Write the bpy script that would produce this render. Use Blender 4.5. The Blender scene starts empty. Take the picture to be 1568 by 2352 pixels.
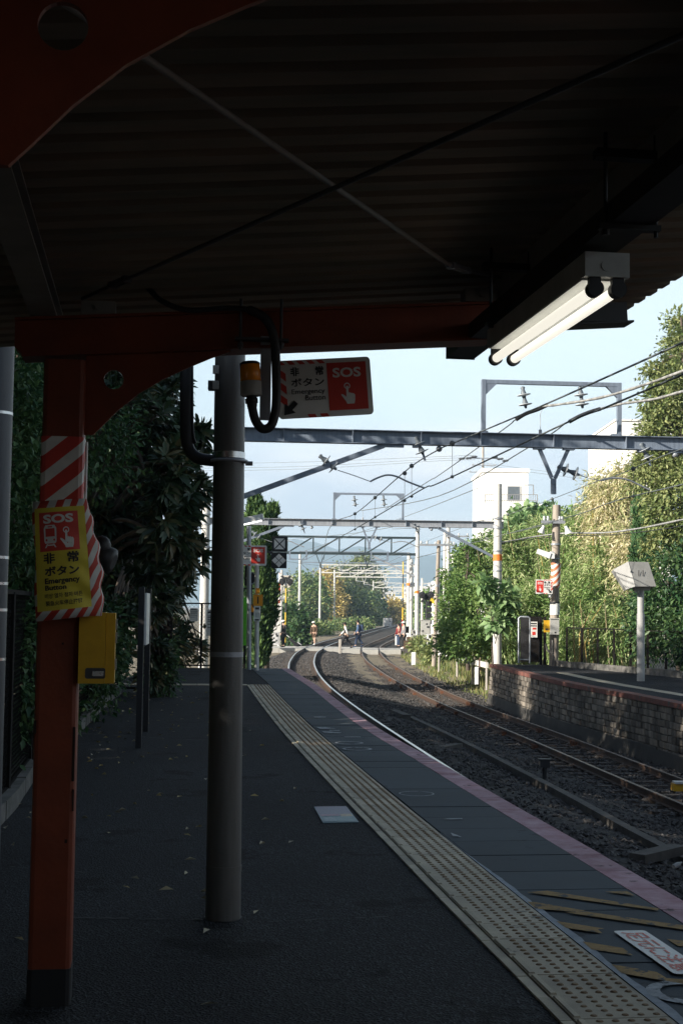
import bpy, math, random
import numpy as np
from mathutils import Vector, Matrix
from mathutils.geometry import tessellate_polygon
R = random.Random(7)
NR = np.random.default_rng(11)
scene = bpy.context.scene
COL = scene.collection
V = Vector
# ------------------------------------------------------------------ camera
FPX, CX, CY, EYE = 3200.0, 784.0, 1176.0, 1.48      # photo measured at 1568 x 2352
PITCH = math.atan((1394 - 1176) / FPX)
ROLL = 0.0125
cp, sp, cr, sr = math.cos(PITCH), math.sin(PITCH), math.cos(ROLL), math.sin(ROLL)
def ray(u, v):
    x = (u - CX) / FPX; y = (CY - v) / FPX
    a = x * cr - y * sr; b = x * sr + y * cr
    return V((a, cp - b * sp, sp + b * cp))
def G(u, v, z=0.0):                                   # survey: point on a level plane
    d = ray(u, v); return V((0, 0, EYE)) + d * ((z - EYE) / d.z)
def D(u, v, y):                                       # survey: point at a distance
    d = ray(u, v); return V((0, 0, EYE)) + d * (y / d.y)
cam = bpy.data.cameras.new('camera')
cam.sensor_fit = 'VERTICAL'; cam.sensor_height = 36.0; cam.lens = FPX / 2352 * 36.0
cam.clip_start = 0.05; cam.clip_end = 20000
co = bpy.data.objects.new('camera', cam); COL.objects.link(co)
Rv = V((1, 0, 0)); Uv = V((0, -sp, cp)); Fv = V((0, cp, sp))
r2 = Rv * cr + Uv * sr; u2 = Uv * cr - Rv * sr
co.matrix_world = Matrix(((r2.x, u2.x, -Fv.x, 0), (r2.y, u2.y, -Fv.y, 0), (r2.z, u2.z, -Fv.z, EYE), (0, 0, 0, 1)))
scene.camera = co

# ------------------------------------------------------------------ materials
def nodes(name):
    m = bpy.data.materials.new(name); m.use_nodes = True
    nt = m.node_tree; nt.nodes.clear()
    out = nt.nodes.new('ShaderNodeOutputMaterial')
    return m, nt, out
def N(nt, typ, **kw):
    n = nt.nodes.new(typ)
    for k, v in kw.items():
        if k.startswith('i_'):
            key = k[2:].replace('_', ' ')
            n.inputs[key].default_value = v
        else: setattr(n, k, v)
    return n
def col4(c): return (c[0], c[1], c[2], 1)
def ramp(nt, fac, stops, interp='LINEAR'):
    r = nt.nodes.new('ShaderNodeValToRGB'); r.color_ramp.interpolation = interp
    e = r.color_ramp.elements
    while len(e) < len(stops): e.new(0.5)
    for i, (p, c) in enumerate(stops):
        e[i].position = p; e[i].color = col4(c) if len(c) == 3 else c
    nt.links.new(fac, r.inputs[0]); return r
def mat(name, c, rough=0.6, metal=0.0, var=0.18, scale=6.0, bump=0.0, bscale=60.0, c2=None, spec=0.4, island=0.0, emit=None, estr=0, stretch=None, t2=0.5):
    m, nt, out = nodes(name); L = nt.links
    b = N(nt, 'ShaderNodeBsdfPrincipled', i_Roughness=rough, i_Metallic=metal)
    b.inputs['Specular IOR Level'].default_value = spec
    L.new(b.outputs[0], out.inputs[0])
    tc = N(nt, 'ShaderNodeTexCoord'); src = tc.outputs['Object']
    if stretch:
        mp = N(nt, 'ShaderNodeMapping'); mp.inputs['Scale'].default_value = stretch
        L.new(src, mp.inputs[0]); src = mp.outputs[0]
    nz = N(nt, 'ShaderNodeTexNoise', i_Scale=scale, i_Detail=6.0, i_Roughness=0.65); L.new(src, nz.inputs['Vector'])
    lo = [x * (1 - var) for x in c]; hi = [min(1, x * (1 + var)) for x in (c if c2 is None else c2)]
    if c2 is None: rp = ramp(nt, nz.outputs[0], [(0.3, lo), (0.7, hi)])
    else: rp = ramp(nt, nz.outputs[0], [(t2 - 0.16, c), (t2 + 0.16, c2)])
    cs = rp.outputs[0]
    if island:
        g = N(nt, 'ShaderNodeNewGeometry')
        mr = N(nt, 'ShaderNodeMapRange'); mr.inputs['To Min'].default_value = 1 - island; mr.inputs['To Max'].default_value = 1 + island
        L.new(g.outputs['Random Per Island'], mr.inputs[0])
        mx = N(nt, 'ShaderNodeVectorMath', operation='SCALE'); L.new(cs, mx.inputs[0]); L.new(mr.outputs[0], mx.inputs['Scale']); cs = mx.outputs[0]
    L.new(cs, b.inputs['Base Color'])
    rr = N(nt, 'ShaderNodeMapRange'); rr.inputs['To Min'].default_value = max(0.05, rough - 0.12); rr.inputs['To Max'].default_value = min(1, rough + 0.12)
    L.new(nz.outputs[0], rr.inputs[0]); L.new(rr.outputs[0], b.inputs['Roughness'])
    if bump:
        n2 = N(nt, 'ShaderNodeTexNoise', i_Scale=bscale, i_Detail=4.0); L.new(tc.outputs['Object'], n2.inputs['Vector'])
        bp = N(nt, 'ShaderNodeBump', i_Strength=bump, i_Distance=0.02); L.new(n2.outputs[0], bp.inputs['Height']); L.new(bp.outputs[0], b.inputs['Normal'])
    if emit:
        b.inputs['Emission Color'].default_value = col4(emit); b.inputs['Emission Strength'].default_value = estr
    return m
def leafmat(name, cols, trans=0.3, rough=0.45):
    m, nt, out = nodes(name); L = nt.links
    g = N(nt, 'ShaderNodeNewGeometry')
    tc = N(nt, 'ShaderNodeTexCoord'); nz = N(nt, 'ShaderNodeTexNoise', i_Scale=0.9, i_Detail=2.0); L.new(tc.outputs['Object'], nz.inputs['Vector'])
    ad = N(nt, 'ShaderNodeMath', operation='MULTIPLY_ADD'); L.new(g.outputs['Random Per Island'], ad.inputs[0]); ad.inputs[1].default_value = 0.6
    sb = N(nt, 'ShaderNodeMath', operation='MULTIPLY_ADD'); L.new(nz.outputs[0], sb.inputs[0]); sb.inputs[1].default_value = 1.1; sb.inputs[2].default_value = -0.35
    L.new(sb.outputs[0], ad.inputs[2])
    n = len(cols)
    rp = ramp(nt, ad.outputs[0], [((i + 0.2) / n, c) for i, c in enumerate(cols)])
    p = N(nt, 'ShaderNodeBsdfPrincipled', i_Roughness=rough); p.inputs['Specular IOR Level'].default_value = 0.35
    L.new(rp.outputs[0], p.inputs['Base Color'])
    t = N(nt, 'ShaderNodeBsdfTranslucent'); L.new(rp.outputs[0], t.inputs[0])
    mx = N(nt, 'ShaderNodeMixShader'); mx.inputs[0].default_value = trans
    L.new(p.outputs[0], mx.inputs[1]); L.new(t.outputs[0], mx.inputs[2]); L.new(mx.outputs[0], out.inputs[0])
    return m
def stripemat(name, ca, cb, kx, kz, period, frac=0.5, rough=0.5):
    m, nt, out = nodes(name); L = nt.links
    b = N(nt, 'ShaderNodeBsdfPrincipled', i_Roughness=rough); L.new(b.outputs[0], out.inputs[0])
    tc = N(nt, 'ShaderNodeTexCoord'); dt = N(nt, 'ShaderNodeVectorMath', operation='DOT_PRODUCT')
    L.new(tc.outputs['Object'], dt.inputs[0]); dt.inputs[1].default_value = (kx / period, 0.6 * kx / period, kz / period)
    fr = N(nt, 'ShaderNodeMath', operation='FRACT'); L.new(dt.outputs['Value'], fr.inputs[0])
    nz = N(nt, 'ShaderNodeTexNoise', i_Scale=25.0, i_Detail=5.0); L.new(tc.outputs['Object'], nz.inputs['Vector'])
    rp = ramp(nt, fr.outputs[0], [(0.0, ca), (frac, cb)], 'CONSTANT')
    mr = N(nt, 'ShaderNodeMapRange'); mr.inputs['To Min'].default_value = 0.75; mr.inputs['To Max'].default_value = 1.15; L.new(nz.outputs[0], mr.inputs[0])
    mx = N(nt, 'ShaderNodeVectorMath', operation='SCALE'); L.new(rp.outputs[0], mx.inputs[0]); L.new(mr.outputs[0], mx.inputs['Scale'])
    L.new(mx.outputs[0], b.inputs['Base Color']); return m

M = {}
def streakmat(name, c, cd, rough=0.55, metal=0.0):                # vertical weather streaks
    return mat(name, cd, rough, metal, c2=c, scale=9.0, stretch=(3.0, 3.0, 0.25), bump=0.08, bscale=90, t2=0.42)
M['vermilion'] = mat('vermilion paint', (0.17, 0.031, 0.0095), 0.5, var=0.22, scale=5, bump=0.08, bscale=40)
def add_chips(m, c, scale, thr, stretch=(1, 1, .5)):                 # small worn spots with a shape of their own
    nt = m.node_tree; L = nt.links; b = next(n for n in nt.nodes if n.type == 'BSDF_PRINCIPLED'); src = b.inputs['Base Color'].links[0].from_socket
    tc = N(nt, 'ShaderNodeTexCoord'); mp = N(nt, 'ShaderNodeMapping'); mp.inputs['Scale'].default_value = stretch; L.new(tc.outputs['Object'], mp.inputs[0])
    nz = N(nt, 'ShaderNodeTexNoise', i_Scale=scale, i_Detail=9.0, i_Roughness=.7); L.new(mp.outputs[0], nz.inputs['Vector'])
    rp = ramp(nt, nz.outputs[0], [(thr, (0, 0, 0)), (thr + .035, (1, 1, 1))])
    mx = N(nt, 'ShaderNodeMix', data_type='RGBA'); L.new(rp.outputs[0], mx.inputs[0]); L.new(src, mx.inputs[6]); mx.inputs[7].default_value = col4(c); L.new(mx.outputs[2], b.inputs['Base Color'])
add_chips(M['vermilion'], (0.02, 0.01, 0.007), 9.0, .66)
M['black_paint'] = mat('black paint', (0.012, 0.012, 0.013), 0.6)
M['rust'] = mat('rusty chip', (0.02, 0.009, 0.006), 0.9)
M['roof'] = mat('old roofing sheet', (0.27, 0.2, 0.14), 0.8, c2=(0.15, 0.14, 0.105), scale=1.9, stretch=(0.5, 2.5, 1))
M['purlin'] = mat('primer grey steel', (0.2, 0.19, 0.17), 0.65, var=0.2)
M['darksteel'] = mat('dark grey steel', (0.05, 0.05, 0.053), 0.5, var=0.2)
M['galv'] = streakmat('galvanised steel', (0.36, 0.38, 0.41), (0.25, 0.26, 0.29), 0.45, 0.35)
M['galvblue'] = streakmat('weathered galvanised steel', (0.2, 0.24, 0.3), (0.13, 0.155, 0.2), 0.5, 0.2)
M['trussgreen'] = mat('dark painted truss', (0.02, 0.033, 0.038), 0.5)
M['insbody'] = mat('dark insulator caps', (0.12, 0.14, 0.16), 0.45)
M['railing'] = mat('grey railing', (0.2, 0.2, 0.2), 0.6)
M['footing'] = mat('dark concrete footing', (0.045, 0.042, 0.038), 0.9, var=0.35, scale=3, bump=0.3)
M['brightsteel'] = mat('stainless band', (0.6, 0.6, 0.6), 0.28, 0.9, var=0.1)
M['pipegrey'] = streakmat('grey painted pipe', (0.125, 0.12, 0.112), (0.075, 0.072, 0.068), 0.45)
M['leftpole'] = streakmat('dull grey pole', (0.085, 0.085, 0.09), (0.06, 0.06, 0.064), 0.5)
M['concpole'] = streakmat('pale concrete pole', (0.62, 0.61, 0.58), (0.42, 0.41, 0.39), 0.75)
M['concpoled'] = streakmat('weathered concrete pole', (0.42, 0.39, 0.35), (0.25, 0.22, 0.2), 0.8)
M['wood'] = streakmat('old pole', (0.36, 0.31, 0.26), (0.18, 0.15, 0.125), 0.8)
M['white'] = mat('white enamel', (0.72, 0.73, 0.72), 0.35, var=0.07)
M['offwhite'] = mat('off white enamel', (0.42, 0.42, 0.4), 0.45, c2=(0.34, 0.335, 0.31), scale=9)
M['signwhite'] = mat('sign white', (0.66, 0.65, 0.62), 0.45, var=0.08)
M['signred'] = mat('sign red', (0.55, 0.045, 0.03), 0.45, var=0.1)
M['signblack'] = mat('sign black', (0.02, 0.02, 0.022), 0.5)
M['yellow'] = mat('sign yellow cloth', (0.62, 0.5, 0.05), 0.6, var=0.12, scale=9)
M['boxyellow'] = mat('yellow box paint', (0.6, 0.34, 0.02), 0.42, var=0.14, scale=7)
M['rubber'] = mat('black rubber', (0.022, 0.022, 0.024), 0.55)
M['horn'] = mat('dark grey plastic', (0.026, 0.026, 0.029), 0.55)
M['monitorgrey'] = mat('grey monitor casing', (0.25, 0.25, 0.24), 0.5, c2=(0.2, 0.2, 0.19), scale=5)  # housing colour holds the front's shade, darker than the sunlit hood
M['monitorhood'] = mat('pale monitor hood', (0.4, 0.4, 0.39), 0.5, c2=(0.32, 0.32, 0.31), scale=5)
M['tube'] = mat('lit fluorescent tube', (0.9, 0.88, 0.8), 0.3, var=0.03, emit=(1.0, 0.95, 0.82), estr=0.42)
M['lampcold'] = mat('lit lamp panel', (0.9, 0.9, 0.9), 0.3, var=0.02, emit=(1, 0.99, 0.95), estr=1.2)
M['amber'] = mat('amber lens', (0.85, 0.27, 0.01), 0.22, var=0.25, scale=40, stretch=(1, 1, 0.02))
M['orange'] = mat('orange plate', (0.75, 0.3, 0.02), 0.5, var=0.1)
M['band'] = mat('orange band', (0.7, 0.2, 0.03), 0.6)
M['green'] = mat('bright green plate', (0.12, 0.5, 0.03), 0.5)
M['rail'] = mat('rusty rail side', (0.06, 0.034, 0.022), 0.75, var=0.4, scale=20)
M['railtop'] = mat('polished rail head', (0.62, 0.6, 0.57), 0.3, 0.85, var=0.15, scale=15)
M['raildull'] = mat('dull rail head', (0.2, 0.155, 0.125), 0.5, 0.5, var=0.25, scale=15)
M['clip'] = mat('bright rust', (0.13, 0.055, 0.028), 0.85, var=0.35, scale=20)
M['sleeper'] = mat('dark sleeper', (0.075, 0.06, 0.05), 0.9, var=0.3)
M['trough'] = mat('trough concrete', (0.1, 0.09, 0.08), 0.9, c2=(0.055, 0.05, 0.045), scale=4, bump=0.1)
M['glass'] = mat('dark window glass', (0.1, 0.12, 0.14), 0.1)
M['bwhite'] = mat('white render wall', (0.8, 0.79, 0.76), 0.8, var=0.04, scale=2)
M['bgrey'] = mat('grey wall', (0.5, 0.5, 0.5), 0.8, var=0.06, scale=2)
M['bbeige'] = mat('beige wall', (0.55, 0.48, 0.4), 0.8, var=0.06, scale=2)
M['broof'] = mat('roof tiles', (0.2, 0.18, 0.18), 0.8)
M['wire'] = mat('weathered copper wire', (0.11, 0.125, 0.13), 0.5)
M['wirepale'] = mat('pale bound cable', (0.42, 0.42, 0.4), 0.6, c2=(0.12, 0.12, 0.12), scale=9)
M['porcelain'] = mat('insulator porcelain', (0.5, 0.53, 0.55), 0.25, var=0.06)
M['bark'] = mat('bark', (0.09, 0.07, 0.055), 0.9, var=0.3, scale=12, bump=0.3)
M['fence'] = mat('dark brown fence paint', (0.014, 0.012, 0.011), 0.85, spec=0.1)
M['fencebrown'] = mat('rust brown fence paint', (0.12, 0.07, 0.05), 0.7, var=0.3)
M['kerb'] = mat('mossy kerb stone', (0.16, 0.15, 0.14), 0.9, c2=(0.07, 0.07, 0.06), scale=5, bump=0.2)
M['skin'] = mat('skin', (0.55, 0.36, 0.27), 0.6, var=0.05)
for k, c in dict(cblack=(0.012, 0.012, 0.014), cnavy=(0.03, 0.05, 0.1), cblue=(0.05, 0.09, 0.17), cwhite=(0.7, 0.7, 0.68), ctan=(0.085, 0.05, 0.028), cred=(0.17, 0.018, 0.02), cgrey=(0.2, 0.195, 0.205), cpink=(0.3, 0.18, 0.15), hair=(0.012, 0.01, 0.009)).items():
    M[k] = mat('cloth ' + k[1:], c, 0.8, var=0.2, scale=14)
M['stripe'] = stripemat('red and white slant stripes', (0.5, 0.035, 0.02), (0.62, 0.61, 0.57), -0.84, 1.0, 0.115, 0.56)
M['stripefine'] = stripemat('cloth hazard stripes', (0.5, 0.05, 0.03), (0.6, 0.59, 0.56), -1.0, 0.55, 0.052, 0.5, 0.65)
M['stripepole'] = stripemat('pole hazard stripes', (0.55, 0.16, 0.07), (0.7, 0.67, 0.62), -0.9, 1.0, 0.22, 0.5)
M['barrier'] = stripemat('barrier pole bands', (0.03, 0.03, 0.03), (0.75, 0.5, 0.03), 0.0, 1.0, 1.6, 0.4)
M['barrierred'] = stripemat('red barrier pole bands', (0.6, 0.1, 0.05), (0.75, 0.73, 0.7), 0.0, 1.0, 1.2, 0.5)
M['loquat'] = leafmat('long glossy leaves', [(0.015, 0.032, 0.016), (0.028, 0.052, 0.024), (0.04, 0.07, 0.03), (0.12, 0.1, 0.045)], 0.22, 0.35)
M['hedge'] = leafmat('small dark leaves', [(0.016, 0.048, 0.02), (0.036, 0.09, 0.032), (0.1, 0.17, 0.06)], 0.28)
M['conifer'] = leafmat('juniper sprays', [(0.018, 0.05, 0.024), (0.035, 0.085, 0.032), (0.1, 0.17, 0.045)], 0.15, 0.7)
M['cypress'] = leafmat('dark cypress sprays', [(0.025, 0.07, 0.028), (0.055, 0.13, 0.045), (0.09, 0.17, 0.06)], 0.12, 0.7)
M['bamboo'] = leafmat('bamboo leaves', [(0.1, 0.2, 0.05), (0.19, 0.31, 0.085), (0.32, 0.42, 0.16), (0.48, 0.52, 0.27)], 0.3, 0.55)
M['straw'] = leafmat('straw coloured bamboo leaves', [(0.14, 0.23, 0.07), (0.36, 0.4, 0.17), (0.62, 0.57, 0.33), (0.78, 0.7, 0.5)], 0.3, 0.6)
M['broad'] = leafmat('broad green leaves', [(0.06, 0.13, 0.035), (0.13, 0.23, 0.06), (0.26, 0.36, 0.12)], 0.3)
M['vine'] = leafmat('big vine leaves', [(0.07, 0.15, 0.06), (0.15, 0.26, 0.1), (0.3, 0.42, 0.2)], 0.3)
M['olive'] = leafmat('olive green leaves', [(0.08, 0.13, 0.04), (0.17, 0.22, 0.075), (0.33, 0.36, 0.15)], 0.3)
M['midgreen'] = leafmat('mixed green leaves', [(0.028, 0.075, 0.03), (0.075, 0.145, 0.045), (0.17, 0.25, 0.08), (0.34, 0.38, 0.15)], 0.25)
M['autumn'] = leafmat('yellow autumn leaves', [(0.2, 0.2, 0.06), (0.48, 0.38, 0.11), (0.66, 0.52, 0.2)], 0.3)
M['grass'] = leafmat('weeds', [(0.07, 0.12, 0.03), (0.16, 0.2, 0.06), (0.3, 0.28, 0.12)], 0.3)
M['litter'] = leafmat('dead leaves', [(0.2, 0.17, 0.1), (0.35, 0.3, 0.2), (0.45, 0.33, 0.1)], 0.1)
M['seam'] = mat('worn asphalt seam', (0.03, 0.03, 0.033), 0.9, c2=(0.055, 0.05, 0.05), scale=12)
M['pink'] = mat('worn pink edge paint', (0.32, 0.14, 0.165), 0.8, c2=(0.5, 0.33, 0.36), scale=5, bump=0.1, island=0.14)
M['slab'] = mat('dark edge slabs', (0.046, 0.057, 0.066), 0.85, var=0.2, scale=3, bump=0.15, bscale=150, island=0.13)
M['tile'] = mat('worn yellow tactile tile', (0.5, 0.425, 0.305), 0.8, c2=(0.37, 0.32, 0.245), scale=4, bump=0.1, bscale=120, island=0.15)
M['dot'] = mat('tactile dot', (0.26, 0.18, 0.1), 0.8, c2=(0.15, 0.08, 0.04), scale=30)
M['paintyellow'] = mat('worn amber paint', (0.36, 0.21, 0.055), 0.8, c2=(0.2, 0.12, 0.04), scale=25)
M['paintwhite'] = mat('worn white paint', (0.42, 0.44, 0.45), 0.8, c2=(0.2, 0.21, 0.22), scale=20)
M['edgepaint'] = mat('pale sealant', (0.3, 0.33, 0.36), 0.8, c2=(0.2, 0.22, 0.25), scale=12)
M['redstone'] = mat('red brown coping', (0.2, 0.07, 0.05), 0.85, c2=(0.12, 0.06, 0.05), scale=4, island=0.2)
M['stone'] = mat('old stone blocks', (0.085, 0.075, 0.063), 0.9, c2=(0.25, 0.215, 0.175), scale=3.2, stretch=(1, 1, 0.35), bump=0.5, bscale=18, island=0.5, t2=0.55)
M['deck'] = mat('crossing deck', (0.4, 0.39, 0.36), 0.85, var=0.1)

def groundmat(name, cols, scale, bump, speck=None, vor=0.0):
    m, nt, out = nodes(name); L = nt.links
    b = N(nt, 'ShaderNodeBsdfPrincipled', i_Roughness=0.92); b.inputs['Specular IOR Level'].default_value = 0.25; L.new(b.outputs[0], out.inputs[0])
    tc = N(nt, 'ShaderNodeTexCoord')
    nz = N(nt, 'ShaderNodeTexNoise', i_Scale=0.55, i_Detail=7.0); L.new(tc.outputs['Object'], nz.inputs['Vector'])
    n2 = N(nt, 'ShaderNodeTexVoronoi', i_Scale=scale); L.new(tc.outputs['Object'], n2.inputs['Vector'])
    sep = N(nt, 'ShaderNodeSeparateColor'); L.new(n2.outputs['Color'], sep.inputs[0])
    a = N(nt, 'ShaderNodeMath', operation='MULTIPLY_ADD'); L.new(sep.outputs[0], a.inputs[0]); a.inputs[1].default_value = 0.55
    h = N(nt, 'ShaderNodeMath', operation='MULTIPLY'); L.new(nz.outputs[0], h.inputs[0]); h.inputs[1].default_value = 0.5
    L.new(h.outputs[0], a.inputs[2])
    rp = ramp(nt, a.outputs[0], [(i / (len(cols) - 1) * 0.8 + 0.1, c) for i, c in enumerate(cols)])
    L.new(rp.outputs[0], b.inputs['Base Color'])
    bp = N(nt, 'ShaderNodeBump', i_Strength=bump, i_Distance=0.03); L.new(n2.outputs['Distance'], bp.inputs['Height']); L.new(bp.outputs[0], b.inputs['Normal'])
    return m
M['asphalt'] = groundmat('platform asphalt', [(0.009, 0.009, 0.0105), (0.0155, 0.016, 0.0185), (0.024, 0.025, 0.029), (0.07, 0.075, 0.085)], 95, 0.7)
M['ballast'] = groundmat('ballast', [(0.018, 0.017, 0.016), (0.045, 0.041, 0.038), (0.09, 0.082, 0.076)], 16, 1.0)
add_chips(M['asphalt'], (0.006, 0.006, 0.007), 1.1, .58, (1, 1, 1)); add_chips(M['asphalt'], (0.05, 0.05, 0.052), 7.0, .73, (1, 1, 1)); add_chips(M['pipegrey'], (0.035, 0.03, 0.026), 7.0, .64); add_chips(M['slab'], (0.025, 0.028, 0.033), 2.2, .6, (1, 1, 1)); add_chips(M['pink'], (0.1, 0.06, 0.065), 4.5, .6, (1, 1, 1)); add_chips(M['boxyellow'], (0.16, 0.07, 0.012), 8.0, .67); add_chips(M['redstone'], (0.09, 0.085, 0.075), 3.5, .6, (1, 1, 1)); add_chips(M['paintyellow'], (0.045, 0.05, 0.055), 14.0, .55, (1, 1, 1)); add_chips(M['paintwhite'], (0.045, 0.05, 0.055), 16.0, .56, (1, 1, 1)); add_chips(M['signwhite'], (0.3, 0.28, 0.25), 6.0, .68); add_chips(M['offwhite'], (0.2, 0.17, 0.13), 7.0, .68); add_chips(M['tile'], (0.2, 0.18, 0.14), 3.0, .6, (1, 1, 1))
M['stones'] = mat('ballast stones', (0.07, 0.065, 0.062), 0.9, var=0.3, island=0.55)
M['ground'] = groundmat('dry verge soil', [(0.1, 0.085, 0.06), (0.17, 0.145, 0.1), (0.24, 0.2, 0.15)], 5, 0.5)
M['hill'] = mat('wooded mountain', (0.035, 0.06, 0.035), 0.95, var=0.3, scale=0.01)

# ------------------------------------------------------------------ mesh builder
class MB:
    def __init__(s): s.v = []; s.f = []; s.m = []; s.sm = []
    def add(s, vs, fs, mi=0, smooth=False):
        o = len(s.v); s.v += [tuple(x) for x in vs]
        for f in fs: s.f.append(tuple(i + o for i in f)); s.m.append(mi); s.sm.append(smooth)
    def box(s, c, d, mi=0, rot=None, bev=0.0):
        x, y, z = d[0] / 2, d[1] / 2, d[2] / 2
        if bev:
            prof = []
            for (sx, sy) in ((1, -1), (1, 1), (-1, 1), (-1, -1)):
                a = V((sx * (x - bev), sy * y, 0)); b = V((sx * x, sy * (y - bev), 0)); mm = V((sx * (x - bev * .29), sy * (y - bev * .29), 0))
                prof += [a, mm, b] if sx * sy < 0 else [b, mm, a]
            n = len(prof)
            zs = [(-z, 0.0), (z, 0.0)]
            vs = [V((p.x, p.y, zz)) for zz, _ in zs for p in prof]
            fs = [(i, (i + 1) % n, n + (i + 1) % n, n + i) for i in range(n)] + [tuple(range(n - 1, -1, -1)), tuple(range(n, 2 * n))]
        else:
            vs = [V((a * x, b * y, e * z)) for e in (-1, 1) for a, b in ((-1, -1), (1, -1), (1, 1), (-1, 1))]
            fs = [(3, 2, 1, 0), (4, 5, 6, 7), (0, 1, 5, 4), (1, 2, 6, 5), (2, 3, 7, 6), (3, 0, 4, 7)]
        if rot is not None: vs = [rot @ q for q in vs]
        c = V(c); s.add([q + c for q in vs], fs, mi); return s
    def b2(s, p0, p1, mi=0): 
        p0 = V(p0); p1 = V(p1); s.box((p0 + p1) / 2, p1 - p0, mi); return s
    def bar(s, a, b, w, h, up=(0, 0, 1), mi=0, w2=None, h2=None):
        a = V(a); b = V(b); d = (b - a).normalized(); up = V(up)
        sd = d.cross(up)
        if sd.length < 1e-4: sd = d.cross(V((0, 1, 0)))
        sd.normalize(); un = sd.cross(d).normalized()
        w2 = w if w2 is None else w2; h2 = h if h2 is None else h2
        vs = [a + sd * (w / 2 * i) + un * (h / 2 * j) for i, j in ((-1, -1), (1, -1), (1, 1), (-1, 1))] + [b + sd * (w2 / 2 * i) + un * (h2 / 2 * j) for i, j in ((-1, -1), (1, -1), (1, 1), (-1, 1))]
        s.add(vs, [(3, 2, 1, 0), (4, 5, 6, 7), (0, 1, 5, 4), (1, 2, 6, 5), (2, 3, 7, 6), (3, 0, 4, 7)], mi); return s
    def tube(s, pts, r, n=8, mi=0, smooth=True, caps=True):
        pts = [V(p) for p in pts]; k = len(pts)
        rs = r if isinstance(r, (list, tuple)) else [r] * k
        ref = None; rings = []
        for i in range(k):
            t = (pts[min(i + 1, k - 1)] - pts[max(i - 1, 0)]).normalized()
            if ref is None:
                ref = V((0, 0, 1)) if abs(t.z) < 0.9 else V((1, 0, 0))
            a = t.cross(ref).normalized(); b = a.cross(t).normalized(); ref = b
            rings.append([pts[i] + a * (rs[i] * math.cos(2 * math.pi * j / n)) + b * (rs[i] * math.sin(2 * math.pi * j / n)) for j in range(n)])
        vs = [q for g in rings for q in g]
        fs = [(i * n + (j + 1) % n, i * n + j, (i + 1) * n + j, (i + 1) * n + (j + 1) % n) for i in range(k - 1) for j in range(n)]
        s.add(vs, fs, mi, smooth)
        if caps:
            s.add(rings[0], [tuple(range(n))], mi); s.add(rings[-1], [tuple(range(n - 1, -1, -1))], mi)
        return s
    def cyl(s, a, b, r, n=12, mi=0, r2=None): return s.tube([a, b], [r, r if r2 is None else r2], n, mi)
    def lathe(s, a, b, prof, n=12, mi=0):                      # prof: (fraction along a->b, radius)
        a = V(a); b = V(b); return s.tube([a + (b - a) * t for t, _ in prof], [r for _, r in prof], n, mi)
    def ball(s, c, r, n=10, mi=0, sc=(1, 1, 1)):
        c = V(c); vs = []; m = max(5, n // 2 + 1)
        for i in range(m + 1):
            th = math.pi * i / m
            for j in range(n):
                ph = 2 * math.pi * j / n
                vs.append(c + V((r * sc[0] * math.sin(th) * math.cos(ph), r * sc[1] * math.sin(th) * math.sin(ph), r * sc[2] * math.cos(th))))
        s.add(vs, [(i * n + j, (i + 1) * n + j, (i + 1) * n + (j + 1) % n, i * n + (j + 1) % n) for i in range(m) for j in range(n)], mi, True); return s
    def poly(s, pts, mi=0): s.add(pts, [tuple(range(len(pts)))], mi); return s
    def prism(s, outer, holes, o, ex, ey, ez, mi=0):           # 2-D outline with holes, swept along ez
        o, ex, ey, ez = V(o), V(ex), V(ey), V(ez)
        loops = [outer] + list(holes); flat = [q for l in loops for q in l]
        tri = tessellate_polygon([[V((q[0], q[1], 0)) for q in l] for l in loops])
        P = lambda q, k: o + ex * q[0] + ey * q[1] + ez * k
        n = len(flat)
        s.add([P(q, 0) for q in flat] + [P(q, 1) for q in flat], [tuple(t) for t in tri] + [tuple(n + i for i in reversed(t)) for t in tri], mi)
        for l in loops:
            k = len(l); s.add([P(q, 0) for q in l] + [P(q, 1) for q in l], [(i, (i + 1) % k, k + (i + 1) % k, k + i) for i in range(k)], mi)
        return s
    def text(s, body, size, o, ex, ey, mi=0, align='LEFT', bold=0.0, fn=None, sx=1.0, fit=None, mono=False):
        vs, fs, (x0, x1, y0, y1) = textmesh(body, bold)
        ex, ey, o = V(ex), V(ey), V(o)
        k = size / (y1 - y0) if size else 1.0
        kx = k * sx
        if fit: kx = fit / (x1 - x0)
        off = {'LEFT': -x0, 'CENTER': -(x0 + x1) / 2, 'RIGHT': -x1}[align]
        pts = [((q[0] + off) * kx, (q[1] - y0) * k) for q in vs]
        if fn: s.add([fn(V((o.x + p[0], o.y + p[1]))) for p in pts], fs, mi)
        else: s.add([o + ex * p[0] + ey * p[1] for p in pts], fs, mi)
        return s
    def build(s, name, mats, parent=None, loc=None, kind=None):
        me = bpy.data.meshes.new(name); me.from_pydata(s.v, [], s.f)
        mats = mats if isinstance(mats, (list, tuple)) else [mats]
        for q in mats: me.materials.append(M[q] if isinstance(q, str) else q)
        me.polygons.foreach_set('material_index', s.m); me.polygons.foreach_set('use_smooth', s.sm); me.update()
        return link(name, me, parent, kind, loc)
def link(name, me, parent=None, kind=None, loc=None):
    o = bpy.data.objects.new(name, me); COL.objects.link(o)
    if parent: o.parent = parent
    if kind: o['kind'] = kind
    if loc: o.location = loc
    return o
_tc = {}
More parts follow.
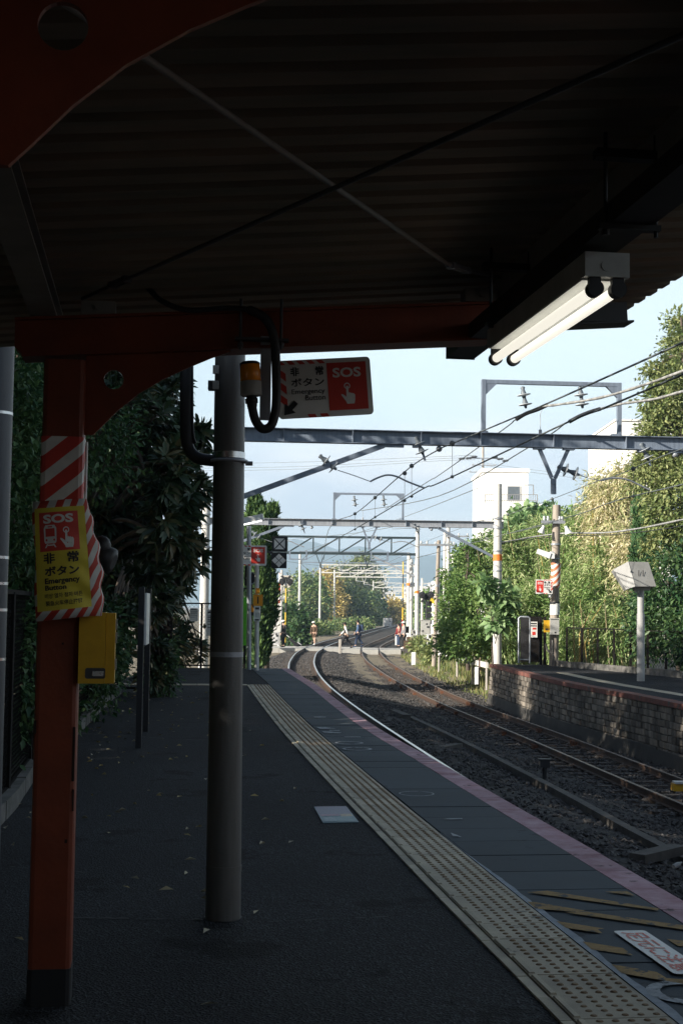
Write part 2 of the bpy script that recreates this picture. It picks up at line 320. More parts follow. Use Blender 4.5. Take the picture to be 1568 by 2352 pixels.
def textmesh(body, bold):
    key = (body, bold)
    if key not in _tc:
        c = bpy.data.curves.new('t', 'FONT'); c.body = body; c.offset = bold; c.resolution_u = 3
        o = bpy.data.objects.new('t', c); COL.objects.link(o)
        dg = bpy.context.evaluated_depsgraph_get(); dg.update()
        me = bpy.data.meshes.new_from_object(o.evaluated_get(dg))
        vs = [tuple(q.co) for q in me.vertices]; fs = [tuple(p.vertices) for p in me.polygons]
        bpy.data.objects.remove(o); bpy.data.curves.remove(c); bpy.data.meshes.remove(me)
        xs = [q[0] for q in vs]; ys = [q[1] for q in vs]
        _tc[key] = (vs, fs, (min(xs), max(xs), min(ys), max(ys)))
    return _tc[key]
def thing(name, label, cat, loc=(0, 0, 0), rz=0.0, group=None):
    o = bpy.data.objects.new(name, None); COL.objects.link(o); o.empty_display_size = 0.2
    o.location = loc; o.rotation_euler = (0, 0, rz); return tag(o, label, cat, group)
def tag(o, label, cat, group=None):
    o['label'] = label; o['category'] = cat
    if group: o['group'] = group
    return o
def copytree(o, parent=None):
    c = o.copy(); COL.objects.link(c); c.parent = parent
    for ch in list(o.children): copytree(ch, c)
    return c
def rel(o, P):                                             # world point -> local to thing o (z rotation only)
    d = V(P) - V(o.location); a = o.rotation_euler[2]
    return V((d.x * math.cos(a) + d.y * math.sin(a), -d.x * math.sin(a) + d.y * math.cos(a), d.z))
def spline(pts, n):                                        # Catmull-Rom through pts
    pts = [V(p) for p in pts]; out = []
    for i in range(len(pts) - 1):
        p0 = pts[max(i - 1, 0)]; p1 = pts[i]; p2 = pts[i + 1]; p3 = pts[min(i + 2, len(pts) - 1)]
        for k in range(n):
            t = k / n
            out.append(0.5 * ((2 * p1) + (p2 - p0) * t + (2 * p0 - 5 * p1 + 4 * p2 - p3) * t * t + (3 * p1 - p0 - 3 * p2 + p3) * t ** 3))
    return out + [pts[-1]]
def interp(tab, y):
    if y <= tab[0][0]: (a, b), (c, d) = tab[0], tab[1]
    elif y >= tab[-1][0]: (a, b), (c, d) = tab[-2], tab[-1]
    else:
        for k in range(len(tab) - 1):
            if tab[k][0] <= y <= tab[k + 1][0]: (a, b), (c, d) = tab[k], tab[k + 1]; break
    return b + (d - b) * (y - a) / (c - a)
def smooth_tab(tab, sig, y0, y1, dy):
    out = []
    y = y0
    while y <= y1 + 1e-6:
        w = sw = 0
        for k in range(-8, 9):
            g = math.exp(-0.5 * (k / 4) ** 2); w += g; sw += g * interp(tab, y + k * sig / 4)
        out.append((y, sw / w)); y += dy
    return out

# ------------------------------------------------------------------ plan of the place (metres, y away from the camera)
EDGE = smooth_tab([(-12, 4.2), (0, 2.64), (5, 2.02), (7.2, 1.76), (9, 1.53), (11, 1.26), (13.5, .96), (16.8, .5), (20.8, .1), (25.5, -.33), (33.2, -1.2), (40, -1.9)], 1.2, -12, 33.2, 0.4)
TACL = smooth_tab([(-12, 3.05), (0, 1.44), (5.2, .8), (6.45, .62), (7.33, .50), (8.85, .31), (10.26, .12), (13.1, -.24), (16.64, -.68), (21.3, -1.2), (26.15, -1.72), (34, -2.5)], 1.0, -12, 26.2, 0.3)
LC = smooth_tab([(-15, 5.45), (5, 3.2), (15, 2.05), (23.5, 1.14), (27.9, .7), (35, -.02), (45.4, -.9), (54.5, -1.42), (64.8, -1.78), (78.6, -1.9), (88.9, -1.58), (102, -.83), (120, .68), (156, 3.5), (192, 6.7), (228, 10.3), (300, 18), (420, 32)], 3.0, -15, 420, 2.5)
def zR(y): return -1.6 if y < 50 else (-1.15 if y > 95 else -1.6 + .45 * (y - 50) / 45)
RCraw = []
for (a, b) in [((832, 1487), (867.6, 1487)), ((831, 1499), (870, 1499)), ((840.6, 1516.6), (886, 1516.6)), ((894.6, 1554.7), (949, 1554.7)), ((926.5, 1569.4), (981, 1569.6)), ((1029.5, 1619.5), (1094, 1620)), ((1228, 1700), (1330, 1701)), ((1427, 1785), (1545, 1786))]:
    y = 50.0
    for _ in range(30):
        p = G(a[0], a[1], zR(y)); y = 0.5 * y + 0.5 * p.y
    q = G(b[0], b[1], zR(y)); RCraw.append((0.5 * (p.y + q.y), 0.5 * (p.x + q.x)))
RCraw.sort()
y0, x0 = RCraw[0]
RC = smooth_tab([(-15, x0 + .105 * (y0 + 15))] + RCraw + [(104, 2.85), (122, 4.4), (157, 7.2), (192, 10.4), (228, 14), (300, 21.7), (420, 35.7)], 3.0, -15, 420, 2.5)
def ZL(y): return -1.1
def Xat(tab, y): return interp(tab, y)
def path(tab, y0, y1, dy, zf, off=0.0):
    out = []; y = y0
    while y <= y1 + 1e-6:
        x = interp(tab, y); s = (interp(tab, y + .5) - interp(tab, y - .5)); l = math.hypot(1, s)
        out.append(V((x + off / l, y - off * s / l, zf(y)))); y += dy
    return out

# ---- ground, ballast, platforms -------------------------------------------------
mb = MB()
def gz(x, y):
    xr = interp(RC, y) + 2.2
    e = max(0.0, x - xr)
    base = -1.42 if y > 80 else (-1.42 - .45 * max(0.0, min(1.0, (x - interp(LC, y) - 1.2) / 2.5)) * min(1.0, (80 - y) / 30))
    if y > 49.5: base += min(0.75, e * 0.32)
    return base + 0.05 * math.sin(x * 1.7 + y * .9) * math.cos(y * .6)
xs = [-3500, -800, -300, -120, -60, -30, -18, -12, -8, -6] + [-5 + .8 * i for i in range(26)] + [17, 20, 26, 40, 80, 200, 600, 1500, 3500]
ys = [-300, -60, -30, -15] + [-10 + 2.0 * i for i in range(56)] + [105, 115, 130, 150, 180, 220, 270, 340, 450, 650, 1000, 1700, 2600, 3500]
idx = {}
vs = []
for j, y in enumerate(ys):
    for i, x in enumerate(xs): idx[i, j] = len(vs); vs.append((x, y, gz(x, y) if abs(x) < 60 and y < 300 else -1.42))
mb.add(vs, [(idx[i, j], idx[i + 1, j], idx[i + 1, j + 1], idx[i, j + 1]) for j in range(len(ys) - 1) for i in range(len(xs) - 1)], 0, True)
mb.build('ground', 'ground', kind='structure')

mb = MB()                                                  # ballast bed: profile across both tracks
yl = -14.0; rows = []
while yl <= 300:
    a, b = interp(LC, yl), interp(RC, yl); za, zb = ZL(yl) - .2, zR(yl) - .2
    pr = [(a - 3.0, za - .55), (a - 2.3, za - .2), (a - 1.45, za + .02), (a - .8, za), (a, za - .02), (a + .8, za), (a + 1.25, za + .03), ((a + b) / 2, (za + zb) / 2 + .03), (b - 1.25, zb + .04), (b - .8, zb), (b, zb - .02), (b + .8, zb), (b + 1.4, zb + .03), (b + 2.1, zb - .1), (b + 3.0, zb - .45)]
    rows.append([(x, yl, z + .03 * R.uniform(-1, 1)) for x, z in pr]); yl += 0.8 if yl < 95 else 6
k = len(rows[0])
mb.add([q for r in rows for q in r], [(j * k + i, j * k + i + 1, (j + 1) * k + i + 1, (j + 1) * k + i) for j in range(len(rows) - 1) for i in range(k - 1)], 0, True)
mb.build('ballast', 'ballast', kind='structure')

mb = MB()                                                  # loose stones on the bed
base = [V((1, 0, 0)), V((-1, 0, 0)), V((0, 1, 0)), V((0, -1, 0)), V((0, 0, 1)), V((0, 0, -1))]
of = [(0, 2, 4), (2, 1, 4), (1, 3, 4), (3, 0, 4), (2, 0, 5), (1, 2, 5), (3, 1, 5), (0, 3, 5)]
for i in range(34000):
    y = 11 + 72 * R.random() ** 1.5; a, b = interp(LC, y), interp(RC, y)
    x = R.uniform(a - 1.6, b + 1.9)
    za, zb = ZL(y) - .2, zR(y) - .2; t = min(1, max(0, (x - a - 1.25) / (b - a - 2.5))); z = za + (zb - za) * t + .02
    if min(abs(abs(x - a) - .53), abs(abs(x - b) - .53)) < .12: continue
    r = R.uniform(.02, .05); rz = R.uniform(0, 6)
    m3 = Matrix.Rotation(rz, 3, 'Z') @ Matrix.Rotation(R.uniform(-1, 1), 3, 'X')
    sc = (R.uniform(.7, 1.4), R.uniform(.6, 1.1), R.uniform(.5, .9))
    mb.add([m3 @ V((q.x * sc[0] * r, q.y * sc[1] * r, q.z * sc[2] * r)) + V((x, y, z + .025)) for q in base], of)
mb.build('ballast_stones', 'stones', kind='stuff')

# left platform body: asphalt top follows the tactile line, slab strip beyond it
PX0 = -3.4
mb = MB()
ysl = [-12 + .5 * i for i in range(91)]
def plx(y): return min(PX0, -3.15 - .03 * max(0, y - 16)) if y < 60 else PX0
L_ = [(-4.3, y) for y in ysl]
E_ = [(interp(EDGE, min(y, 33.2)) - .004, y) for y in ysl if y <= 33.2]
pl = [(-4.3, -12)] + [(-4.3, 33.2)] + E_[::-1]
top = [V((x, y, 0)) for x, y in pl]; bot = [V((x, y, -1.7)) for x, y in pl]
n = len(pl)
mb.prism([(x, y) for x, y in pl], [], (0, 0, -1.75), (1, 0, 0), (0, 1, 0), (0, 0, 1.75))
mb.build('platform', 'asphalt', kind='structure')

def strip(tabA, tabB, y0, y1, dy, gap, z, th, jitter=0.0):
    m = MB(); y = y0
    while y < y1 - 1e-6:
        ya, yb = y, min(y + dy - gap, y1)
        # joints run square to the track direction
        q = []
        for yy in (ya, yb):
            sl = interp(tabB, yy + .5) - interp(tabB, yy - .5)
            xa, xb = tabA(yy), interp(tabB, yy)
            q.append((V((xa, yy + sl * (xa - xb) * -1, 0)), V((xb, yy, 0))))
        zz = z + R.uniform(-jitter, jitter)
        p = [q[0][0], q[0][1], q[1][1], q[1][0]]
        # keep the inner edge on its own line
        p = [V((tabA(c.y) if i in (0, 3) else interp(tabB, c.y), c.y, 0)) for i, c in enumerate(p)]
        vs = [c + V((0, 0, zz - th)) for c in p] + [c + V((0, 0, zz)) for c in p]
        m.add(vs, [(4, 5, 6, 7), (0, 1, 5, 4), (1, 2, 6, 5), (2, 3, 7, 6), (3, 0, 4, 7)]); y += dy
    return m
tacR = lambda y: interp(TACL, min(y, 26.2)) + .415 if y < 26.4 else interp(TACL, 26.2) + .415 - .115 * (y - 26.2)
PINK = [(y, x - .19) for y, x in EDGE]
INN = lambda y: tacR(y) + .012
strip(INN, PINK, -10, 33.1, .5, .011, .012, .03, .002).build('edge_slabs', 'slab', kind='structure')
strip(lambda y: interp(PINK, y) + .004, [(y, x + .0) for y, x in EDGE], -10, 33.1, .5, .007, .0125, .03, .0015).build('pink_edge_strip', 'pink', kind='structure')
# tactile paving: tiles, line bar and dots
mt = MB(); ydots = 2.5
def along(tab, y): 
    s = interp(tab, y + .4) - interp(tab, y - .4); d = V((s / .8, 1, 0)).normalized(); return d, V((d.y, -d.x, 0))
y = 2.4
while y < 26.1:
    d, nrm = along(TACL, y); o = V((interp(TACL, y), y, 0)); ln = .303
    P = lambda a, b, z: o + nrm * a + d * b + V((0, 0, z))
    g = .005; dz = R.uniform(-.001, .001)
    for a0, a1, z in ((0.0, .045, .010), (.052, .405, .014)):
        vs = [P(a0, 0, -.01), P(a1, 0, -.01), P(a1, ln - g, -.01), P(a0, ln - g, -.01), P(a0, 0, z + dz), P(a1, 0, z + dz), P(a1, ln - g, z + dz), P(a0, ln - g, z + dz)]
        mt.add(vs, [(4, 5, 6, 7), (0, 1, 5, 4), (1, 2, 6, 5), (2, 3, 7, 6), (3, 0, 4, 7)])
    if y < 23:                                            # raised bar that marks the inner side
        vs = [P(.054, .012, .014), P(.082, .012, .014), P(.082, ln - .02, .014), P(.054, ln - .02, .014), P(.058, .016, .021), P(.078, .016, .021), P(.078, ln - .024, .021), P(.058, ln - .024, .021)]
        mt.add(vs, [(4, 5, 6, 7), (0, 1, 5, 4), (1, 2, 6, 5), (2, 3, 7, 6), (3, 0, 4, 7)])
    ns = 10 if y < 9 else 6
    for i in range(5):
        for j in range(5):
            c = P(.135 + .059 * i, .032 + .059 * j, .0135)
            if y > 18 and j % 2: pass
            vs = [c + V((.0155 * math.cos(2 * math.pi * t / ns), .0155 * math.sin(2 * math.pi * t / ns), 0)) for t in range(ns)] + [c + V((.0095 * math.cos(2 * math.pi * t / ns), .0095 * math.sin(2 * math.pi * t / ns), .0055)) for t in range(ns)]
            mt.add(vs, [(t, (t + 1) % ns, ns + (t + 1) % ns, ns + t) for t in range(ns)] + [tuple(range(ns, 2 * ns))], 1)
    y += ln * d.y
d, nrm = along(TACL, 26.0)
for i in range(14):                                        # cross arm to the end gate
    o = V((interp(TACL, 26.0), 26.0, 0)) - nrm * (.31 * i + .30) 
    vs = [o + nrm * a + d * b + V((0, 0, z)) for z in (-.01, .013) for a, b in ((0, 0), (.3, 0), (.3, .3), (0, .3))]
    mt.add(vs, [(4, 5, 6, 7), (0, 1, 5, 4), (1, 2, 6, 5), (2, 3, 7, 6), (3, 0, 4, 7)])
mt.build('tactile_paving', ['tile', 'dot'], kind='structure')
# pale sealant line between tile and slabs, near end
mb = MB(); y = 2.5
while y < 9.2:
    w0 = .018 + .012 * math.sin(y * 7) ; 
    a = tacR(y); b = tacR(y + .08)
    wa = .034 + .006 * math.sin(y * 5.1) + .004 * math.sin(y * 23); wb = .034 + .006 * math.sin((y + .08) * 5.1) + .004 * math.sin((y + .08) * 23)
    fade = max(0, min(1, (8.6 - y) / 1.5)); fb = max(0, min(1, (8.52 - y) / 1.5))
    mb.poly([(a - .004, y, .0175), (a + wa * fade, y, .0175), (b + wb * fb, y + .08, .0175), (b - .004, y + .08, .0175)]); y += .08
mb.build('sealant_line', 'edgepaint', kind='structure')
# painted markings on the edge slabs
Z = .0185
def zz(x, y): return (1148 + .26786 * x, 2002 + .26786 * y)
mb = MB()
for h in ([(230, 176), (400, 163), (1365, 316), (1345, 332)], [(232, 256), (310, 262), (735, 335), (655, 346), (300, 316)], [(565, 350), (740, 343), (1700, 478), (1700, 515)],
          [(480, 423), (890, 487), (835, 494), (875, 527), (562, 481)], [(705, 598), (1050, 654), (1135, 716), (782, 666)], [(950, 793), (1340, 860), (1425, 912), (1700, 935), (1700, 985), (1045, 872)],
          [(895, 171), (1085, 164), (1150, 205)], [(1425, 577), (1700, 605), (1700, 655), (1520, 635)]):
    mb.poly([G(*zz(*q), Z) for q in h])
mb.build('amber_hatching', 'paintyellow', kind='structure')
A, B, C_, D_ = [G(*zz(*q), Z + .002) for q in ((965, 511), (1238, 507), (1760, 860), (1490, 880))]
t = thing('floor_sign', 'white floor sign with red writing on the dark edge slabs beside the tactile tiles', 'floor sign', (A + C_) / 2)
dx = (D_ - A).normalized(); nx = V((-dx.y, dx.x, 0)); wd = (B - A).dot(nx); ln = (D_ - A).length
O = A - t.location
if wd < 0: nx = -nx; wd = -wd
def rr(x0, y0, x1, y1, r, n=5):
    out = []
    for cx, cy, a0 in ((x1 - r, y0 + r, -90), (x1 - r, y1 - r, 0), (x0 + r, y1 - r, 90), (x0 + r, y0 + r, 180)):
        out += [(cx + r * math.cos(math.radians(a0 + 90 * i / n)), cy + r * math.sin(math.radians(a0 + 90 * i / n))) for i in range(n + 1)]
    return out
mb = MB(); mb.prism(rr(0, 0, ln, wd, .02), [], O, dx, nx, (0, 0, .002)); mb.build('plate', 'signwhite', t)
mb = MB(); mb.text('足元に注意', wd * .72, O + V((0, 0, .004)) + dx * (ln * .05) + nx * (wd * .14), dx, nx, fit=ln * .9, bold=.012); mb.build('lettering', 'signred', t)
def ring(c, r, w, zc, mbq):
    n = 32
    for i in range(n):
        a, b = 2 * math.pi * i / n, 2 * math.pi * (i + 1) / n
        mbq.poly([V((c.x + q * math.cos(t2), c.y + q * math.sin(t2), zc)) for q, t2 in ((r - w, a), (r, a), (r, b), (r - w, b))])
mb = MB()
ring(G(1585, 2290), .17, .055, Z, mb)
ring(G(802, 1710), .155, .03, Z, mb); ring(G(820, 1724), .155, .03, Z, mb); ring(G(956, 1828), .14, .012, Z, mb)
for tri in ([(726, 1670), (746, 1670), (772, 1673), (735, 1674)], [(738, 1679), (784, 1682), (780, 1684), (745, 1683)], [(756, 1676.5), (780, 1677), (780, 1678.2), (756, 1678)], [(1016, 1880), (1060, 1879), (1062, 1881), (1020, 1882)], [(1034, 1912), (1060, 1922), (1040, 1921)], [(790, 1692), (828, 1692), (828, 1693), (790, 1693)], [(720, 1646), (748, 1646), (748, 1647.5), (722, 1647.5)]):
    mb.poly([G(u, v, Z) for u, v in tri])
mb.build('queue_markings', 'paintwhite', kind='structure')
mb = MB(); rs = random.Random(4)
for (u0, v0), (u1, v1), w0 in (((60, 2106), (500, 2112), .016), ((560, 2118), (905, 2105), .01), ((180, 1684), (470, 1700), .03), ((250, 1668), (440, 1672), .02), ((560, 1640), (600, 1641), .03), ((20, 1990), (200, 2004), .01)):
    a, b = G(u0, v0, .003), G(u1, v1, .003); n = 26; pr = None
    for i in range(n + 1):
        p = a.lerp(b, i / n) + V((0, rs.uniform(-.012, .012), 0)); w_ = w0 * rs.uniform(.15, 1)
        if pr and rs.random() < .8: mb.poly([pr[0] - V((0, pr[1], 0)), p - V((0, w_, 0)), p + V((0, w_, 0)), pr[0] + V((0, pr[1], 0))])
        pr = (p, w_)
mb.build('asphalt_seam', 'seam', kind='structure')
# floor sticker
P4 = [G(u, v, .006) for u, v in ((721, 1853), (795, 1852), (824, 1888), (742, 1890))]
c0 = sum(P4, V()) / 4
o = thing('floor_sticker', 'small blue and violet worn floor sticker on the dark asphalt', 'sticker', c0)
mb = MB(); ed = [q - c0 for q in P4]
mb.add([q + V((0, 0, -.003)) for q in ed] + ed, [(4, 7, 6, 5)] + [(i, (i + 1) % 4, 4 + (i + 1) % 4, 4 + i) for i in range(4)])
for f0, f1, a0, a1, mi in ((.0, .5, 0.02, .98, 1), (.5, .62, .05, .6, 3), (.5, .66, .62, .95, 4), (.66, .97, .03, .98, 2), (.7, .95, .08, .4, 0)):
    L2 = lambda f, a: (ed[0].lerp(ed[3], f)).lerp(ed[1].lerp(ed[2], f), a) + V((0, 0, .002 if mi else .004))
    mb.poly([L2(f1, a0), L2(f1, a1), L2(f0, a1), L2(f0, a0)], mi)
for nm, c, c2 in (('st_pale', (.13, .22, .26), (.07, .14, .18)), ('st_violet', (.045, .05, .11), (.1, .09, .17)), ('st_teal', (.025, .11, .15), (.08, .2, .23)), ('st_red', (.25, .1, .14), (.12, .1, .18)), ('st_gold', (.35, .24, .1), (.2, .17, .15))):
    M[nm] = mat('sticker ' + nm[3:], c, .5, c2=c2, scale=38)
mb.build('sticker', ['st_pale', 'st_violet', 'st_teal', 'st_red', 'st_gold'], o)

# ---- right platform -------------------------------------------------------------
RP = [(-12, 11.4), (15, 8.5), (28.65, 7.02), (30.2, 6.86), (32.2, 6.6), (35.2, 6.12), (37.6, 5.85), (43, 5.5), (48.3, 5.2)]
RPs = smooth_tab(RP, 1.0, -12, 48.2, .6)
ZP = -.42
FB = [(-12, 15.5), (20, 12.2), (40, 9.9), (44, 8.65), (46.6, 7.6), (48.2, 7.35)]
pl = [(interp(RPs, y) + .06, y) for y in [-12 + 1.2 * i for i in range(51)] if y <= 48.2] + [(interp(RPs, 48.2) + .06, 48.2)]
pr = [(interp(FB, y), y) for y in (48.2, 46.6, 44, 40, 20, -12)]
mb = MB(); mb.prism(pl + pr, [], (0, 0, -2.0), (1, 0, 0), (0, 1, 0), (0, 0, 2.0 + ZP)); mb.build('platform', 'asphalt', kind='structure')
mb = MB()                                                  # pale line + tactile strip of the far platform
y = 14
while y < 47.5:
    a = interp(RPs, y); b = interp(RPs, y + .6)
    if y < 42:
        mb.poly([(a + .95, y, ZP + .008), (a + 1.3, y, ZP + .008), (b + 1.3, y + .595, ZP + .008), (b + .95, y + .595, ZP + .008)])
    y += .6
mb.build('tactile_paving', 'tile', kind='structure')
t = thing('stone_wall', 'old dark stone block wall with red coping below the far platform', 'wall', (6, 38, -1.75))
mb = MB(); mc = MB()
nrow = 9; y = 12.0
pts = path(RPs, 12, 48.2, .05, lambda y: 0)
cum = [0]
for i in range(1, len(pts)): cum.append(cum[-1] + (pts[i] - pts[i - 1]).length)
def at(sv):
    k = min(len(pts) - 2, max(0, next((i for i in range(len(cum)) if cum[i] > sv), len(cum)) - 1)); d = (pts[k + 1] - pts[k]).normalized()
    return pts[k] + d * (sv - cum[k]), d
tot = cum[-1]
for r in range(nrow):
    sv = R.uniform(0, .2)
    hgt = (ZP - .1 + 1.85) / nrow; z0 = -1.85 + r * hgt
    while sv < tot:
        w = R.uniform(.15, .38); p, d = at(min(sv, tot - .01)); q, _ = at(min(sv + w - .018, tot - .005)); nn = V((-d.y, d.x, 0))
        pr_ = R.uniform(0, .035) + .02 * (nrow - 1 - r) * .6; zt = z0 + hgt - .016; j = [R.uniform(-.008, .008) for _ in range(6)]
        f = [p + nn * pr_ + V((0, 0, z0 + j[0])), q + nn * pr_ + V((0, 0, z0 + j[1])), q + nn * pr_ + V((0, 0, zt + j[2])), p + nn * pr_ + V((0, 0, zt + j[3]))]
        bk = [c - nn * (pr_ + .06) for c in f]; cen = sum(f, V()) / 4
        fi = [c.lerp(cen, .12) + nn * .012 for c in f]
        vs = [c - t.location for c in f + bk + fi]
        mb.add(vs, [(8, 9, 10, 11), (0, 1, 9, 8), (1, 2, 10, 9), (2, 3, 11, 10), (3, 0, 8, 11), (4, 5, 1, 0), (5, 6, 2, 1), (6, 7, 3, 2), (7, 4, 0, 3)]); sv += w
mb.build('stone_blocks', 'stone', t)
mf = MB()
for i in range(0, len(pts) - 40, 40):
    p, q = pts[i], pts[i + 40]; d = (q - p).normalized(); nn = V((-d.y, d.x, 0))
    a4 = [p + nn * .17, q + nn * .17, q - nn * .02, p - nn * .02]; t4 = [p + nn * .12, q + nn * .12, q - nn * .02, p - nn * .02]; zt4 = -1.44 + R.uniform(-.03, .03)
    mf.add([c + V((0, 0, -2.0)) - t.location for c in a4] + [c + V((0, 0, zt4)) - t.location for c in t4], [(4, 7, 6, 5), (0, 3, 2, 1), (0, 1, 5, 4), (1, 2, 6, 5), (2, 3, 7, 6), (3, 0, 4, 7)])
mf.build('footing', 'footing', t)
mo = MB()                                                  # dark mortar backing
for i in range(0, len(pts) - 20, 20):
    p, q = pts[i], pts[i + 20]; d = (q - p).normalized(); nn = V((-d.y, d.x, 0)) * .004
    mo.poly([p + nn + V((0, 0, -2)) - t.location, q + nn + V((0, 0, -2)) - t.location, q + nn + V((0, 0, ZP - .1)) - t.location, p + nn + V((0, 0, ZP - .1)) - t.location])
mo.build('mortar', 'sleeper', t)
sv = 0
while sv < tot - .05:
    w = .3; p, d = at(sv); q, _ = at(min(sv + w - .01, tot - .01)); nn = V((-d.y, d.x, 0))
    a = [p + nn * .06, q + nn * .06, q - nn * .24, p - nn * .24]
    z0, z1 = ZP - .1, ZP + .012 + R.uniform(-.003, .003)
    vs = [c + V((0, 0, z0)) - t.location for c in a] + [c + V((0, 0, z1)) - t.location for c in a]
    mc.add(vs, [(4, 7, 6, 5), (0, 3, 2, 1), (0, 1, 5, 4), (1, 2, 6, 5), (2, 3, 7, 6), (3, 0, 4, 7)]); sv += w
mc.build('coping', 'redstone', t)
# end face of the far platform
t = thing('end_wall', 'dark concrete end wall closing the far platform beside the tall concrete pole', 'wall', (6.3, 48.2, -1.9))
mb = MB(); mb.box((0, .06, .72), (2.2, .1, 1.48)); mb.box((0, .06, 1.4), (2.24, .14, .06)); mb.build('wall', 'kerb', t)

# ---- railway tracks -------------------------------------------------------------
def rail_mesh(pts, mbq, o):
    prof = [(-.06, -.14), (.06, -.14), (.06, -.128), (.012, -.115), (.012, -.04), (.033, -.03), (.033, -.002), (.026, .002), (-.026, .002), (-.033, -.002), (-.033, -.03), (-.012, -.04), (-.012, -.115), (-.06, -.128)]
    k = len(prof); vs = []
    for i, p in enumerate(pts):
        d = (pts[min(i + 1, len(pts) - 1)] - pts[max(i - 1, 0)]).normalized(); s = V((d.y, -d.x, 0)).normalized()
        vs += [p + s * a + V((0, 0, b)) - o for a, b in prof]
    for j in range(k):
        mbq.add([], [], 0)
    o0 = len(mbq.v); mbq.v += [tuple(q) for q in vs]
    for i in range(len(pts) - 1):
        for j in range(k):
            mbq.f.append((o0 + i * k + j, o0 + i * k + (j + 1) % k, o0 + (i + 1) * k + (j + 1) % k, o0 + (i + 1) * k + j)); mbq.m.append(1 if j in (6, 7, 8) else 0); mbq.sm.append(False)
sleeper = MB(); sleeper.box((0, 0, 0), (2.0, .22, .12)); 
for i in (-1, 1):
    for j in (-1, 1): sleeper.box((.53 * i + .1 * j, 0, .075), (.09, .12, .03))
slm = sleeper.build('sleeper', 'sleeper'); slmesh = slm.data; bpy.data.objects.remove(slm)
for tab, zf, lab, s0, s1 in ((LC, ZL, 'railway track along the near platform with shiny curved rails', 30, 88), (RC, zR, 'railway track with rust brown rails along the stone wall of the far platform', 23, 83)):
    o = thing('railway_track', lab, 'track', (interp(tab, 30), 30, zf(30)))
    for sg in (-1, 1):
        m = MB(); rail_mesh(path(tab, -14, 300, 1.0, zf, sg * .5665), m, o.location); m.build('rail', ['rail', 'railtop' if tab is LC else 'raildull'], o)
    n = 96
    for i in range(n):
        y = s0 + (s1 - s0) * i / (n - 1); s = interp(tab, y + .5) - interp(tab, y - .5)
        q = link('sleeper', slmesh, o); q.location = V((interp(tab, y), y, zf(y) - .215)) - o.location; q.rotation_euler = (0, 0, -math.atan(s))
    if tab is RC:
        for y in (33, 36.4, 43, 45.5, 46.3, 52, 56, 60, 64, 68):     # bright rusty rail anchors
            for sg in (-1, 1):
                m = MB()
                p = path(tab, y + sg * .4, y + sg * .4, 1, zf, sg * .5665)[0] - o.location
                for k in range(3): m.box(p + V((.0, k * .16, -.1)), (.24, .07, .1))
                m.build('rail_anchor', 'clip', o)
# cable trough between the tracks
pts = [G(u, v, -1.32) for u, v in ((935, 1642), (1000, 1671), (1100, 1719), (1200, 1770), (1300, 1821), (1450, 1903), (1590, 1975))]
t = thing('cable_trough', 'long straight concrete cable trough lying in the ballast between the tracks', 'cable trough', pts[2])
mb = MB(); sp_ = spline(pts, 4)
for i in range(len(sp_) - 1):
    a, b = sp_[i], sp_[i + 1]; g = (b - a).normalized() * .004
    mb.bar(a + V((0, 0, -.065)) - t.location, b - g + V((0, 0, -.065)) - t.location, .13, .12)
mb.build('lid', 'trough', t)
p = G(905, 1636, -1.3)
t = thing('cable_trough', 'short loose trough section lying in the ballast beyond the end of the long trough', 'cable trough', p)
mb = MB(); mb.bar((0, 0, 0), G(934, 1648, -1.3) - p, .2, .14); mb.build('lid', 'trough', t)
p = G(1003, 1720, -1.3); t = thing('concrete_slab', 'loose flat concrete slab lying across the ballast beside the long trough', 'slab', p)
mb = MB(); mb.bar((0, 0, 0), G(1052, 1711, -1.3) - p, .2, .07); mb.build('slab', 'trough', t)
p = G(1462, 1972, -1.25); t = thing('concrete_slab', 'concrete cross piece lying flat in the dark ballast near the bottle', 'slab', p)
mb = MB(); mb.bar((0, 0, 0), G(1555, 1950, -1.25) - p, .2, .1); mb.build('slab', 'trough', t)
p = G(1552, 1998, -1.25); t = thing('plastic_bottle', 'crumpled clear plastic bottle lying in the ballast by the platform edge', 'bottle', p)
mb = MB(); mb.lathe((-.03, 0, .03), (.08, .1, .06), [(0, .024), (.1, .028), (.6, .027), (.8, .017), (.86, .01), (1, .011)], 10); mb.build('bottle', 'wirepale', t)
p = G(1250, 1790, -1.38); t = thing('track_marker', 'dark squat marker stub standing in the ballast between the tracks', 'marker', p)
mb = MB(); mb.cyl((0, 0, 0), (0, 0, .2), .04, 8); mb.box((0, 0, .26), (.16, .1, .12)); mb.box((0, 0, .33), (.22, .12, .025)); mb.build('body', 'rubber', t)
p = G(1563, 1816, -1.5); t = thing('track_marker', 'small white and yellow marker block beside the rusty rail near the stone wall', 'marker', p)
mb = MB(); mb.box((0, 0, .06), (.3, .2, .12)); mb.box((.02, -.02, .14), (.3, .22, .03), 1); mb.build('block', ['boxyellow', 'signwhite'], t)

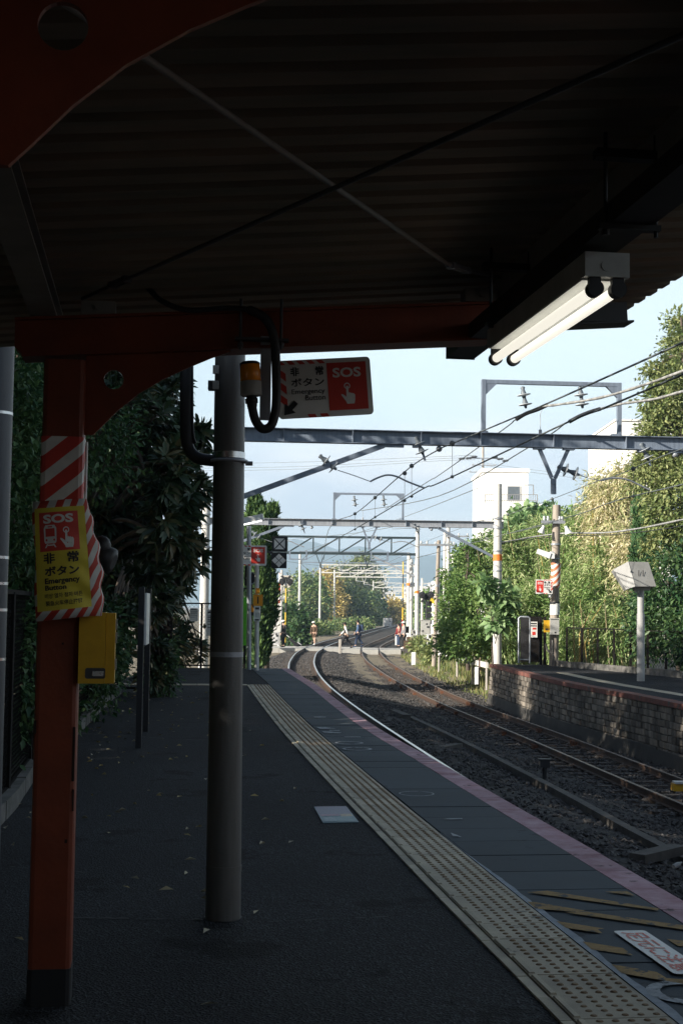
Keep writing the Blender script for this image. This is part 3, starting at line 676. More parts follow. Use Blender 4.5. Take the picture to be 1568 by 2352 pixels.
# fallen leaves
mb = MB()
def leaf_on(p, r):
    a = R.uniform(0, 6.28); d = V((math.cos(a), math.sin(a), 0)) * r; s = V((-d.y, d.x, 0)) * R.uniform(.3, .5)
    z1, z2 = R.uniform(.002, .02), R.uniform(.002, .02)
    mb.add([p - d + V((0, 0, .006)), p + s + V((0, 0, z1 + .006)), p + d + V((0, 0, .008)), p - s + V((0, 0, z2 + .006))], [(0, 3, 2), (0, 2, 1)])
for i in range(260):
    y = R.uniform(5.5, 24); x = -3.2 + abs(R.gauss(0, .9)) if R.random() < .75 else R.uniform(-2.5, -.4)
    if x < interp(TACL, y) - .1: leaf_on(V((x - .03 * (y - 14), y, 0)), R.uniform(.02, .042))
for u, v in ((310, 2020), (480, 2310), (45, 2160), (1350 * .7, 2000), (290, 2040), (610, 1885), (130, 2050), (430, 1920), (835 * .7, 1830), (860 * .7, 1940)): leaf_on(G(u, v), .035)
mb.build('fallen_leaves', 'litter', kind='stuff')
# kerb at the foot of the left fence
mb = MB()
kp = [V((-2.05, 7.6, 0)), V((-2.33, 10.3, 0)), V((-2.6, 12.2, 0)), V((-2.98, 16.3, 0)), V((-3.5, 21.6, 0)), V((-3.6, 23.2, 0))]
for i in range(len(kp) - 1):
    a, b = kp[i], kp[i + 1]; L = (b - a).length; n = max(1, int(L / .6))
    for k in range(n):
        p, q = a.lerp(b, k / n), a.lerp(b, (k + .96) / n)
        mb.bar(p + V((-.08, 0, .06)), q + V((-.08, 0, .06)), .16 + R.uniform(-.01, .01), .14 + R.uniform(-.015, .015))
mb.build('kerb', 'kerb', kind='structure')
mb = MB()
fb = [V((interp(FB, y) - .12, y, ZP)) for y in (47.5, 46.6, 44, 40, 36, 30, 22)]
for i in range(len(fb) - 1):
    a, b = fb[i], fb[i + 1]; n = max(1, int((b - a).length / .7))
    for k in range(n): mb.bar(a.lerp(b, k / n) + V((0, 0, .09)), a.lerp(b, (k + .97) / n) + V((0, 0, .09)), .18, .2 + R.uniform(-.02, .02))
mb.build('kerb', 'kerb', kind='structure')

# ------------------------------------------------------------------ near canopy
AZ = math.radians(7.9)
ET = V((-math.sin(AZ), math.cos(AZ), 0)); EN = V((math.cos(AZ), math.sin(AZ), 0))
C0 = V((-1.066, 5.312, 0))
def K(u, v, t):                                            # canopy plane at distance t along the track -> local (s, t, z)
    d = ray(u, v); k = (t - (V((0, 0, EYE)) - C0).dot(ET)) / d.dot(ET)
    P = V((0, 0, EYE)) + d * k - C0
    return V((P.dot(EN), t, P.z))
def KS(u, v, s):                                           # plane at lateral offset s
    d = ray(u, v); k = (s - (V((0, 0, EYE)) - C0).dot(EN)) / d.dot(EN)
    P = V((0, 0, EYE)) + d * k - C0
    return V((s, P.dot(ET), P.z))
cn = thing('platform_canopy', 'low station canopy with orange red posts and beams over a dark ribbed roof', 'canopy', C0, AZ)
# frame parts (front plane of the frame at t = -.078)
def frame_parts(t0, full):
    yb = t0
    m = MB()                                               # cross beam, tapering out to the eave
    s0, s1 = -.19, 1.86
    zb0, zb1, zt0, zt1 = 2.421, 2.573, 2.548, 2.705
    mid = .62
    prof = lambda y: [(s0, y, zb0 + .03), (s0 + .03, y, zb0), (s1, y, zb1), (s1, y, zt1), (s0, y, zt0)]
    a = [V(q) for q in prof(yb - .055)]; b = [V(q) for q in prof(yb + .055)]
    m.add(a + b, [(0, 1, 2, 3, 4), (9, 8, 7, 6, 5)] + [(i, 5 + i, 5 + (i + 1) % 5, (i + 1) % 5) for i in range(5)])
    beam = m.build('cross_beam', 'vermilion', cn)
    m = MB()                                               # bottom flange
    m.bar((s0 + .03, yb, zb0 - .006), (s1 + .004, yb, zb1 - .006), .15, .01); m.bar((s0, yb, zt0 + .006), (s1 + .01, yb, zt1 + .006), .15, .01)
    m.build('flange', 'vermilion', beam)
    m = MB(); m.bar((s1 - .12, yb, 2.66), (2.23, yb, 2.692), .07, .075); m.bar((s1 + .006, yb, 2.615), (2.25, yb, 2.6475), .12, .008); m.build('eave_bracket', 'darksteel', beam)
    m = MB(); m.box((0, yb, 1.27), (.156, .156, 2.27), bev=.018); post = m.build('post', 'vermilion', cn)
    m = MB(); m.box((0, yb, .066), (.16, .16, .136), bev=.018); m.build('base_paint', 'black_paint', post)
    # haunch plate
    pts = [(196, 999), (214, 999), (232, 982), (271, 943), (318, 905), (375, 871), (428.6, 846), (489, 821), (528.6, 809), (532, 793), (197, 806)]
    q = [K(u, v, -.03) for u, v in pts]
    out = [(p.x, p.z) for p in q]
    h = K(262, 872, -.03)
    hole = [(h.x + .0375 * math.cos(-2 * math.pi * i / 24), h.z + .0375 * math.sin(-2 * math.pi * i / 24)) for i in range(24)]
    out[0] = (.078, out[0][1]); out[-1] = (.078, zb0 + .012); out[-2] = (out[-2][0], zb0 + .073 * (out[-2][0] - s0) + .003)
    m = MB(); m.prism(out, [hole], (0, yb - .032, 0), (1, 0, 0), (0, 0, 1), (0, .014, 0)); m.build('haunch_bracket', 'vermilion', post)
    if full:
        m = MB()
        for z0, z1, mm in ((2.11, 1.805, 'stripe'),): m.box((0, yb, (z0 + z1) / 2), (.162, .162, z0 - z1), bev=.02)
        m.build('stripe_wrap', 'stripe', post)
        for sx, z, w, h in ((-.079, 1.2, .004, .05), (-.079, .95, .004, .1), (.07, .92, .009, .2), (.072, .75, .006, .08), (-.074, 1.02, .01, .05), (.05, .6, .01, .014), (.02, 1.33, .008, .008)):
            m = MB(); m.box((sx, yb - .0775, z), (w, .004, h)); m.build('rust_patch', 'rust', post)
    return post
frame_parts(0.0, True)
SP = 3.31
for k in (1, 2): frame_parts(-SP * k, False)
def zroof(s): return 2.665 + .09 * s
# ribbed roof sheet
m = MB(); pitch = .15; t = -12.0; prof = []
while t < .98:
    prof += [(t, 0), (t + .085, 0), (t + .103, .026), (t + .132, .026)]; t += pitch
srow = [-1.5, -.5, .5, 1.5, 2.54]
n = len(prof)
vs = [V((s, a, zroof(s) + h + .0)) for s in srow for a, h in prof] + [V((s, a, zroof(s) + h + .006)) for s in srow for a, h in prof]
fs = []; o2 = n * len(srow)
for j in range(len(srow) - 1):
    for i in range(n - 1):
        a, b, c, d = j * n + i, j * n + i + 1, (j + 1) * n + i + 1, (j + 1) * n + i
        fs += [(a, b, c, d), (o2 + d, o2 + c, o2 + b, o2 + a)]
m.add(vs, fs); m.build('roof_sheet', 'roof', cn)
# purlins (channels along the track)
for s, w, tb in ((-.085, .1, .3), (1.74, .075, .42), (.85, .0, 0)):
    if not w: continue
    zb = 2.548 + .0775 * (s + .19) + .016
    m = MB(); zt = zroof(s) - .003
    m.b2((s - w / 2, -12, zb), (s + w / 2, tb, zb + .006)); m.b2((s - w / 2, -12, zb + .0062), (s - w / 2 + .006, tb, zt)); m.b2((s - w / 2 + .0062, -12, zt - .006), (s + w / 2, tb, zt))
    m.build('purlin', 'purlin', cn)
# small cleats where rods meet the beam
for s in (.12, 1.62):
    m = MB(); m.box((s, -.01, 2.548 + .0775 * (s + .19) + .04), (.13, .09, .055)); m.cyl((s, -.05, 2.548 + .0775 * (s + .19) + .04), (s, -.075, 2.548 + .0775 * (s + .19) + .04), .012, 6); m.build('cleat', 'purlin', cn)
# crossed brace rods
A0 = K(1150, 640, -.03); 
a1 = V((1.61, -.05, 2.71)); a0 = V((.06, -3.1, 2.6))
a1 = K(1148, 637, -.06); tb = K(1050, 614, -.38)
q = K(345, 140, -2.75)
j0 = K(1031, 609, -.40); j1 = K(1074, 622, -.27)
m = MB(); m.cyl(j0, j0 + (q - j0) * 1.15, .008, 8); m.cyl(j1, a1, .008, 8); rod = m.build('brace_rod', 'purlin', cn)
m = MB(); d = (j1 - j0).normalized(); c = (j0 + j1) / 2
sd = d.cross(V((0, 0, 1))).normalized()
for sg in (-1, 1): m.bar(c + d * -.055 + sd * .013 * sg, c + d * .055 + sd * .013 * sg, .007, .016)
for e in (-1, 1): m.bar(c + d * .05 * e, c + d * .075 * e, .032, .022); 
for e in (-1, 1): m.cyl(c + d * .075 * e, c + d * .1 * e, .011, 6)
m.build('turnbuckle', 'galv', rod)
b0 = K(190, 686, -.06); b1 = K(1568, 80, -2.9)
m = MB(); m.cyl(b0, b0 + (b1 - b0) * 1.1, .0075, 8); rod = m.build('brace_rod', 'darksteel', cn)
m = MB(); d = (b1 - b0).normalized(); c = b0 + d * .36; sd = d.cross(V((0, 0, 1))).normalized()
for sg in (-1, 1): m.bar(c + d * -.055 + sd * .013 * sg, c + d * .055 + sd * .013 * sg, .007, .016)
for e in (-1, 1): m.bar(c + d * .05 * e, c + d * .075 * e, .032, .022)
m.build('turnbuckle', 'darksteel', rod)

# conduits along the left purlin and black cable on top of the beam
t = thing('conduit_pair', 'pair of dark conduit pipes running under the roof beside the left purlin', 'conduit', C0, AZ)
for u, v in ((122, 600), (140, 585)):
    p = K(u, v, -.35); m = MB(); m.cyl((p.x, -9, p.z), (p.x, -.18, p.z), .017, 10); m.build('pipe', 'darksteel', t)
    m = MB()
    for y in (-.5, -1.6, -2.7): m.cyl((p.x, y - .02, p.z), (p.x, y + .02, p.z), .022, 10)
    m.build('coupling', 'darksteel', t)
hose = [(250, 655, .02), (320, 648, -.02), (370, 690, -.07), (430, 712, -.09), (520, 708, -.1), (572, 712, -.11), (612, 735, -.12), (630, 780, -.12), (634, 850, -.12), (634, 930, -.12), (624, 975, -.12), (604, 985, -.12), (588, 968, -.12), (580, 940, -.12), (578, 912, -.12)]
t = thing('flexible_conduit', 'thick black flexible hose looping from the orange beam down to the amber lamp', 'hose', C0, AZ)
m = MB(); P = spline([K(*h) for h in hose], 8); nP = len(P)
m.tube(P, [.011 if i < nP * .35 else (.0175 if i < nP * .93 else .02) for i in range(nP)], 10); m.build('hose', 'rubber', t)
# amber warning lamp
t = thing('warning_lamp', 'amber warning lamp with a dark cap hanging beside the black hose loop', 'lamp', C0, AZ)
c = K(575, 905, -.12); k_ = .00168
m = MB(); top = K(574, 838, -.12); bot = K(576, 876, -.12); bs = K(577, 910, -.12)
m.lathe(bot, top, [(0, .038), (.03, .0395), (.95, .0385), (1, .037)], 20); ln_ = m.build('lens', 'amber', t)
m = MB(); ax = (top - bot).normalized()
m.lathe(top, top + ax * .012, [(0, .0395), (.5, .039), (1, .03)], 20); m.build('cap', 'rubber', t)
m = MB(); m.lathe(bs, bot, [(0, .036), (.08, .041), (.2, .041), (.97, .041), (1, .039)], 20); m.build('base', 'offwhite', t)
m = MB(); m.lathe(K(579, 938, -.12), bs, [(0, .018), (.4, .018), (.42, .025), (.8, .025), (.82, .02), (1, .02)], 10); m.build('gland', 'rubber', t)
# bracket flat that carries sign and lamp
t = thing('hanger_bracket', 'grey steel hanger strap clamped with bolts under the orange beam', 'bracket', C0, AZ)
p = K(611, 785, -.05); q = K(616, 966, -.05)
m = MB(); m.b2((p.x - .021, -.06, q.z), (p.x + .021, -.052, p.z + .02)); m.build('strap', 'galv', t)
m = MB(); z = K(600, 786, -.06).z
for u in (552, 645):
    x = K(u, 786, -.09).x; zz_ = K(u, 790, -.09).z
    m.cyl((x, -.095, zz_ - .022), (x, -.095, zz_ + .175), .006, 8)
    m.cyl((x, -.095, zz_ - .014), (x, -.095, zz_ + .004), .013, 6)
m.b2((K(540, 786, -.09).x, -.115, z - .002), (K(662, 786, -.09).x, -.075, z + .008)); m.build('clamp', 'darksteel', t)

# pictograms shared by the SOS signs: mapping function from panel units (x right, y up, 0..1) to space
def hand_poly():
    pts = [(.40, 1.0), (.46, 1.04), (.53, 1.0), (.54, .62), (.60, .66), (.66, .60), (.72, .63), (.78, .57), (.84, .60), (.90, .54), (.94, .50), (.92, .2), (.86, .0), (.40, .0), (.33, .16), (.16, .38), (.05, .52), (.08, .58), (.2, .54), (.38, .4)]
    return pts
def flat(mbq, pts, fn, mi):
    tri = tessellate_polygon([[V((a, b, 0)) for a, b in pts]])
    vs = [fn(V((a, b))) for a, b in pts]
    nrm = None
    mbq.add(vs, [tuple(t) for t in tri], mi)
def emblem(fn, x0, y0, w, h, mbq, mi, train, bg):
    hx = x0 + (w * .5 if train else w * .25); hw = w * (.46 if train else .5)
    flat(mbq, [(hx + a * hw, y0 + b * h * .72) for a, b in hand_poly()], fn, mi)
    cx, cy = hx + .465 * hw, y0 + .74 * h
    r1, r0 = w * (.095 if train else .1), w * (.065 if train else .07)
    asp = w / h
    n = 18; 
    for i in range(n):
        a, b = 2 * math.pi * i / n, 2 * math.pi * (i + 1) / n
        f2 = [(cx + r * math.cos(q), cy + r * math.sin(q) * emblem.k) for r, q in ((r0, a), (r1, a), (r1, b), (r0, b))]
        flat(mbq, f2, fn, mi)
    if train:
        T = lambda a, b: (x0 + a * w * .46, y0 + b * h)
        flat(mbq, [T(.1, .3), T(.16, .22), T(.84, .22), T(.9, .3), T(.92, .85), T(.8, .98), T(.2, .98), T(.08, .85)], fn, mi)
        flat(mbq, [T(.12, .04), T(.22, .04), T(.36, .2), T(.26, .2)], fn, mi); flat(mbq, [T(.88, .04), T(.78, .04), T(.64, .2), T(.74, .2)], fn, mi)
        flat(mbq, [T(.3, .12), T(.7, .12), T(.66, .17), T(.34, .17)], fn, mi)
        f3 = lambda p: fn(p, .0012)
        flat(mbq, [T(.2, .5), T(.8, .5), T(.8, .84), T(.2, .84)], f3, bg); flat(mbq, [T(.35, .88), T(.65, .88), T(.65, .93), T(.35, .93)], f3, bg)
        for a in (.25, .75): flat(mbq, [T(a + .06 * math.cos(q), .36 + .05 * math.sin(q)) for q in [2 * math.pi * i / 10 for i in range(10)]], f3, bg)
emblem.k = 1.0
def sos_board(parent, O, ex, ey, W, H, flip=False, arrow=True):     # origin bottom left; white board, stripes, words, red panel
    ex = V(ex).normalized(); ey = V(ey).normalized(); nz = ex.cross(ey)
    O = V(O)
    mb = MB(); mb.prism(rr(0, 0, W, H, H * .07), [], O - nz * .006, ex, ey, nz * .006); bd = mb.build('board', 'signwhite', parent)
    fn = lambda p, lift=0.0: O + ex * p.x + ey * p.y + nz * (.0022 + lift)
    X = lambda a: (W * (1 - a) if flip else W * a)
    sg = -1 if flip else 1
    mr = MB()
    rx0, rx1 = sorted((X(.535), X(.95)))
    flat(mr, [(rx0, H * .1), (rx1, H * .1), (rx1, H * .92), (rx0, H * .92)], fn, 0)
    st = lambda pts: flat(mr, [(X(a) , H * b) for a, b in pts], fn, 0)
    for i in range(5):                                     # slant red bars round the words
        a = .005 + .105 * i
        st([(a, .985), (a + .06, .985), (a + .1, .92), (a + .04, .92)])
    for i in range(3):
        b = .90 - .22 * i; st([(.0, b), (.0, b - .12), (.1, b - .27), (.1, b - .13)])
    for a in (.3, .43): st([(a, .06 + .0), (a + .08, .06), (a + .1, .0), (a + .02, .0)])
    mr.build('red_panel', 'signred', bd)
    mw = MB(); f4 = lambda p, lift=0.0: fn(p, .0014 + lift)
    rw = rx1 - rx0
    mw.text('SOS', H * .17, (rx0 + rw * .5, H * .66, 0), ex, ey, align='CENTER', bold=.03, fn=f4, fit=rw * .72)
    emblem.k = 1.0; emblem(f4, rx0 + rw * .1, H * .2, rw * .8, H * .42, mw, 0, False, 0)
    mw.build('white_lettering', 'signwhite', bd)
    mk = MB(); tx0, tx1 = sorted((X(.15), X(.5))); tw = tx1 - tx0
    mk.text('非', H * .155, (tx0, H * .72, 0), ex, ey, bold=.034, fn=f4); mk.text('常', H * .155, (tx1, H * .72, 0), ex, ey, align='RIGHT', bold=.034, fn=f4)
    mk.text('ボタン', H * .14, (tx0, H * .54, 0), ex, ey, bold=.02, fn=f4, fit=tw)
    mk.text('Emergency', H * .11, (tx0, H * .385, 0), ex, ey, bold=.01, fn=f4, fit=tw)
    mk.text('Button', H * .09, (tx1, H * .295, 0), ex, ey, align='RIGHT', bold=.01, fn=f4, fit=tw * .6)
    if arrow:
        ar = [(.0, .0), (.5, .08), (.37, .21), (.62, .46), (.46, .62), (.21, .37), (.08, .5)]
        ar = [(a * 1.25, b * 1.25) for a, b in ar]
        ax = W * .055 if not flip else W * .945
        flat(mk, [(ax + sg * a * H * .32, H * .06 + b * H * .32) for a, b in ar], f4, 0)
    mk.build('black_lettering', 'signblack', bd)
    return bd
t = thing('emergency_sign', 'large red and white SOS emergency button sign hanging under the orange beam', 'sign', C0, AZ)
tl, tr, br, bl = K(636, 829, -.04), K(853, 818.5, -.04), K(858, 951, -.04), K(641, 963, -.04)
ex = ((tr - tl) + (br - bl)) / 2; W = ex.length; ey = V((-ex.z, 0, ex.x)).normalized(); Hh = ((tl - bl).length + (tr - br).length) / 2
sos_board(t, bl, ex, ey, W, Hh)
# far pair of similar boards is built further down

# yellow cloth cover over the emergency button
t = thing('button_cover', 'yellow emergency button cover with a red and white border strapped round the orange post', 'cover', C0, AZ)
TT = -.235
TL, TR, BR_, BL = K(79.8, 1169, TT), K(194, 1161.4, TT), K(211.4, 1393, TT), K(86.9, 1406, TT)
def cover_fn(p, lift=0.0):
    a, b = p.x, p.y                                        # b = 0 bottom, 1 top
    q = (BL.lerp(TL, b)).lerp(BR_.lerp(TR, b), a)
    bulge = .02 * (1 - (2 * a - 1) ** 2) + .006 * math.sin(a * 5 + b * 9) * max(0, a - .4) + .006 * math.sin((b * 1.0 + a * .45) * 22) * max(0, a - .5) * 2 * (1 if b < .45 else .35)
    return q + V((0, -bulge - lift, 0))
def grid(mbq, a0, a1, b0, b1, na, nb, fn, lift=0.0, mi=0):
    vs = [fn(V((a0 + (a1 - a0) * i / na, b0 + (b1 - b0) * j / nb)), lift) for j in range(nb + 1) for i in range(na + 1)]
    mbq.add(vs, [(j * (na + 1) + i, j * (na + 1) + i + 1, (j + 1) * (na + 1) + i + 1, (j + 1) * (na + 1) + i) for j in range(nb) for i in range(na)], mi, True)
m = MB(); grid(m, 0, 1, 0, 1, 24, 40, cover_fn); m.build('front_panel', 'yellow', t)
# hem and sides: rings swept back to the post
ol = [(0, 1), (.25, 1), (.5, 1), (.75, 1), (1, 1), (1, .8), (1, .6), (1, .4), (1, .2), (1, 0), (.75, 0), (.5, 0), (.25, 0), (0, 0), (0, .2), (0, .4), (0, .6), (0, .8)]
ol2 = []
for i in range(len(ol)):
    a, b = ol[i], ol[(i + 1) % len(ol)]
    for k in range(4): ol2.append((a[0] + (b[0] - a[0]) * k / 4, a[1] + (b[1] - a[1]) * k / 4))
m = MB(); n = len(ol2)
def hem(p, f):
    q = cover_fn(V(p)); c = V((.0, TT, q.z))
    ox = {0: 0, 1: 0}
    dx = dz = 0
    if p[0] >= .999: dx = .010 + .028 * math.sin(min(1, max(0, 1 - p[1])) * 2.4) + .006 * math.sin(p[1] * 23)
    if p[0] <= .001: dx = -.006 - .004 * math.sin(p[1] * 9)
    if p[1] >= .999: dz = .027
    if p[1] <= .001: dz = -.034
    if f == 1: return q + V((dx, .01, dz))
    if f == 2: return q + V((dx * 1.15, .10, dz * 1.02))
    return q
rings = [[hem(p, f) for p in ol2] for f in (0, 1, 2)]
m.add([q for r in rings for q in r], [(j * n + i, (j + 1) * n + i, (j + 1) * n + (i + 1) % n, j * n + (i + 1) % n) for j in range(2) for i in range(n)], 0, True)
m.build('striped_border', 'stripefine', t)
m = MB(); grid(m, .09, .86, .575, .955, 10, 12, cover_fn, .0015); m.build('red_square', 'signred', t)
m = MB()
f5 = lambda p, lift=0.0: cover_fn(p, .0028 + lift)
m.text('SOS', .088, (.47, .845, 0), (1, 0, 0), (0, 1, 0), align='CENTER', bold=.04, fn=f5, fit=.6)
emblem.k = .5
emblem(f5, .15, .6, .65, .235, m, 0, True, 1)
m.build('white_lettering', ['signwhite', 'signred'], t)
m = MB(); f6 = lambda p, lift=0.0: cover_fn(p, .0016)
def ct(body, size, x, y, fit, align='LEFT', bold=.02): m.text(body, size, (x, y, 0), (1, 0, 0), (0, 1, 0), align=align, bold=bold, fn=f6, fit=fit)
ct('非', .105, .15, .455, .22, bold=.03); ct('常', .105, .83, .455, .22, 'RIGHT', bold=.03)
ct('ボタン', .092, .16, .335, .66, bold=.035)
ct('Emergency', .072, .16, .243, .66, bold=.03); ct('Button', .05, .16, .196, .4, bold=.03)
ct('비상 열차 정지 버튼', .048, .15, .118, .7, bold=.01); ct('緊急火车停止按钮', .05, .16, .045, .68, bold=.014)
m.build('black_lettering', 'signblack', t)
# yellow call box beside the post
t = thing('call_box', 'yellow metal emergency call box fixed to the right side of the orange post', 'call box', C0, AZ)
p0 = K(179, 1570, -.11); p1 = K(266, 1407, -.11)
xw = p1.x - p0.x
m = MB(); m.b2((p0.x, -.108, p0.z), (p0.x + xw * .735, .03, p1.z)); m.build('door', 'boxyellow', t)
m = MB(); m.b2((p0.x + xw * .745, -.1, p0.z), (p1.x, .03, p1.z - .002)); m.build('body', 'boxyellow', t)
m = MB(); m.prism(rr(0, 0, .074, .04, .008), [], (p0.x + .026, -.1095, p0.z + .018), (1, 0, 0), (0, 0, 1), (0, .003, 0)); lp = m.build('latch', 'darksteel', t)
m = MB(); m.b2((p0.x + .052, -.1125, p0.z + .028), (p0.x + .094, -.1098, p0.z + .046)); m.build('plate', 'brightsteel', lp)
m = MB()
for z in (p0.z + .05, p0.z + .15, p0.z + .2): m.b2((p1.x + .0005, -.07, z), (p1.x + .007, -.05, z + .04))
m.build('hinge', 'galv', t)
# horn behind the cover
t = thing('alarm_horn', 'dark grey rounded horn with a hood sticking out behind the yellow cover', 'horn', C0, AZ)
h0 = K(232, 1262, .0); h1 = K(262, 1292, -.02)
m = MB(); m.lathe(h0 + V((-.08, .02, .0)), h1, [(0, .035), (.45, .04), (.5, .055), (.95, .05), (1, .03)], 14); m.build('body', 'horn', t)
m = MB(); m.ball(K(234, 1254, -.02), .04, 12, sc=(.9, .9, 1.0)); m.build('hood', 'horn', t)
m = MB(); m.bar(K(238, 1300, 0), K(225, 1345, 0), .02, .02); m.build('arm', 'horn', t)
# sky light on the post's right face, drawn as a thin white strip
t = thing('cable', 'thin pale cable running down the right edge of the striped post', 'cable', C0, AZ)
m = MB(); x = .0865
m.tube([(x, .0, 2.1), (x, .0, 1.97), (x, .0, 1.81), (x + .01, -.02, 1.76), (x + .022, -.05, 1.7), (x + .02, -.1, 1.62)], .005, 8); m.build('cable', 'white', t)

# fluorescent lamp under its cable rail
def fl(u, v, depth_ratio=1.0): pass
S1, S2 = 1.615, 1.685
n1 = KS(1365, 665, S1); n2 = KS(1421, 662, S2); f1 = KS(1131, 830, S1); f2 = KS(1171, 832, S2)
zt_ = (n1.z + n2.z) / 2; tn = (n1.y + n2.y) / 2; tf = tn + 1.2
t = thing('fluorescent_lamp', 'lit twin tube fluorescent lamp hanging below the black rail near the roof edge', 'lamp', C0, AZ)
m = MB(); zb = zt_ + .036; zt2 = zb + .07
m.b2((S1 - .035, tn + .012, zb), (S2 + .03, tf - .02, zt2)); hs = m.build('housing', 'offwhite', t)
m = MB(); m.b2((S1 - .035, tn - .01, zb - .002), (S2 + .031, tn + .0115, zt2 + .001)); m.cyl((S1 + .03, tn - .0102, zb + .03), (S1 + .03, tn - .013, zb + .03), .016, 14); m.build('end_cap', 'offwhite', hs)
m = MB(); m.b2((S1 - .032, tn + .03, zb - .006), (S2 + .028, tf - .05, zb - .0005)); m.build('reflector', 'white', hs)
for s in (S1, S2):
    m = MB(); m.cyl((s, tn + .02, zt_), (s, tf - .02, zt_), .0165, 18); m.build('tube', 'tube', t)
    for y, d in ((tn, 1), (tf, -1)):
        m = MB(); m.cyl((s, y - .006 * d, zt_), (s, y + .026 * d, zt_), .0245, 18); m.b2((s - .017, min(y, y + .024 * d), zt_ + .012), (s + .017, max(y, y + .024 * d), zb + .004)); m.build('socket', 'horn', t)
t = thing('cable_rail', 'long black cable rail hung on rods under the roof above the fluorescent lamp', 'cable rail', C0, AZ)
m = MB(); zr0 = zt2 + .003; e = .36
m.b2((S1 - .045, -9, zr0 + .012), (S1 - .038, e, zr0 + .075)); m.b2((S2 + .0, -9, zr0 + .012), (S2 + .007, e, zr0 + .075)); m.b2((S1 - .0378, -9, zr0 + .06), (S2 - .0002, e, zr0 + .066)); m.b2((S1 - .0378, -9, zr0 + .012), (S2 - .0002, e, zr0 + .016)); m.b2((S1 - .046, e + .0005, zr0 + .008), (S2 + .008, e + .012, zr0 + .078))
m.build('rail', 'black_paint', t)
for y in (-2.9, -1.75, -.45):
    m = MB(); x = S1 - .055
    m.cyl((x, y, zr0 - .015), (x, y, zroof(x) + .02), .006, 8); m.b2((x - .02, y - .015, zr0 - .004), (S2 + .03, y + .015, zr0 + .0115)); m.cyl((S2 + .02, y, zr0 - .02), (S2 + .02, y, zroof(x) + .0), .006, 8); m.cyl((x, y, zr0 - .02), (x, y, zr0 - .004), .011, 6)
    m.b2((x - .03, y - .02, zroof(x) - .075), (S2 + .06, y + .02, zroof(x) - .05)); m.build('hanger', 'black_paint', t)
# ---- pipe column and left pole
b = G(512, 2118); cx_, cy_ = b.x - .006, b.y + .084
t = thing('pipe_column', 'thick grey steel pipe column with metal straps in the middle of the platform', 'column', (cx_, cy_, 0))
m = MB(); m.cyl((0, 0, -.05), (-.028, 0, 5.2), .0842, 32, r2=.064); m.build('shaft', 'pipegrey', t)
def zat(v, u, y): return D(u, v, y).z
for v, h, mt_, rr_ in ((1042, .03, 'brightsteel', .0905), (1504, .024, 'galv', .0903), (2001, .03, 'pipegrey', .0905)):
    m = MB(); z = zat(v, 520, cy_ - .084); rr_ = .0842 - .0039 * z + .0018; lx = -.0054 * z; m.cyl((lx, 0, z - h / 2), (lx, 0, z + h / 2), rr_, 32); m.build('strap', mt_, t)
m = MB(); z = zat(1055, 520, cy_ - .084)
n = 32; m.tube([(-.011 + .086 * math.cos(2 * math.pi * i / n), .086 * math.sin(2 * math.pi * i / n), z) for i in range(n + 1)], .0075, 8, caps=False); m.cyl((.07, -.02, z - .012), (.105, -.02, z - .012), .011, 8); m.build('clamp_ring', 'galv', t)
m = MB(); L_ = lambda u, v: D(u, v, cy_) - t.location
m.tube(spline([L_(427, 760), L_(427, 900), L_(427, 985), L_(434, 1030), L_(455, 1052), L_(492, 1058)], 6), .029, 12); m.build('side_arm', 'rubber', t)
m = MB(); m.tube(spline([L_(441, 770), L_(441, 900), L_(442, 985), L_(448, 1018)], 6), .008, 8); m.build('side_cable', 'horn', t)
m = MB(); m.box(L_(486, 886), (.03, .05, .045)); m.cyl(L_(480, 886), L_(496, 886), .012, 8); m.build('insulator_knob', 'darksteel', t)
m = MB(); 
for v in (855, 890): m.box(L_(499, v) + V((0, -.075, 0)), (.028, .02, .04))
m.build('step_plate', 'offwhite', t)
b = D(-15, 1990, 7.96)
mb = MB(); n = 28
for i in range(n):
    a, b_ = 2 * math.pi * i / n, 2 * math.pi * (i + 1) / n
    ro = lambda q: .0885 + .003 * math.sin(q * 3) + .002 * math.sin(q * 7)
    mb.poly([V((r_ * math.cos(q), r_ * math.sin(q), .004)) for r_, q in ((.082, a), (ro(a), a), (ro(b_), b_), (.082, b_))])
mb.build('base_sealant', 'rubber', t)
t = thing('pipe_column', 'plain grey pole with thin straps at the far left edge beside the fence', 'column', (-1.898 - .09, 7.96, 0))
m = MB(); m.cyl((0, 0, -.05), (0, 0, 5), .09, 28); m.build('shaft', 'leftpole', t)
for v in (947, 1280, 1340, 1401, 1515):
    m = MB(); z = zat(v, 15, 7.9); m.cyl((0, 0, z - .008), (0, 0, z + .008), .0915, 28); m.build('strap', 'brightsteel', t)

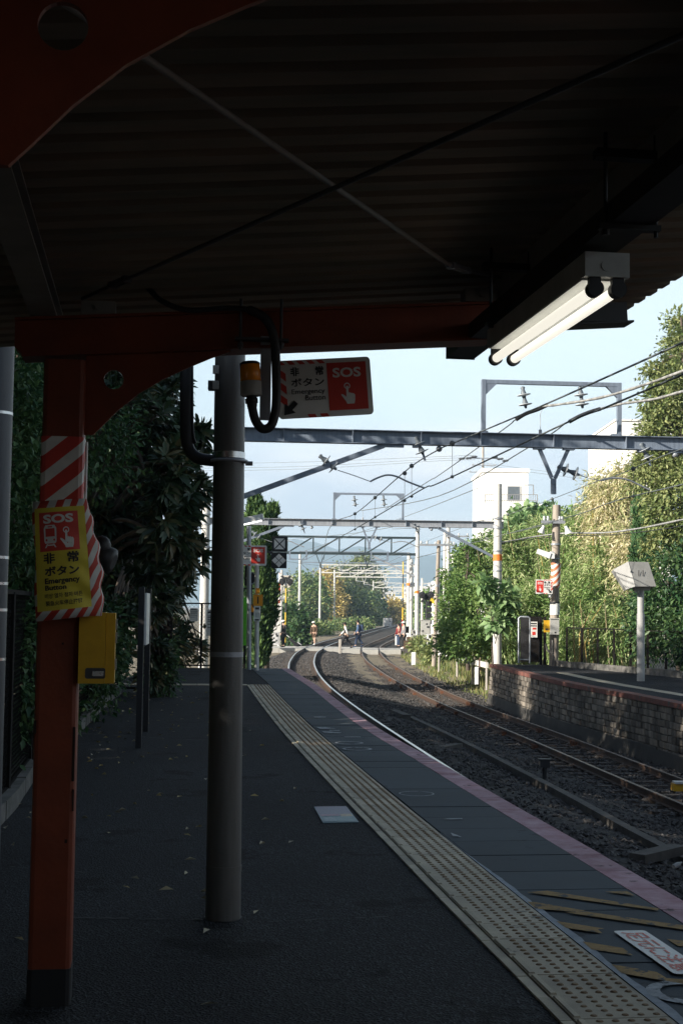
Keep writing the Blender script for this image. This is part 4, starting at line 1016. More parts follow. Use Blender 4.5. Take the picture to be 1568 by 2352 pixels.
# ---- station name board seen edge on, left fence, notice boards -----------------
t = thing('name_board', 'dark station board on two slim posts seen edge on beside the leafy fence', 'name board', (-2.06, 14.5, 0))
for P, u0, v0 in (((-2.06, 14.5), 320, 1348), ((-2.25, 16.4), 333, 1352)):
    m = MB(); zt = zat(v0, u0, P[1]); m.box((P[0] + 2.06, P[1] - 14.5, zt / 2), (.06, .045, zt)); m.build('post', 'rubber', t)
a = V((-2.045, 14.55)); b = V((-2.105, 15.2))
zt, zb = zat(1362, 338, 14.5), zat(1482, 336, 14.5)
m = MB(); m.bar((a.x + 2.06 + .025, .02, (zt + zb) / 2), (b.x + 2.06 + .025, b.y - 14.5, (zt + zb) / 2), .022, zt - zb); m.build('panel', 'signwhite', t)
def fence(lab, pts, h, zb, mesh_step, matn, post_step, wire=.0035, rails=(.04, 1.0), name='mesh_fence', group=None, post_w=.05):
    pts = [V(p) for p in pts]
    o = thing(name, lab, 'fence', (pts[0].x, pts[0].y, zb), 0, group)
    rel_ = lambda p: V((p.x - o.location.x, p.y - o.location.y, p.z))
    mm = MB(); mr = MB(); first = True
    for i in range(len(pts) - 1):
        a, b = pts[i], pts[i + 1]; L = (b - a).length; d = (b - a) / L
        n = max(1, round(L / post_step))
        for k in range(n + (1 if i == len(pts) - 2 else 0)):
            p = a + d * (L * k / n); q = MB(); q.box(rel_(p) + V((0, 0, h / 2)), (post_w, post_w, h)); q.build('post', matn, o)
        for r in rails: mr.bar(rel_(a) + V((0, 0, h * r)), rel_(b) + V((0, 0, h * r)), .035, .035)
        c = -h
        while c < L:                                       # diamond mesh as two families of slanted wires
            for sg in (0, 1):
                x0, x1 = c, c + h
                z0, z1 = .05, h - .02
                xa, xb = max(0, x0), min(L, x1)
                if xb - xa > .02:
                    fa, fb_ = (xa - x0) / h, (xb - x0) / h
                    if sg: fa, fb_ = 1 - fa, 1 - fb_
                    mm.bar(rel_(a + d * xa) + V((0, 0, z0 + (z1 - z0) * fa)), rel_(a + d * xb) + V((0, 0, z0 + (z1 - z0) * fb_)), wire, wire)
            c += mesh_step
    mr.build('rail', matn, o); mm.build('mesh', matn, o)
    return o
fence('dark mesh fence along the left edge of the platform with shrubs pressing through it', [(-2.12, 7.4, 0), (-2.42, 10.3, 0), (-2.68, 12.2, 0), (-3.06, 16.3, 0), (-3.6, 21.5, 0), (-3.66, 23.3, 0)], 1.5, .06, .075, 'fence', 1.9)
fence('short dark fence panel standing across the left side behind the board posts', [(-4.6, 23.3, 0), (-3.1, 23.5, 0)], 1.35, .03, .09, 'fence', 1.4)
fence('dark fence closing the far end of the left platform with white notices on it', [(-4.3, 33.1, 0), (-2.25, 33.1, 0)], 1.52, .0, .1, 'fence', .9)
p = G(378, 1590)
t = thing('notice_board', 'dark boxed notice board with a bright top edge beside the left fence', 'notice board', (p.x, 23.2, 0))
q0, q1 = D(366, 1463, 23.2) - t.location, D(392, 1376, 23.2) - t.location
m = MB(); m.b2((q0.x, -.02, q0.z), (q1.x, .03, q1.z - .03)); m.build('panel', 'fence', t)
m = MB(); m.b2((q0.x + .005, -.03, q1.z - .029), (q1.x - .005, .12, q1.z + .004)); m.build('top_edge', 'white', t)
for x in (q0.x - .03, q1.x + .01): m = MB(); m.box((x, 0, (q1.z - .02) / 2), (.06, .06, q1.z - .02)); m.build('post', 'fence', t)
for u0, v0, u1, v1, lab in ((436, 1427, 455.5, 1397, 'white rounded notice sheet hanging on the end fence'), (474, 1460, 483, 1400, 'tall white notice sheet on the end fence half hidden by the pipe column')):
    a, b = D(u0, v0, 33.0), D(u1, v1, 33.0); w = (b.x - a.x) if u1 < 480 else .3
    t = thing('notice_sheet', lab, 'notice', a)
    m = MB(); m.prism(rr(0, 0, w, b.z - a.z, .03), [], (0, -.02, 0), (1, 0, 0), (0, 0, 1), (0, .012, 0)); sh = m.build('sheet', 'signwhite', t)
    m = MB(); H2 = b.z - a.z
    for k, (f, l) in enumerate(((.86, .7), (.74, .8), (.68, .75), (.6, .8), (.54, .6), (.42, .8), (.3, .5))): m.b2((w * .1, -.0235, H2 * f), (w * (.1 + l), -.0215, H2 * (f + (.06 if k == 0 else .025))))
    m.build('print', 'horn', sh)

# ------------------------------------------------------------------ overhead line gantries
def insulator(o, a, b, r=.05, par=None, name='insulator'):
    a = V(a); b = V(b); m = MB()
    L = lambda t: a + (b - a) * t
    m.lathe(a, b, [(0, .02), (.04, .045), (.16, .03), (.3, .05), (.38, .055), (.43, .04), (.55, .03), (.72, .05), (.82, .055), (.88, .03), (1, .018)], 12)
    for t in (.36, .8): m.lathe(L(t), L(t + .075), [(0, .05), (.1, .125), (.5, .12), (1, .04)], 16, 1)
    return m.build(name, ['insbody', 'porcelain'], par or o)
g1p = D(515, 1200, 24.0)
g1 = thing('catenary_gantry', 'nearest steel overhead line gantry with a raised portal frame above its beam', 'gantry', (g1p.x, 24.0, -1.1), math.radians(4.6))
def g1w(u, v):                                             # survey on the plane of the first gantry
    a = g1.rotation_euler[2]; nrm = V((-math.sin(a), math.cos(a), 0)); d = ray(u, v); o = V(g1.location)
    k = (o - V((0, 0, EYE))).dot(nrm) / d.dot(nrm); return rel(g1, V((0, 0, EYE)) + d * k)
def build_gantry(g):
    SPAN = 10.3
    for x in (0, SPAN):
        m = MB(); m.cyl((x, 0, -.3), (x, 0, 7.0), .17, 20, r2=.14); p = m.build('pole', 'concpole', g)
        m = MB()
        for z in (3.9, 4.6, 5.4, 5.75): m.cyl((x, 0, z), (x, 0, z + .05), .175, 20)
        m.build('band', 'galv', p)
    zc = 5.545
    m = MB(); hb = .24
    m.b2((-.2, -.09, zc + hb / 2 - .014), (SPAN + .2, .09, zc + hb / 2)); m.b2((-.2, -.005, zc - hb / 2 + .0145), (SPAN + .2, .005, zc + hb / 2 - .0145)); m.b2((-.2, -.09, zc - hb / 2), (SPAN + .2, .09, zc - hb / 2 + .014))
    bm = m.build('beam', 'galvblue', g)
    for x in (1.0, 2.2, 3.4, 4.45, 5.75, 7.05, 8.3, 9.4):
        m = MB(); m.b2((x - .006, -.085, zc - hb / 2 + .015), (x + .006, -.006, zc + hb / 2 - .015)); m.build('stiffener', 'galvblue', bm)
    for (xa, za, xb, zb) in ((0.05, 4.36, 2.75, zc - .14), (SPAN - .05, 4.36, SPAN - 2.1, zc - .14)):
        m = MB(); m.bar((xa, 0, za), (xb, 0, zb), .08, .09); m.bar((xb - .02, 0, zc - .145), (xb + (.35 if xb < 5 else -.35), 0, zc - .145), .1, .045); m.build('brace', 'galvblue', g)
    # portal frame
    x0, x1 = g1w(1105, 960).x, g1w(1425, 960).x; zt = g1w(1265, 876).z
    m = MB(); w = .07
    m.b2((x0, -.05, zc + .12), (x0 + w, .05, zt)); m.b2((x1 - w, -.05, zc + .12), (x1, .05, zt)); m.b2((x0 + w + .0005, -.045, zt - w), (x1 - w - .0005, .045, zt - .002))
    for sx, xx in ((1, x0 + w), (-1, x1 - w)): m.prism([(0, 0), (sx * .2, 0), (0, -.2)], [], (xx, -.04, zt - w - .0005), (1, 0, 0), (0, 0, 1), (0, .08, 0)); m.b2((xx - w / 2 - .07, -.07, zc + .121), (xx - w / 2 + .07, .07, zc + .15))
    pf = m.build('portal_frame', 'galvblue', g)
    for u0, u1 in ((1199, 1207), (1331, 1337)): insulator(g, g1w(u0, 888), g1w(u1, 938), par=pf)
    # V hanger
    a, b, c, d = g1w(1237, 1018), g1w(1305, 1018), g1w(1270, 1098), g1w(1270, 1135)
    m = MB(); m.bar((a.x, 0, zc - .12), (c.x - .03, 0, c.z), .06, .06, (0, 1, 0)); m.bar((b.x, .0, zc - .12), (c.x + .03, 0, c.z), .06, .06, (0, 1, 0))
    m.prism([(-.045, 0), (.045, 0), (.045, .28), (-.045, .28)], [[(sx * .022 + .009 * math.cos(-q), z + .009 * math.sin(-q)) for q in [i * 2 * math.pi / 8 for i in range(8)]] for sx in (-1, 1) for z in (.05, .11, .17)], (c.x, -.03, d.z), (1, 0, 0), (0, 0, 1), (0, .06, 0))
    for xx in (a.x, b.x): m.b2((xx - .1, -.07, zc - .15), (xx + .1, .07, zc - .1205))
    vh = m.build('v_hanger', 'galvblue', g)
    # registration arms
    for i0, i1, arm in ((( 733, 1046), (773, 1079), [(775, 1080), (812, 1092), (850, 1106), (868, 1097), (890, 1091), (912, 1095), (935, 1106), (974, 1121)]), ((1279, 1072), (1330, 1091), [(1331, 1091), (1350, 1098), (1378, 1104), (1410, 1098), (1440, 1102), (1465, 1113), (1490, 1125)])):
        p = [g1w(*q) for q in arm]; m = MB(); m.tube(spline(p[:3], 3), .008, 6); m.tube(spline(p[2:], 4), .016, 8); ra = m.build('registration_arm', 'galv', g)
        insulator(g, g1w(*i0), g1w(*i1), par=ra)
    for i0, i1 in (((954, 1003), (972, 1045)), ((1470, 1018), (1489, 1058))):
        m = MB(); p = g1w(*i0); m.b2((p.x - .05, -.06, zc - .165), (p.x + .05, .06, zc - .1203)); q = g1w(*i1); m.cyl(q, q + V((.03, 0, -.1)), .02, 8); h = m.build('drop_hanger', 'galvblue', g)
        insulator(g, p, q, par=h)
    for u, v in ((1008, 1031), (1549, 1044)):
        m = MB(); m.ball(g1w(u, v), .055, 12); m.build('counter_ball', 'galv', g)
    p = g1w(1240, 985); m = MB(); m.cyl((p.x, 0, zc + .12), (p.x, 0, zc + .2), .03, 8); m.tube([(p.x, 0, zc + .2), (p.x, 0, zc + .48), (p.x + .03, 0, zc + .55), (p.x, 0, zc + .62)], .006, 6); m.build('line_clamp', 'galv', g)
build_gantry(g1)
g2 = copytree(g1); tag(g2, 'second steel gantry, its beam ending at a tall concrete pole with an orange band', 'gantry')
p = D(471, 1300, 49.0); q = D(1128, 1300, 49.5); g2.location = (p.x, 49.0, -1.1); g2.rotation_euler = (0, 0, math.radians(1.4))
for ch in g2.children:
    if ch.name.startswith('beam'):
        me = ch.data.copy(); me.materials[0] = M['galv']; ch.data = me  # paler steel puts the sunlit look into this beam's colour
m = MB(); x = rel(g2, q).x
m.cyl((10.3, 0, 4.28), (10.3, 0, 4.5), .166, 20); m.build('orange_band', 'band', g2)
# lattice gantries further away
def truss(lab, pl, pr, y, zt, zb, cell, rp=.16, ztop=None, rot=0.0, group=None, matn='galvblue', zg=-1.1, tk=.11):
    g = thing('lattice_gantry', lab, 'gantry', (pl, y, zg), rot, group); W = (pr - pl) / math.cos(rot); zt -= zg; zb -= zg
    for x in (0, W):
        m = MB(); m.cyl((x, 0, -.3), (x, 0, (ztop - zg) if ztop else zt + .5), rp, 14, r2=rp * .85); m.build('pole', 'concpole', g)
    m = MB(); m.bar((-.1, 0, zt), (W + .1, 0, zt), tk, tk); m.bar((-.1, 0, zb), (W + .1, 0, zb), tk * 1.15, tk * 1.15)
    n = max(4, round(W / cell))
    for k in range(n):
        a, b = W * k / n, W * (k + 1) / n
        m.bar((a, 0, zb), (b, 0, zt), tk * .62, tk * .62); m.bar((b, 0, zb), (b, 0, zt), tk * .62, tk * .62)
    m.build('lattice_beam', matn, g)
    for xc in (W * .38, W * .68):
        m = MB()
        for sg in (-1, 1): m.bar((xc + sg * .32, 0, zb), (xc, 0, zb - .8), .055, .055)
        m.b2((xc - .05, -.04, zb - 1.0), (xc + .05, .04, zb - .77)); m.build('v_hanger', matn, g)
        m = MB(); s = -1 if xc < W / 2 else 1
        m.tube(spline([(xc, 0, zb - 1.0), (xc + .7 * s * -1, 0, zb - 1.05), (xc + 1.5 * s * -1, 0, zb - 1.25)], 4), .035, 6); m.build('registration_arm', matn, g)
        insulator(g, (xc, 0, zb - 1.0), (xc - .5 * s, 0, zb - 1.05))
    return g
g3 = truss('third gantry, a lattice beam just beyond the level crossing with a banded concrete pole', D(598, 1300, 96).x, D(957, 1300, 97).x, 96.5, D(800, 1233, 96).z, D(800, 1271, 96).z, 1.95, .165, D(957, 1205, 96).z, matn='trussgreen', tk=.15)
W3 = (D(957, 1300, 97).x - D(598, 1300, 96).x)
m = MB(); m.cyl((W3, 0, D(957, 1360, 96).z + 1.1 - .08), (W3, 0, D(957, 1360, 96).z + 1.1 + .1), .162, 14); m.build('orange_band', 'band', g3)
m = MB(); xa = rel(g3, D(860, 1275, 96.5)).x
m.bar((W3 - 3.1, 0, D(800, 1275, 96).z + 1.08), (W3 - .1, 0, D(957, 1325, 96).z + 1.1), .1, .12); m.build('brace', 'galv', g3)
m = MB(); zb = D(800, 1275, 96).z + 1.1
for xc in (W3 * .18, W3 * .70): 
    m.b2((xc, -.1, zb - .35), (xc + 1.25, .1, zb - .27)); m.b2((xc, -.1, zb - .27), (xc + .1, .1, zb + .3)); m.b2((xc + 1.15, -.1, zb - .27), (xc + 1.25, .1, zb + .3))
m.build('hanging_cradle', 'galvblue', g3)
fars = [(155, 688, 937, 1268, 1293, 'fourth gantry in the distance with thin pale poles and a lattice beam'),
        (172, 735, 953, 1298, 1316, 'fifth gantry, its left pole rising in front of yellow autumn trees'),
        (188, 768, 946, 1310, 1325, 'sixth pale gantry crossing in front of the tree crowns'),
        (250, 857, 1012, 1338, 1349, 'seventh far gantry, its left pole standing clear of the dark trees'),
        (300, 881, 1010, 1347, 1357, 'eighth far gantry seen small above the bend of the rails'),
        (360, 901, 1008, 1354, 1362, 'last small gantry visible before the town')]
for y, ul, ur, v0, v1, lab in fars:
    truss(lab, D(ul, 1350, y).x, D(ur, 1350, y).x, y, D(820, v0, y).z, D(820, v1, y).z, 2.2, .15, group='lattice gantries along the far line', matn='galvblue' if y < 160 else 'concpole', tk=.1 if y < 160 else .12, ztop=D(ul, v0 - (4 if y != 155 else -2), y).z)  # far steel beams take a pale concrete colour to look sunlit

# ------------------------------------------------------------------ wires
def wire(lab, pts, r, matn='wire', n=4, group='overhead line wires', name='overhead_wire', cat='wire', clamps=(), bind=None):
    o = thing(name, lab, cat, pts[0], 0, group)
    P = [V(p) - o.location for p in pts]
    m = MB(); S = spline(P, 6)
    if bind: m.tube(S, [r * (1 + bind * math.sin(i * 1.9)) for i in range(len(S))], 8)
    else: m.tube(S, r, 5)
    m.build('strand', matn, o)
    return o
zc_ = 3.55
ctL = [(1700, 800), (1568, 859), (1379, 940), (1304, 969), (1008, 1109), (974, 1121), (886, 1173), (813, 1216)]
P_ct = [G(u, v, zc_) for u, v in ctL] 
far_ct = [V((interp(LC, y), y, zc_)) for y in (60, 75, 96, 125, 155)]
P_ct = [p for p in P_ct if p.y < 55] + far_ct
wire('dark contact wire of the near track passing under the left curved arm', P_ct, .011)
msL = [(1700, 722), (1568, 786), (1243.7, 932), (1040, 1018), (1008, 1032), (942, 1073), (861, 1143), (815, 1180), (754, 1218)]
def yct(u):                                                # same distance as the contact wire below
    best = min(range(len(P_ct) - 1), key=lambda i: 0 if False else 1)
    tab = sorted(((784 + 3200 * p.x / p.y, p.y) for p in P_ct if p.y < 62))
    return interp(tab, u)
P_ms = [D(u, v, max(8, min(70, yct(u)))) for u, v in msL]
P_ms = [p for i, p in enumerate(P_ms) if i == 0 or p.y > P_ms[i - 1].y + .3]
oM = wire('dark carrier wire above the near track hung with clamps and thin droppers', P_ms + [V((interp(LC, 96), 96, 4.7))], .011)
def drop(o, u, v0, v1, y, r=.004):
    a, b = D(u, v0, y) - o.location, D(u, v1, y) - o.location
    m = MB(); m.tube([a, b], r, 5)
    m.ball(b, .03, 8); m.ball(a, .045, 8, sc=(1, .6, 1)); m.build('dropper', 'wire', o)
for u, v0, v1 in ((1038, 1018, 1095), (945, 1070, 1140), (929, 1087, 1150), (861, 1143, 1188), (815, 1180, 1216)): drop(oM, u, v0, v1, max(12, min(60, yct(u))))
wire('feeder wire from the left portal insulator running down to the second gantry', [g1.matrix_world @ V() if False else D(1243, 933, 24.3), D(1183, 964, 24.6), D(1154, 987, 26), D(1008, 1091, 36), D(979, 1108, 39), D(884, 1170, 49)], .012)
wire('feeder wire from the right portal insulator running down to the second gantry', [D(1379, 939, 24.3), D(1304, 969, 24.8), D(1229, 1018, 26.5), D(1008, 1139, 38), D(829, 1173, 49)], .012)
wire('thick pale bound cable rising from the left portal insulator to the upper right', [D(1243, 933, 24.2), D(1290, 928, 23.4), D(1400, 908, 21.5), D(1568, 852, 18.8), D(1760, 770, 16)], .022, 'wirepale', bind=.18)
wire('thick pale bound cable rising from the right portal insulator past the tall tree', [D(1379, 939, 24.2), D(1430, 927, 23.4), D(1500, 917, 22), D(1568, 899, 20.6), D(1760, 850, 17.5)], .022, 'wirepale', bind=.18)
for lab, pts in (('thick black sleeve clamped under the left portal insulator', [(1256, 930), (1235, 940), (1207, 950), (1184, 964)]), ('thick black sleeve clamped under the right portal insulator', [(1378, 939), (1355, 946), (1330, 956), (1306, 969)])):
    P = [D(u, v, 24.2) for u, v in pts]; o = thing('cable_sleeve', lab, 'sleeve', P[0]); m = MB(); m.tube([p - P[0] for p in spline(P, 4)], .036, 10); m.build('sleeve', 'rubber', o)
ctR = [(1700, 1075), (1568, 1112), (1447, 1141), (1390, 1158), (1294, 1191)]
wire('contact wire of the far track carried by the right curved arm', [D(u, v, y) for (u, v), y in zip(ctR, (19, 21.5, 25, 28, 34))] + [V((interp(RC, y), y, 3.5)) for y in (48, 70, 96, 125)], .011)
msR = [(1700, 985), (1568, 1030), (1489, 1060), (1413, 1093), (1376, 1103), (1267, 1146), (1165, 1182), (1050, 1216)]
oR = wire('carrier wire of the far track with small dark clamp beads', [D(u, v, y) for (u, v), y in zip(msR, (18, 21, 24, 27, 29, 36, 45, 62))] + [V((interp(RC, 96), 96, 4.6))], .009)
for u, v, y, v1 in ((1453, 1077, 25.3, 1140), (1267, 1146, 36, 1200), (1165, 1182, 45, 1222)): drop(oR, u, v, v1, y)
wire('bundle of pale telephone cables sagging across the right trees', [D(1800, 1130, 30), D(1568, 1193, 38), D(1408, 1222, 45), D(1279, 1226, 49.5), D(1151, 1246, 49.2)], .028, 'wirepale', bind=.25, group='telephone cables')
wire('second thinner cable sagging just under the pale telephone bundle', [D(1800, 1150, 30), D(1568, 1207, 38), D(1408, 1228, 45), D(1279, 1232, 49.5), D(1151, 1249, 49.2)], .014, 'rubber', group='telephone cables')
for k, (v0, v1) in enumerate(((1062, 1050), (1072, 1055), (1078, 1060))):
    wire(('top', 'middle', 'lowest')[k] + ' of three hair thin power lines crossing the sky left of the pylon', [D(420, v0 + 4, 180), D(700, v0 - 1, 170), D(1000, v1 - 1, 160), D(1090, v1 - 4, 158)], .02, group='distant power lines')
for k, (v0, v1) in enumerate(((1062, 1095), (1068, 1107))):
    wire(('upper', 'lower')[k] + ' power line running right from the pylon behind the V hanger', [D(1105, v0, 158), D(1230, v0 + 18, 150), D(1400, v1, 140), D(1600, v1 + 18, 130)], .018, group='distant power lines')
for (u0, v0), (u1, v1), y0, y1, lab in (((900, 1215), (1110, 1195), 80, 50, 'wire to the second gantry passing the tall poles'), ((660, 1240), (960, 1200), 97, 50, 'long thin wire climbing over the lattice gantry'), ((700, 1265), (1100, 1120), 110, 40, 'thin wire crossing the sky under the small portal'), ((630, 1285), (830, 1302), 97, 150, 'thin wire sloping down beside the black signal plates'), ((1050, 1245), (1290, 1195), 75, 48, 'thin wire leading to the old crossarm pole')):
    wire(lab, [D(u0, v0, y0), D((u0 + u1) / 2, (v0 + v1) / 2 + 5, (y0 + y1) / 2), D(u1, v1, y1)], .013)

# ------------------------------------------------------------------ poles and line-side gear
def pole(name, lab, u, v0, v1, y, r, matn, cat='pole', bands=(), arms=(), group=None, lean=0.0):
    b, t_ = D(u, v1, y), D(u, v0, y); o = thing(name, lab, cat, (b.x, y, b.z), 0, group); H_ = t_.z - b.z
    m = MB(); m.cyl((0, 0, -.4), (lean, 0, H_), r, 14, r2=r * .8); m.build('shaft', matn, o)
    for v, h, mt_ in bands:
        z = D(u, v, y).z - b.z; m = MB(); m.cyl((lean * z / H_, 0, z - h / 2), (lean * z / H_, 0, z + h / 2), r * 1.04, 14); m.build('band', mt_, o)
    for v, wl, wr in arms:
        z = D(u, v, y).z - b.z; m = MB(); m.b2((-wl, -r - .09, z - .05), (wr, -r - .01, z + .05)); ar = m.build('crossarm', 'galv', o)
        for x in [-wl + .1, -wl * .5, wr * .5, wr - .1]:
            m = MB(); m.lathe((x, -r - .05, z + .05), (x, -r - .05, z + .2), [(0, .03), (.3, .06), (.6, .04), (1, .05)], 8); m.build('insulator', 'porcelain', ar)
    return o
wp = pole('utility_pole', 'old tapered pole on the far platform carrying the SOS sign and street lamp', 1270, 1160, 1530, 47.6, .165, 'wood', lean=.1, bands=((1250, .06, 'galv'), (1283, .04, 'galv'), (1385, .1, 'rubber')), arms=((1200, .45, .35),))
wy = 47.6
m = MB(); z0, z1 = D(1270, 1350, wy).z - wp.location.z, D(1270, 1293, wy).z - wp.location.z; m.cyl((.05, 0, z0), (.085, 0, z1), .17, 14, r2=.165); m.build('stripe_wrap', 'stripepole', wp)
m = MB(); z0, z1 = D(1270, 1412, wy).z - wp.location.z, D(1270, 1386, wy).z - wp.location.z; m.cyl((.04, 0, z0), (.05, 0, z1), .172, 14); m.build('white_wrap', 'white', wp)
def L_of(o): return lambda u, v, y=None: D(u, v, y if y else o.location.y) - V(o.location)
L = L_of(wp)
for u, s in ((1248, -1), (1298, 1)):
    m = MB(); p = L(u, 1208, 47.3); m.lathe(p + V((0, 0, 0)), p + V((s * .1, 0, -.25)), [(0, .05), (.3, .06), (1, .13)], 10); m.build('floodlight', 'white', wp)
t = thing('street_lamp', 'white arm lamp fixed to the old pole above the small SOS sign', 'lamp', D(1268, 1262, 47.3)); L = L_of(t)
m = MB(); m.bar(L(1233, 1266), L(1262, 1277), .16, .17, h2=.2, w2=.2); m.bar(L(1262, 1275), L(1272, 1275), .14, .24); m.build('head', 'white', t)
a, b = D(1229, 1364, 47.2), D(1271, 1331, 47.2)
t = thing('emergency_sign', 'small sunlit SOS emergency button sign on the old pole of the far platform', 'sign', (a.x, 47.2, a.z)); 
sos_board(t, (0, 0, 0), (1, 0, 0), (0, 0, 1), D(1268, 1350, 47.2).x - a.x, D(1250, 1331, 47.2).z - a.z, flip=True)
t = thing('warning_lamp', 'tiny amber lamp on the old pole under the small SOS sign', 'lamp', D(1262, 1362, 47.3)); L = L_of(t)
m = MB(); m.cyl(L(1262, 1362), L(1262, 1354), .05, 10); m.build('lens', 'orange', t); m = MB(); m.cyl(L(1262, 1372), L(1262, 1362.5), .05, 10); m.build('base', 'white', t)
t = thing('call_box', 'small yellow call box on the old pole of the far platform', 'call box', D(1254, 1452, 47.3)); L = L_of(t)
m = MB(); m.box((0, 0, .2), (.2, .16, .4)); m.build('body', 'boxyellow', t); m = MB(); m.box((0, -.085, .1), (.1, .01, .05)); m.build('latch', 'darksteel', t)
t = thing('control_box', 'grey cabinet strapped to the old pole beside the yellow call box', 'cabinet', D(1272, 1458, 47.2)); L = L_of(t)
m = MB(); m.box((0, 0, .27), (.3, .18, .52)); m.box((0, -.01, .545), (.33, .22, .03)); m.build('body', 'offwhite', t); m = MB(); m.box((.02, -.095, .08), (.05, .01, .05)); m.build('lock', 'rubber', t)
t = thing('drain_pipe', 'bent grey cable pipe at the foot of the old pole', 'pipe', D(1262, 1520, 47.2)); L = L_of(t)
m = MB(); m.tube(spline([L(1252, 1478), L(1258, 1496), L(1268, 1502), L(1272, 1515), L(1270, 1535)], 5), .03, 8); m.tube([L(1268, 1470), L(1268, 1530), L(1278, 1545)], .03, 8); m.build('pipe', 'pipegrey', t)
# second gantry pole extras: street cable down pipe is with the vine
pole('utility_pole', 'weathered wooden looking pole right of the crossing with one crossarm', 996, 1241, 1512, 70, .115, 'wood', lean=.2, bands=((1345, .1, 'galv'),), arms=((1252, .8, .9),))
pole('utility_pole', 'slim pale pole directly behind the weathered crossarm pole', 1005, 1248, 1440, 82, .09, 'concpole', arms=((1252, .3, 1.0),))
pole('utility_pole', 'pale twin pole beside the house roofs, left one of the pair', 1020, 1222, 1425, 92, .13, 'concpole', group=None)
pole('utility_pole', 'pale twin pole beside the house roofs, right one of the pair', 1027.5, 1198, 1430, 88, .15, 'concpole', bands=((1330, .1, 'galv'),), arms=((1232, .2, 1.3),))
pole('utility_pole', 'thin white pole between the banded gantry pole and the crossing signal', 968, 1328, 1425, 120, .1, 'concpole')
pole('utility_pole', 'white pole touching the left edge of the banded gantry pole', 943, 1285, 1478, 99, .13, 'concpole', arms=((1297, .15, .5), (1345, .1, .3)))
pole('utility_pole', 'tall pale pole with an orange mark left of the gantry with the banded pole', 937, 1270, 1482, 104, .17, 'concpole', bands=((1342, .2, 'band'),))
pole('utility_pole', 'pale pole rising from bushes behind the black signal plates', 645, 1309, 1440, 100, .11, 'concpole', arms=((1375, .4, .4),))
pole('utility_pole', 'small white pole beside the left end of the crossing', 640, 1316, 1478, 96, .09, 'barrierred')
pole('barrier_pole', 'raised yellow and black crossing barrier left of the tracks', 655, 1330, 1462, 93, .045, 'barrier', 'barrier')
pole('barrier_pole', 'raised yellow crossing barrier right of the tracks with a red tip', 924, 1290, 1450, 94, .045, 'barrier', 'barrier', bands=((1432, .5, 'signred'),))
py = pole('power_pylon', 'tall power pole crowded with transformers in front of the white house', 1107, 1018, 1300, 150, .16, 'concpoled', bands=(), arms=((1053, 1.8, 2.2), (1069, 1.2, 1.4), (1085, 1.5, .4)))
L = L_of(py)
for u, v, w, h in ((1098, 1120, .5, .75), (1097, 1132, .45, .6), (1096, 1148, .45, .4), (1100, 1158, .4, .5), (1109, 1110, .35, .6)):
    m = MB(); p = L(u, v, 149.6); m.cyl(p - V((0, 0, h / 2)), p + V((0, 0, h / 2)), w / 2, 10); m.build('transformer', 'horn' if w < .46 else 'bgrey', py)
for u, v in ((1060, 1053), (1076, 1052), (1088, 1049), (1135, 1050), (1148, 1054), (1160, 1058)):
    m = MB(); p = L(u, v, 149.6); m.lathe(p - V((.35, 0, .05)), p + V((.35, 0, .02)), [(0, .05), (.3, .14), (.5, .08), (.7, .14), (1, .05)], 8); m.build('insulator', 'darksteel', py)
# crossing signals and cabinets
def crossing_signal(lab, u, v0, v1, vb, y, w):
    b = D(u, vb, y); o = thing('crossing_signal', lab, 'signal', b); L = L_of(o)
    zt = D(u, v0, y).z - b.z; zb = D(u, v1, y).z - b.z
    m = MB(); m.cyl((0, 0, 0), (0, 0, zt), .05, 8); m.build('post', 'rubber', o)
    c = (zt * .75 + zb * .25)
    m = MB(); s = w / 2
    for a in (.8, -.8): m.bar((-s * math.cos(a) * 1.0, -.08, zt - .25 - s * math.sin(a)), (s * math.cos(a), -.08, zt - .25 + s * math.sin(a)), .03, .16, (0, 0, 1))
    m.build('cross_boards', 'rubber', o)
    for sg in (-1, 1):
        m = MB(); m.cyl((sg * w * .3, -.05, zb + .3), (sg * w * .3, -.12, zb + .3), .22, 14); m.lathe((sg * w * .3, -.12, zb + .3), (sg * w * .3, -.32, zb + .27), [(0, .16), (1, .13)], 12); m.build('lamp_head', 'rubber', o)
    return o
crossing_signal('black crossing signal beside the white banded pole on the left of the crossing', 655, 1325, 1346, 1470, 95.5, .9)
t = crossing_signal('black double headed crossing signal right of the banded gantry pole', 978, 1362, 1378, 1470, 88, .9); L = L_of(t)
m = MB()
for k in range(4): m.b2((.0 + .0, -.2, 1.0 + .38 * k), (.34, .0, 1.3 + .38 * k))
m.build('signal_lamps', 'rubber', t); m = MB(); m.prism([(-.2, 0), (.2, 0), (0, .5)], [], L(992, 1386, 87.8), (1, 0, 0), (0, 0, 1), (0, .04, 0)); m.build('warning_triangle', 'barrier', t)
def cabinet(lab, u0, v0, u1, v1, y, dep=.5, matn='offwhite', name='control_cabinet'):
    a, b = D(u0, v1, y), D(u1, v0, y); w, h = b.x - a.x, b.z - a.z; o = thing(name, lab, 'cabinet', ((a.x + b.x) / 2, y, a.z))
    m = MB(); m.b2((-w / 2, 0, -.1), (w / 2, dep, h - .04)); m.b2((-w / 2 - .03, -.03, h - .039), (w / 2 + .03, dep + .03, h)); m.build('body', matn, o)
    m = MB(); m.b2((-w * .42, -.02, h * .06), (w * .42, -.002, h * .9)); d = m.build('door', matn, o)
    m = MB()
    for fx, fz in ((.2, .6), (.3, .6), (.12, .75), (-.3, .4), (.15, .2)): m.b2((w * fx - .05, -.03, h * fz), (w * fx + .05, -.021, h * fz + .1))
    m.build('vent', 'horn', d); return o
cabinet('large pale grey control cabinet behind the weathered crossarm pole', 966, 1424, 988, 1469, 86)
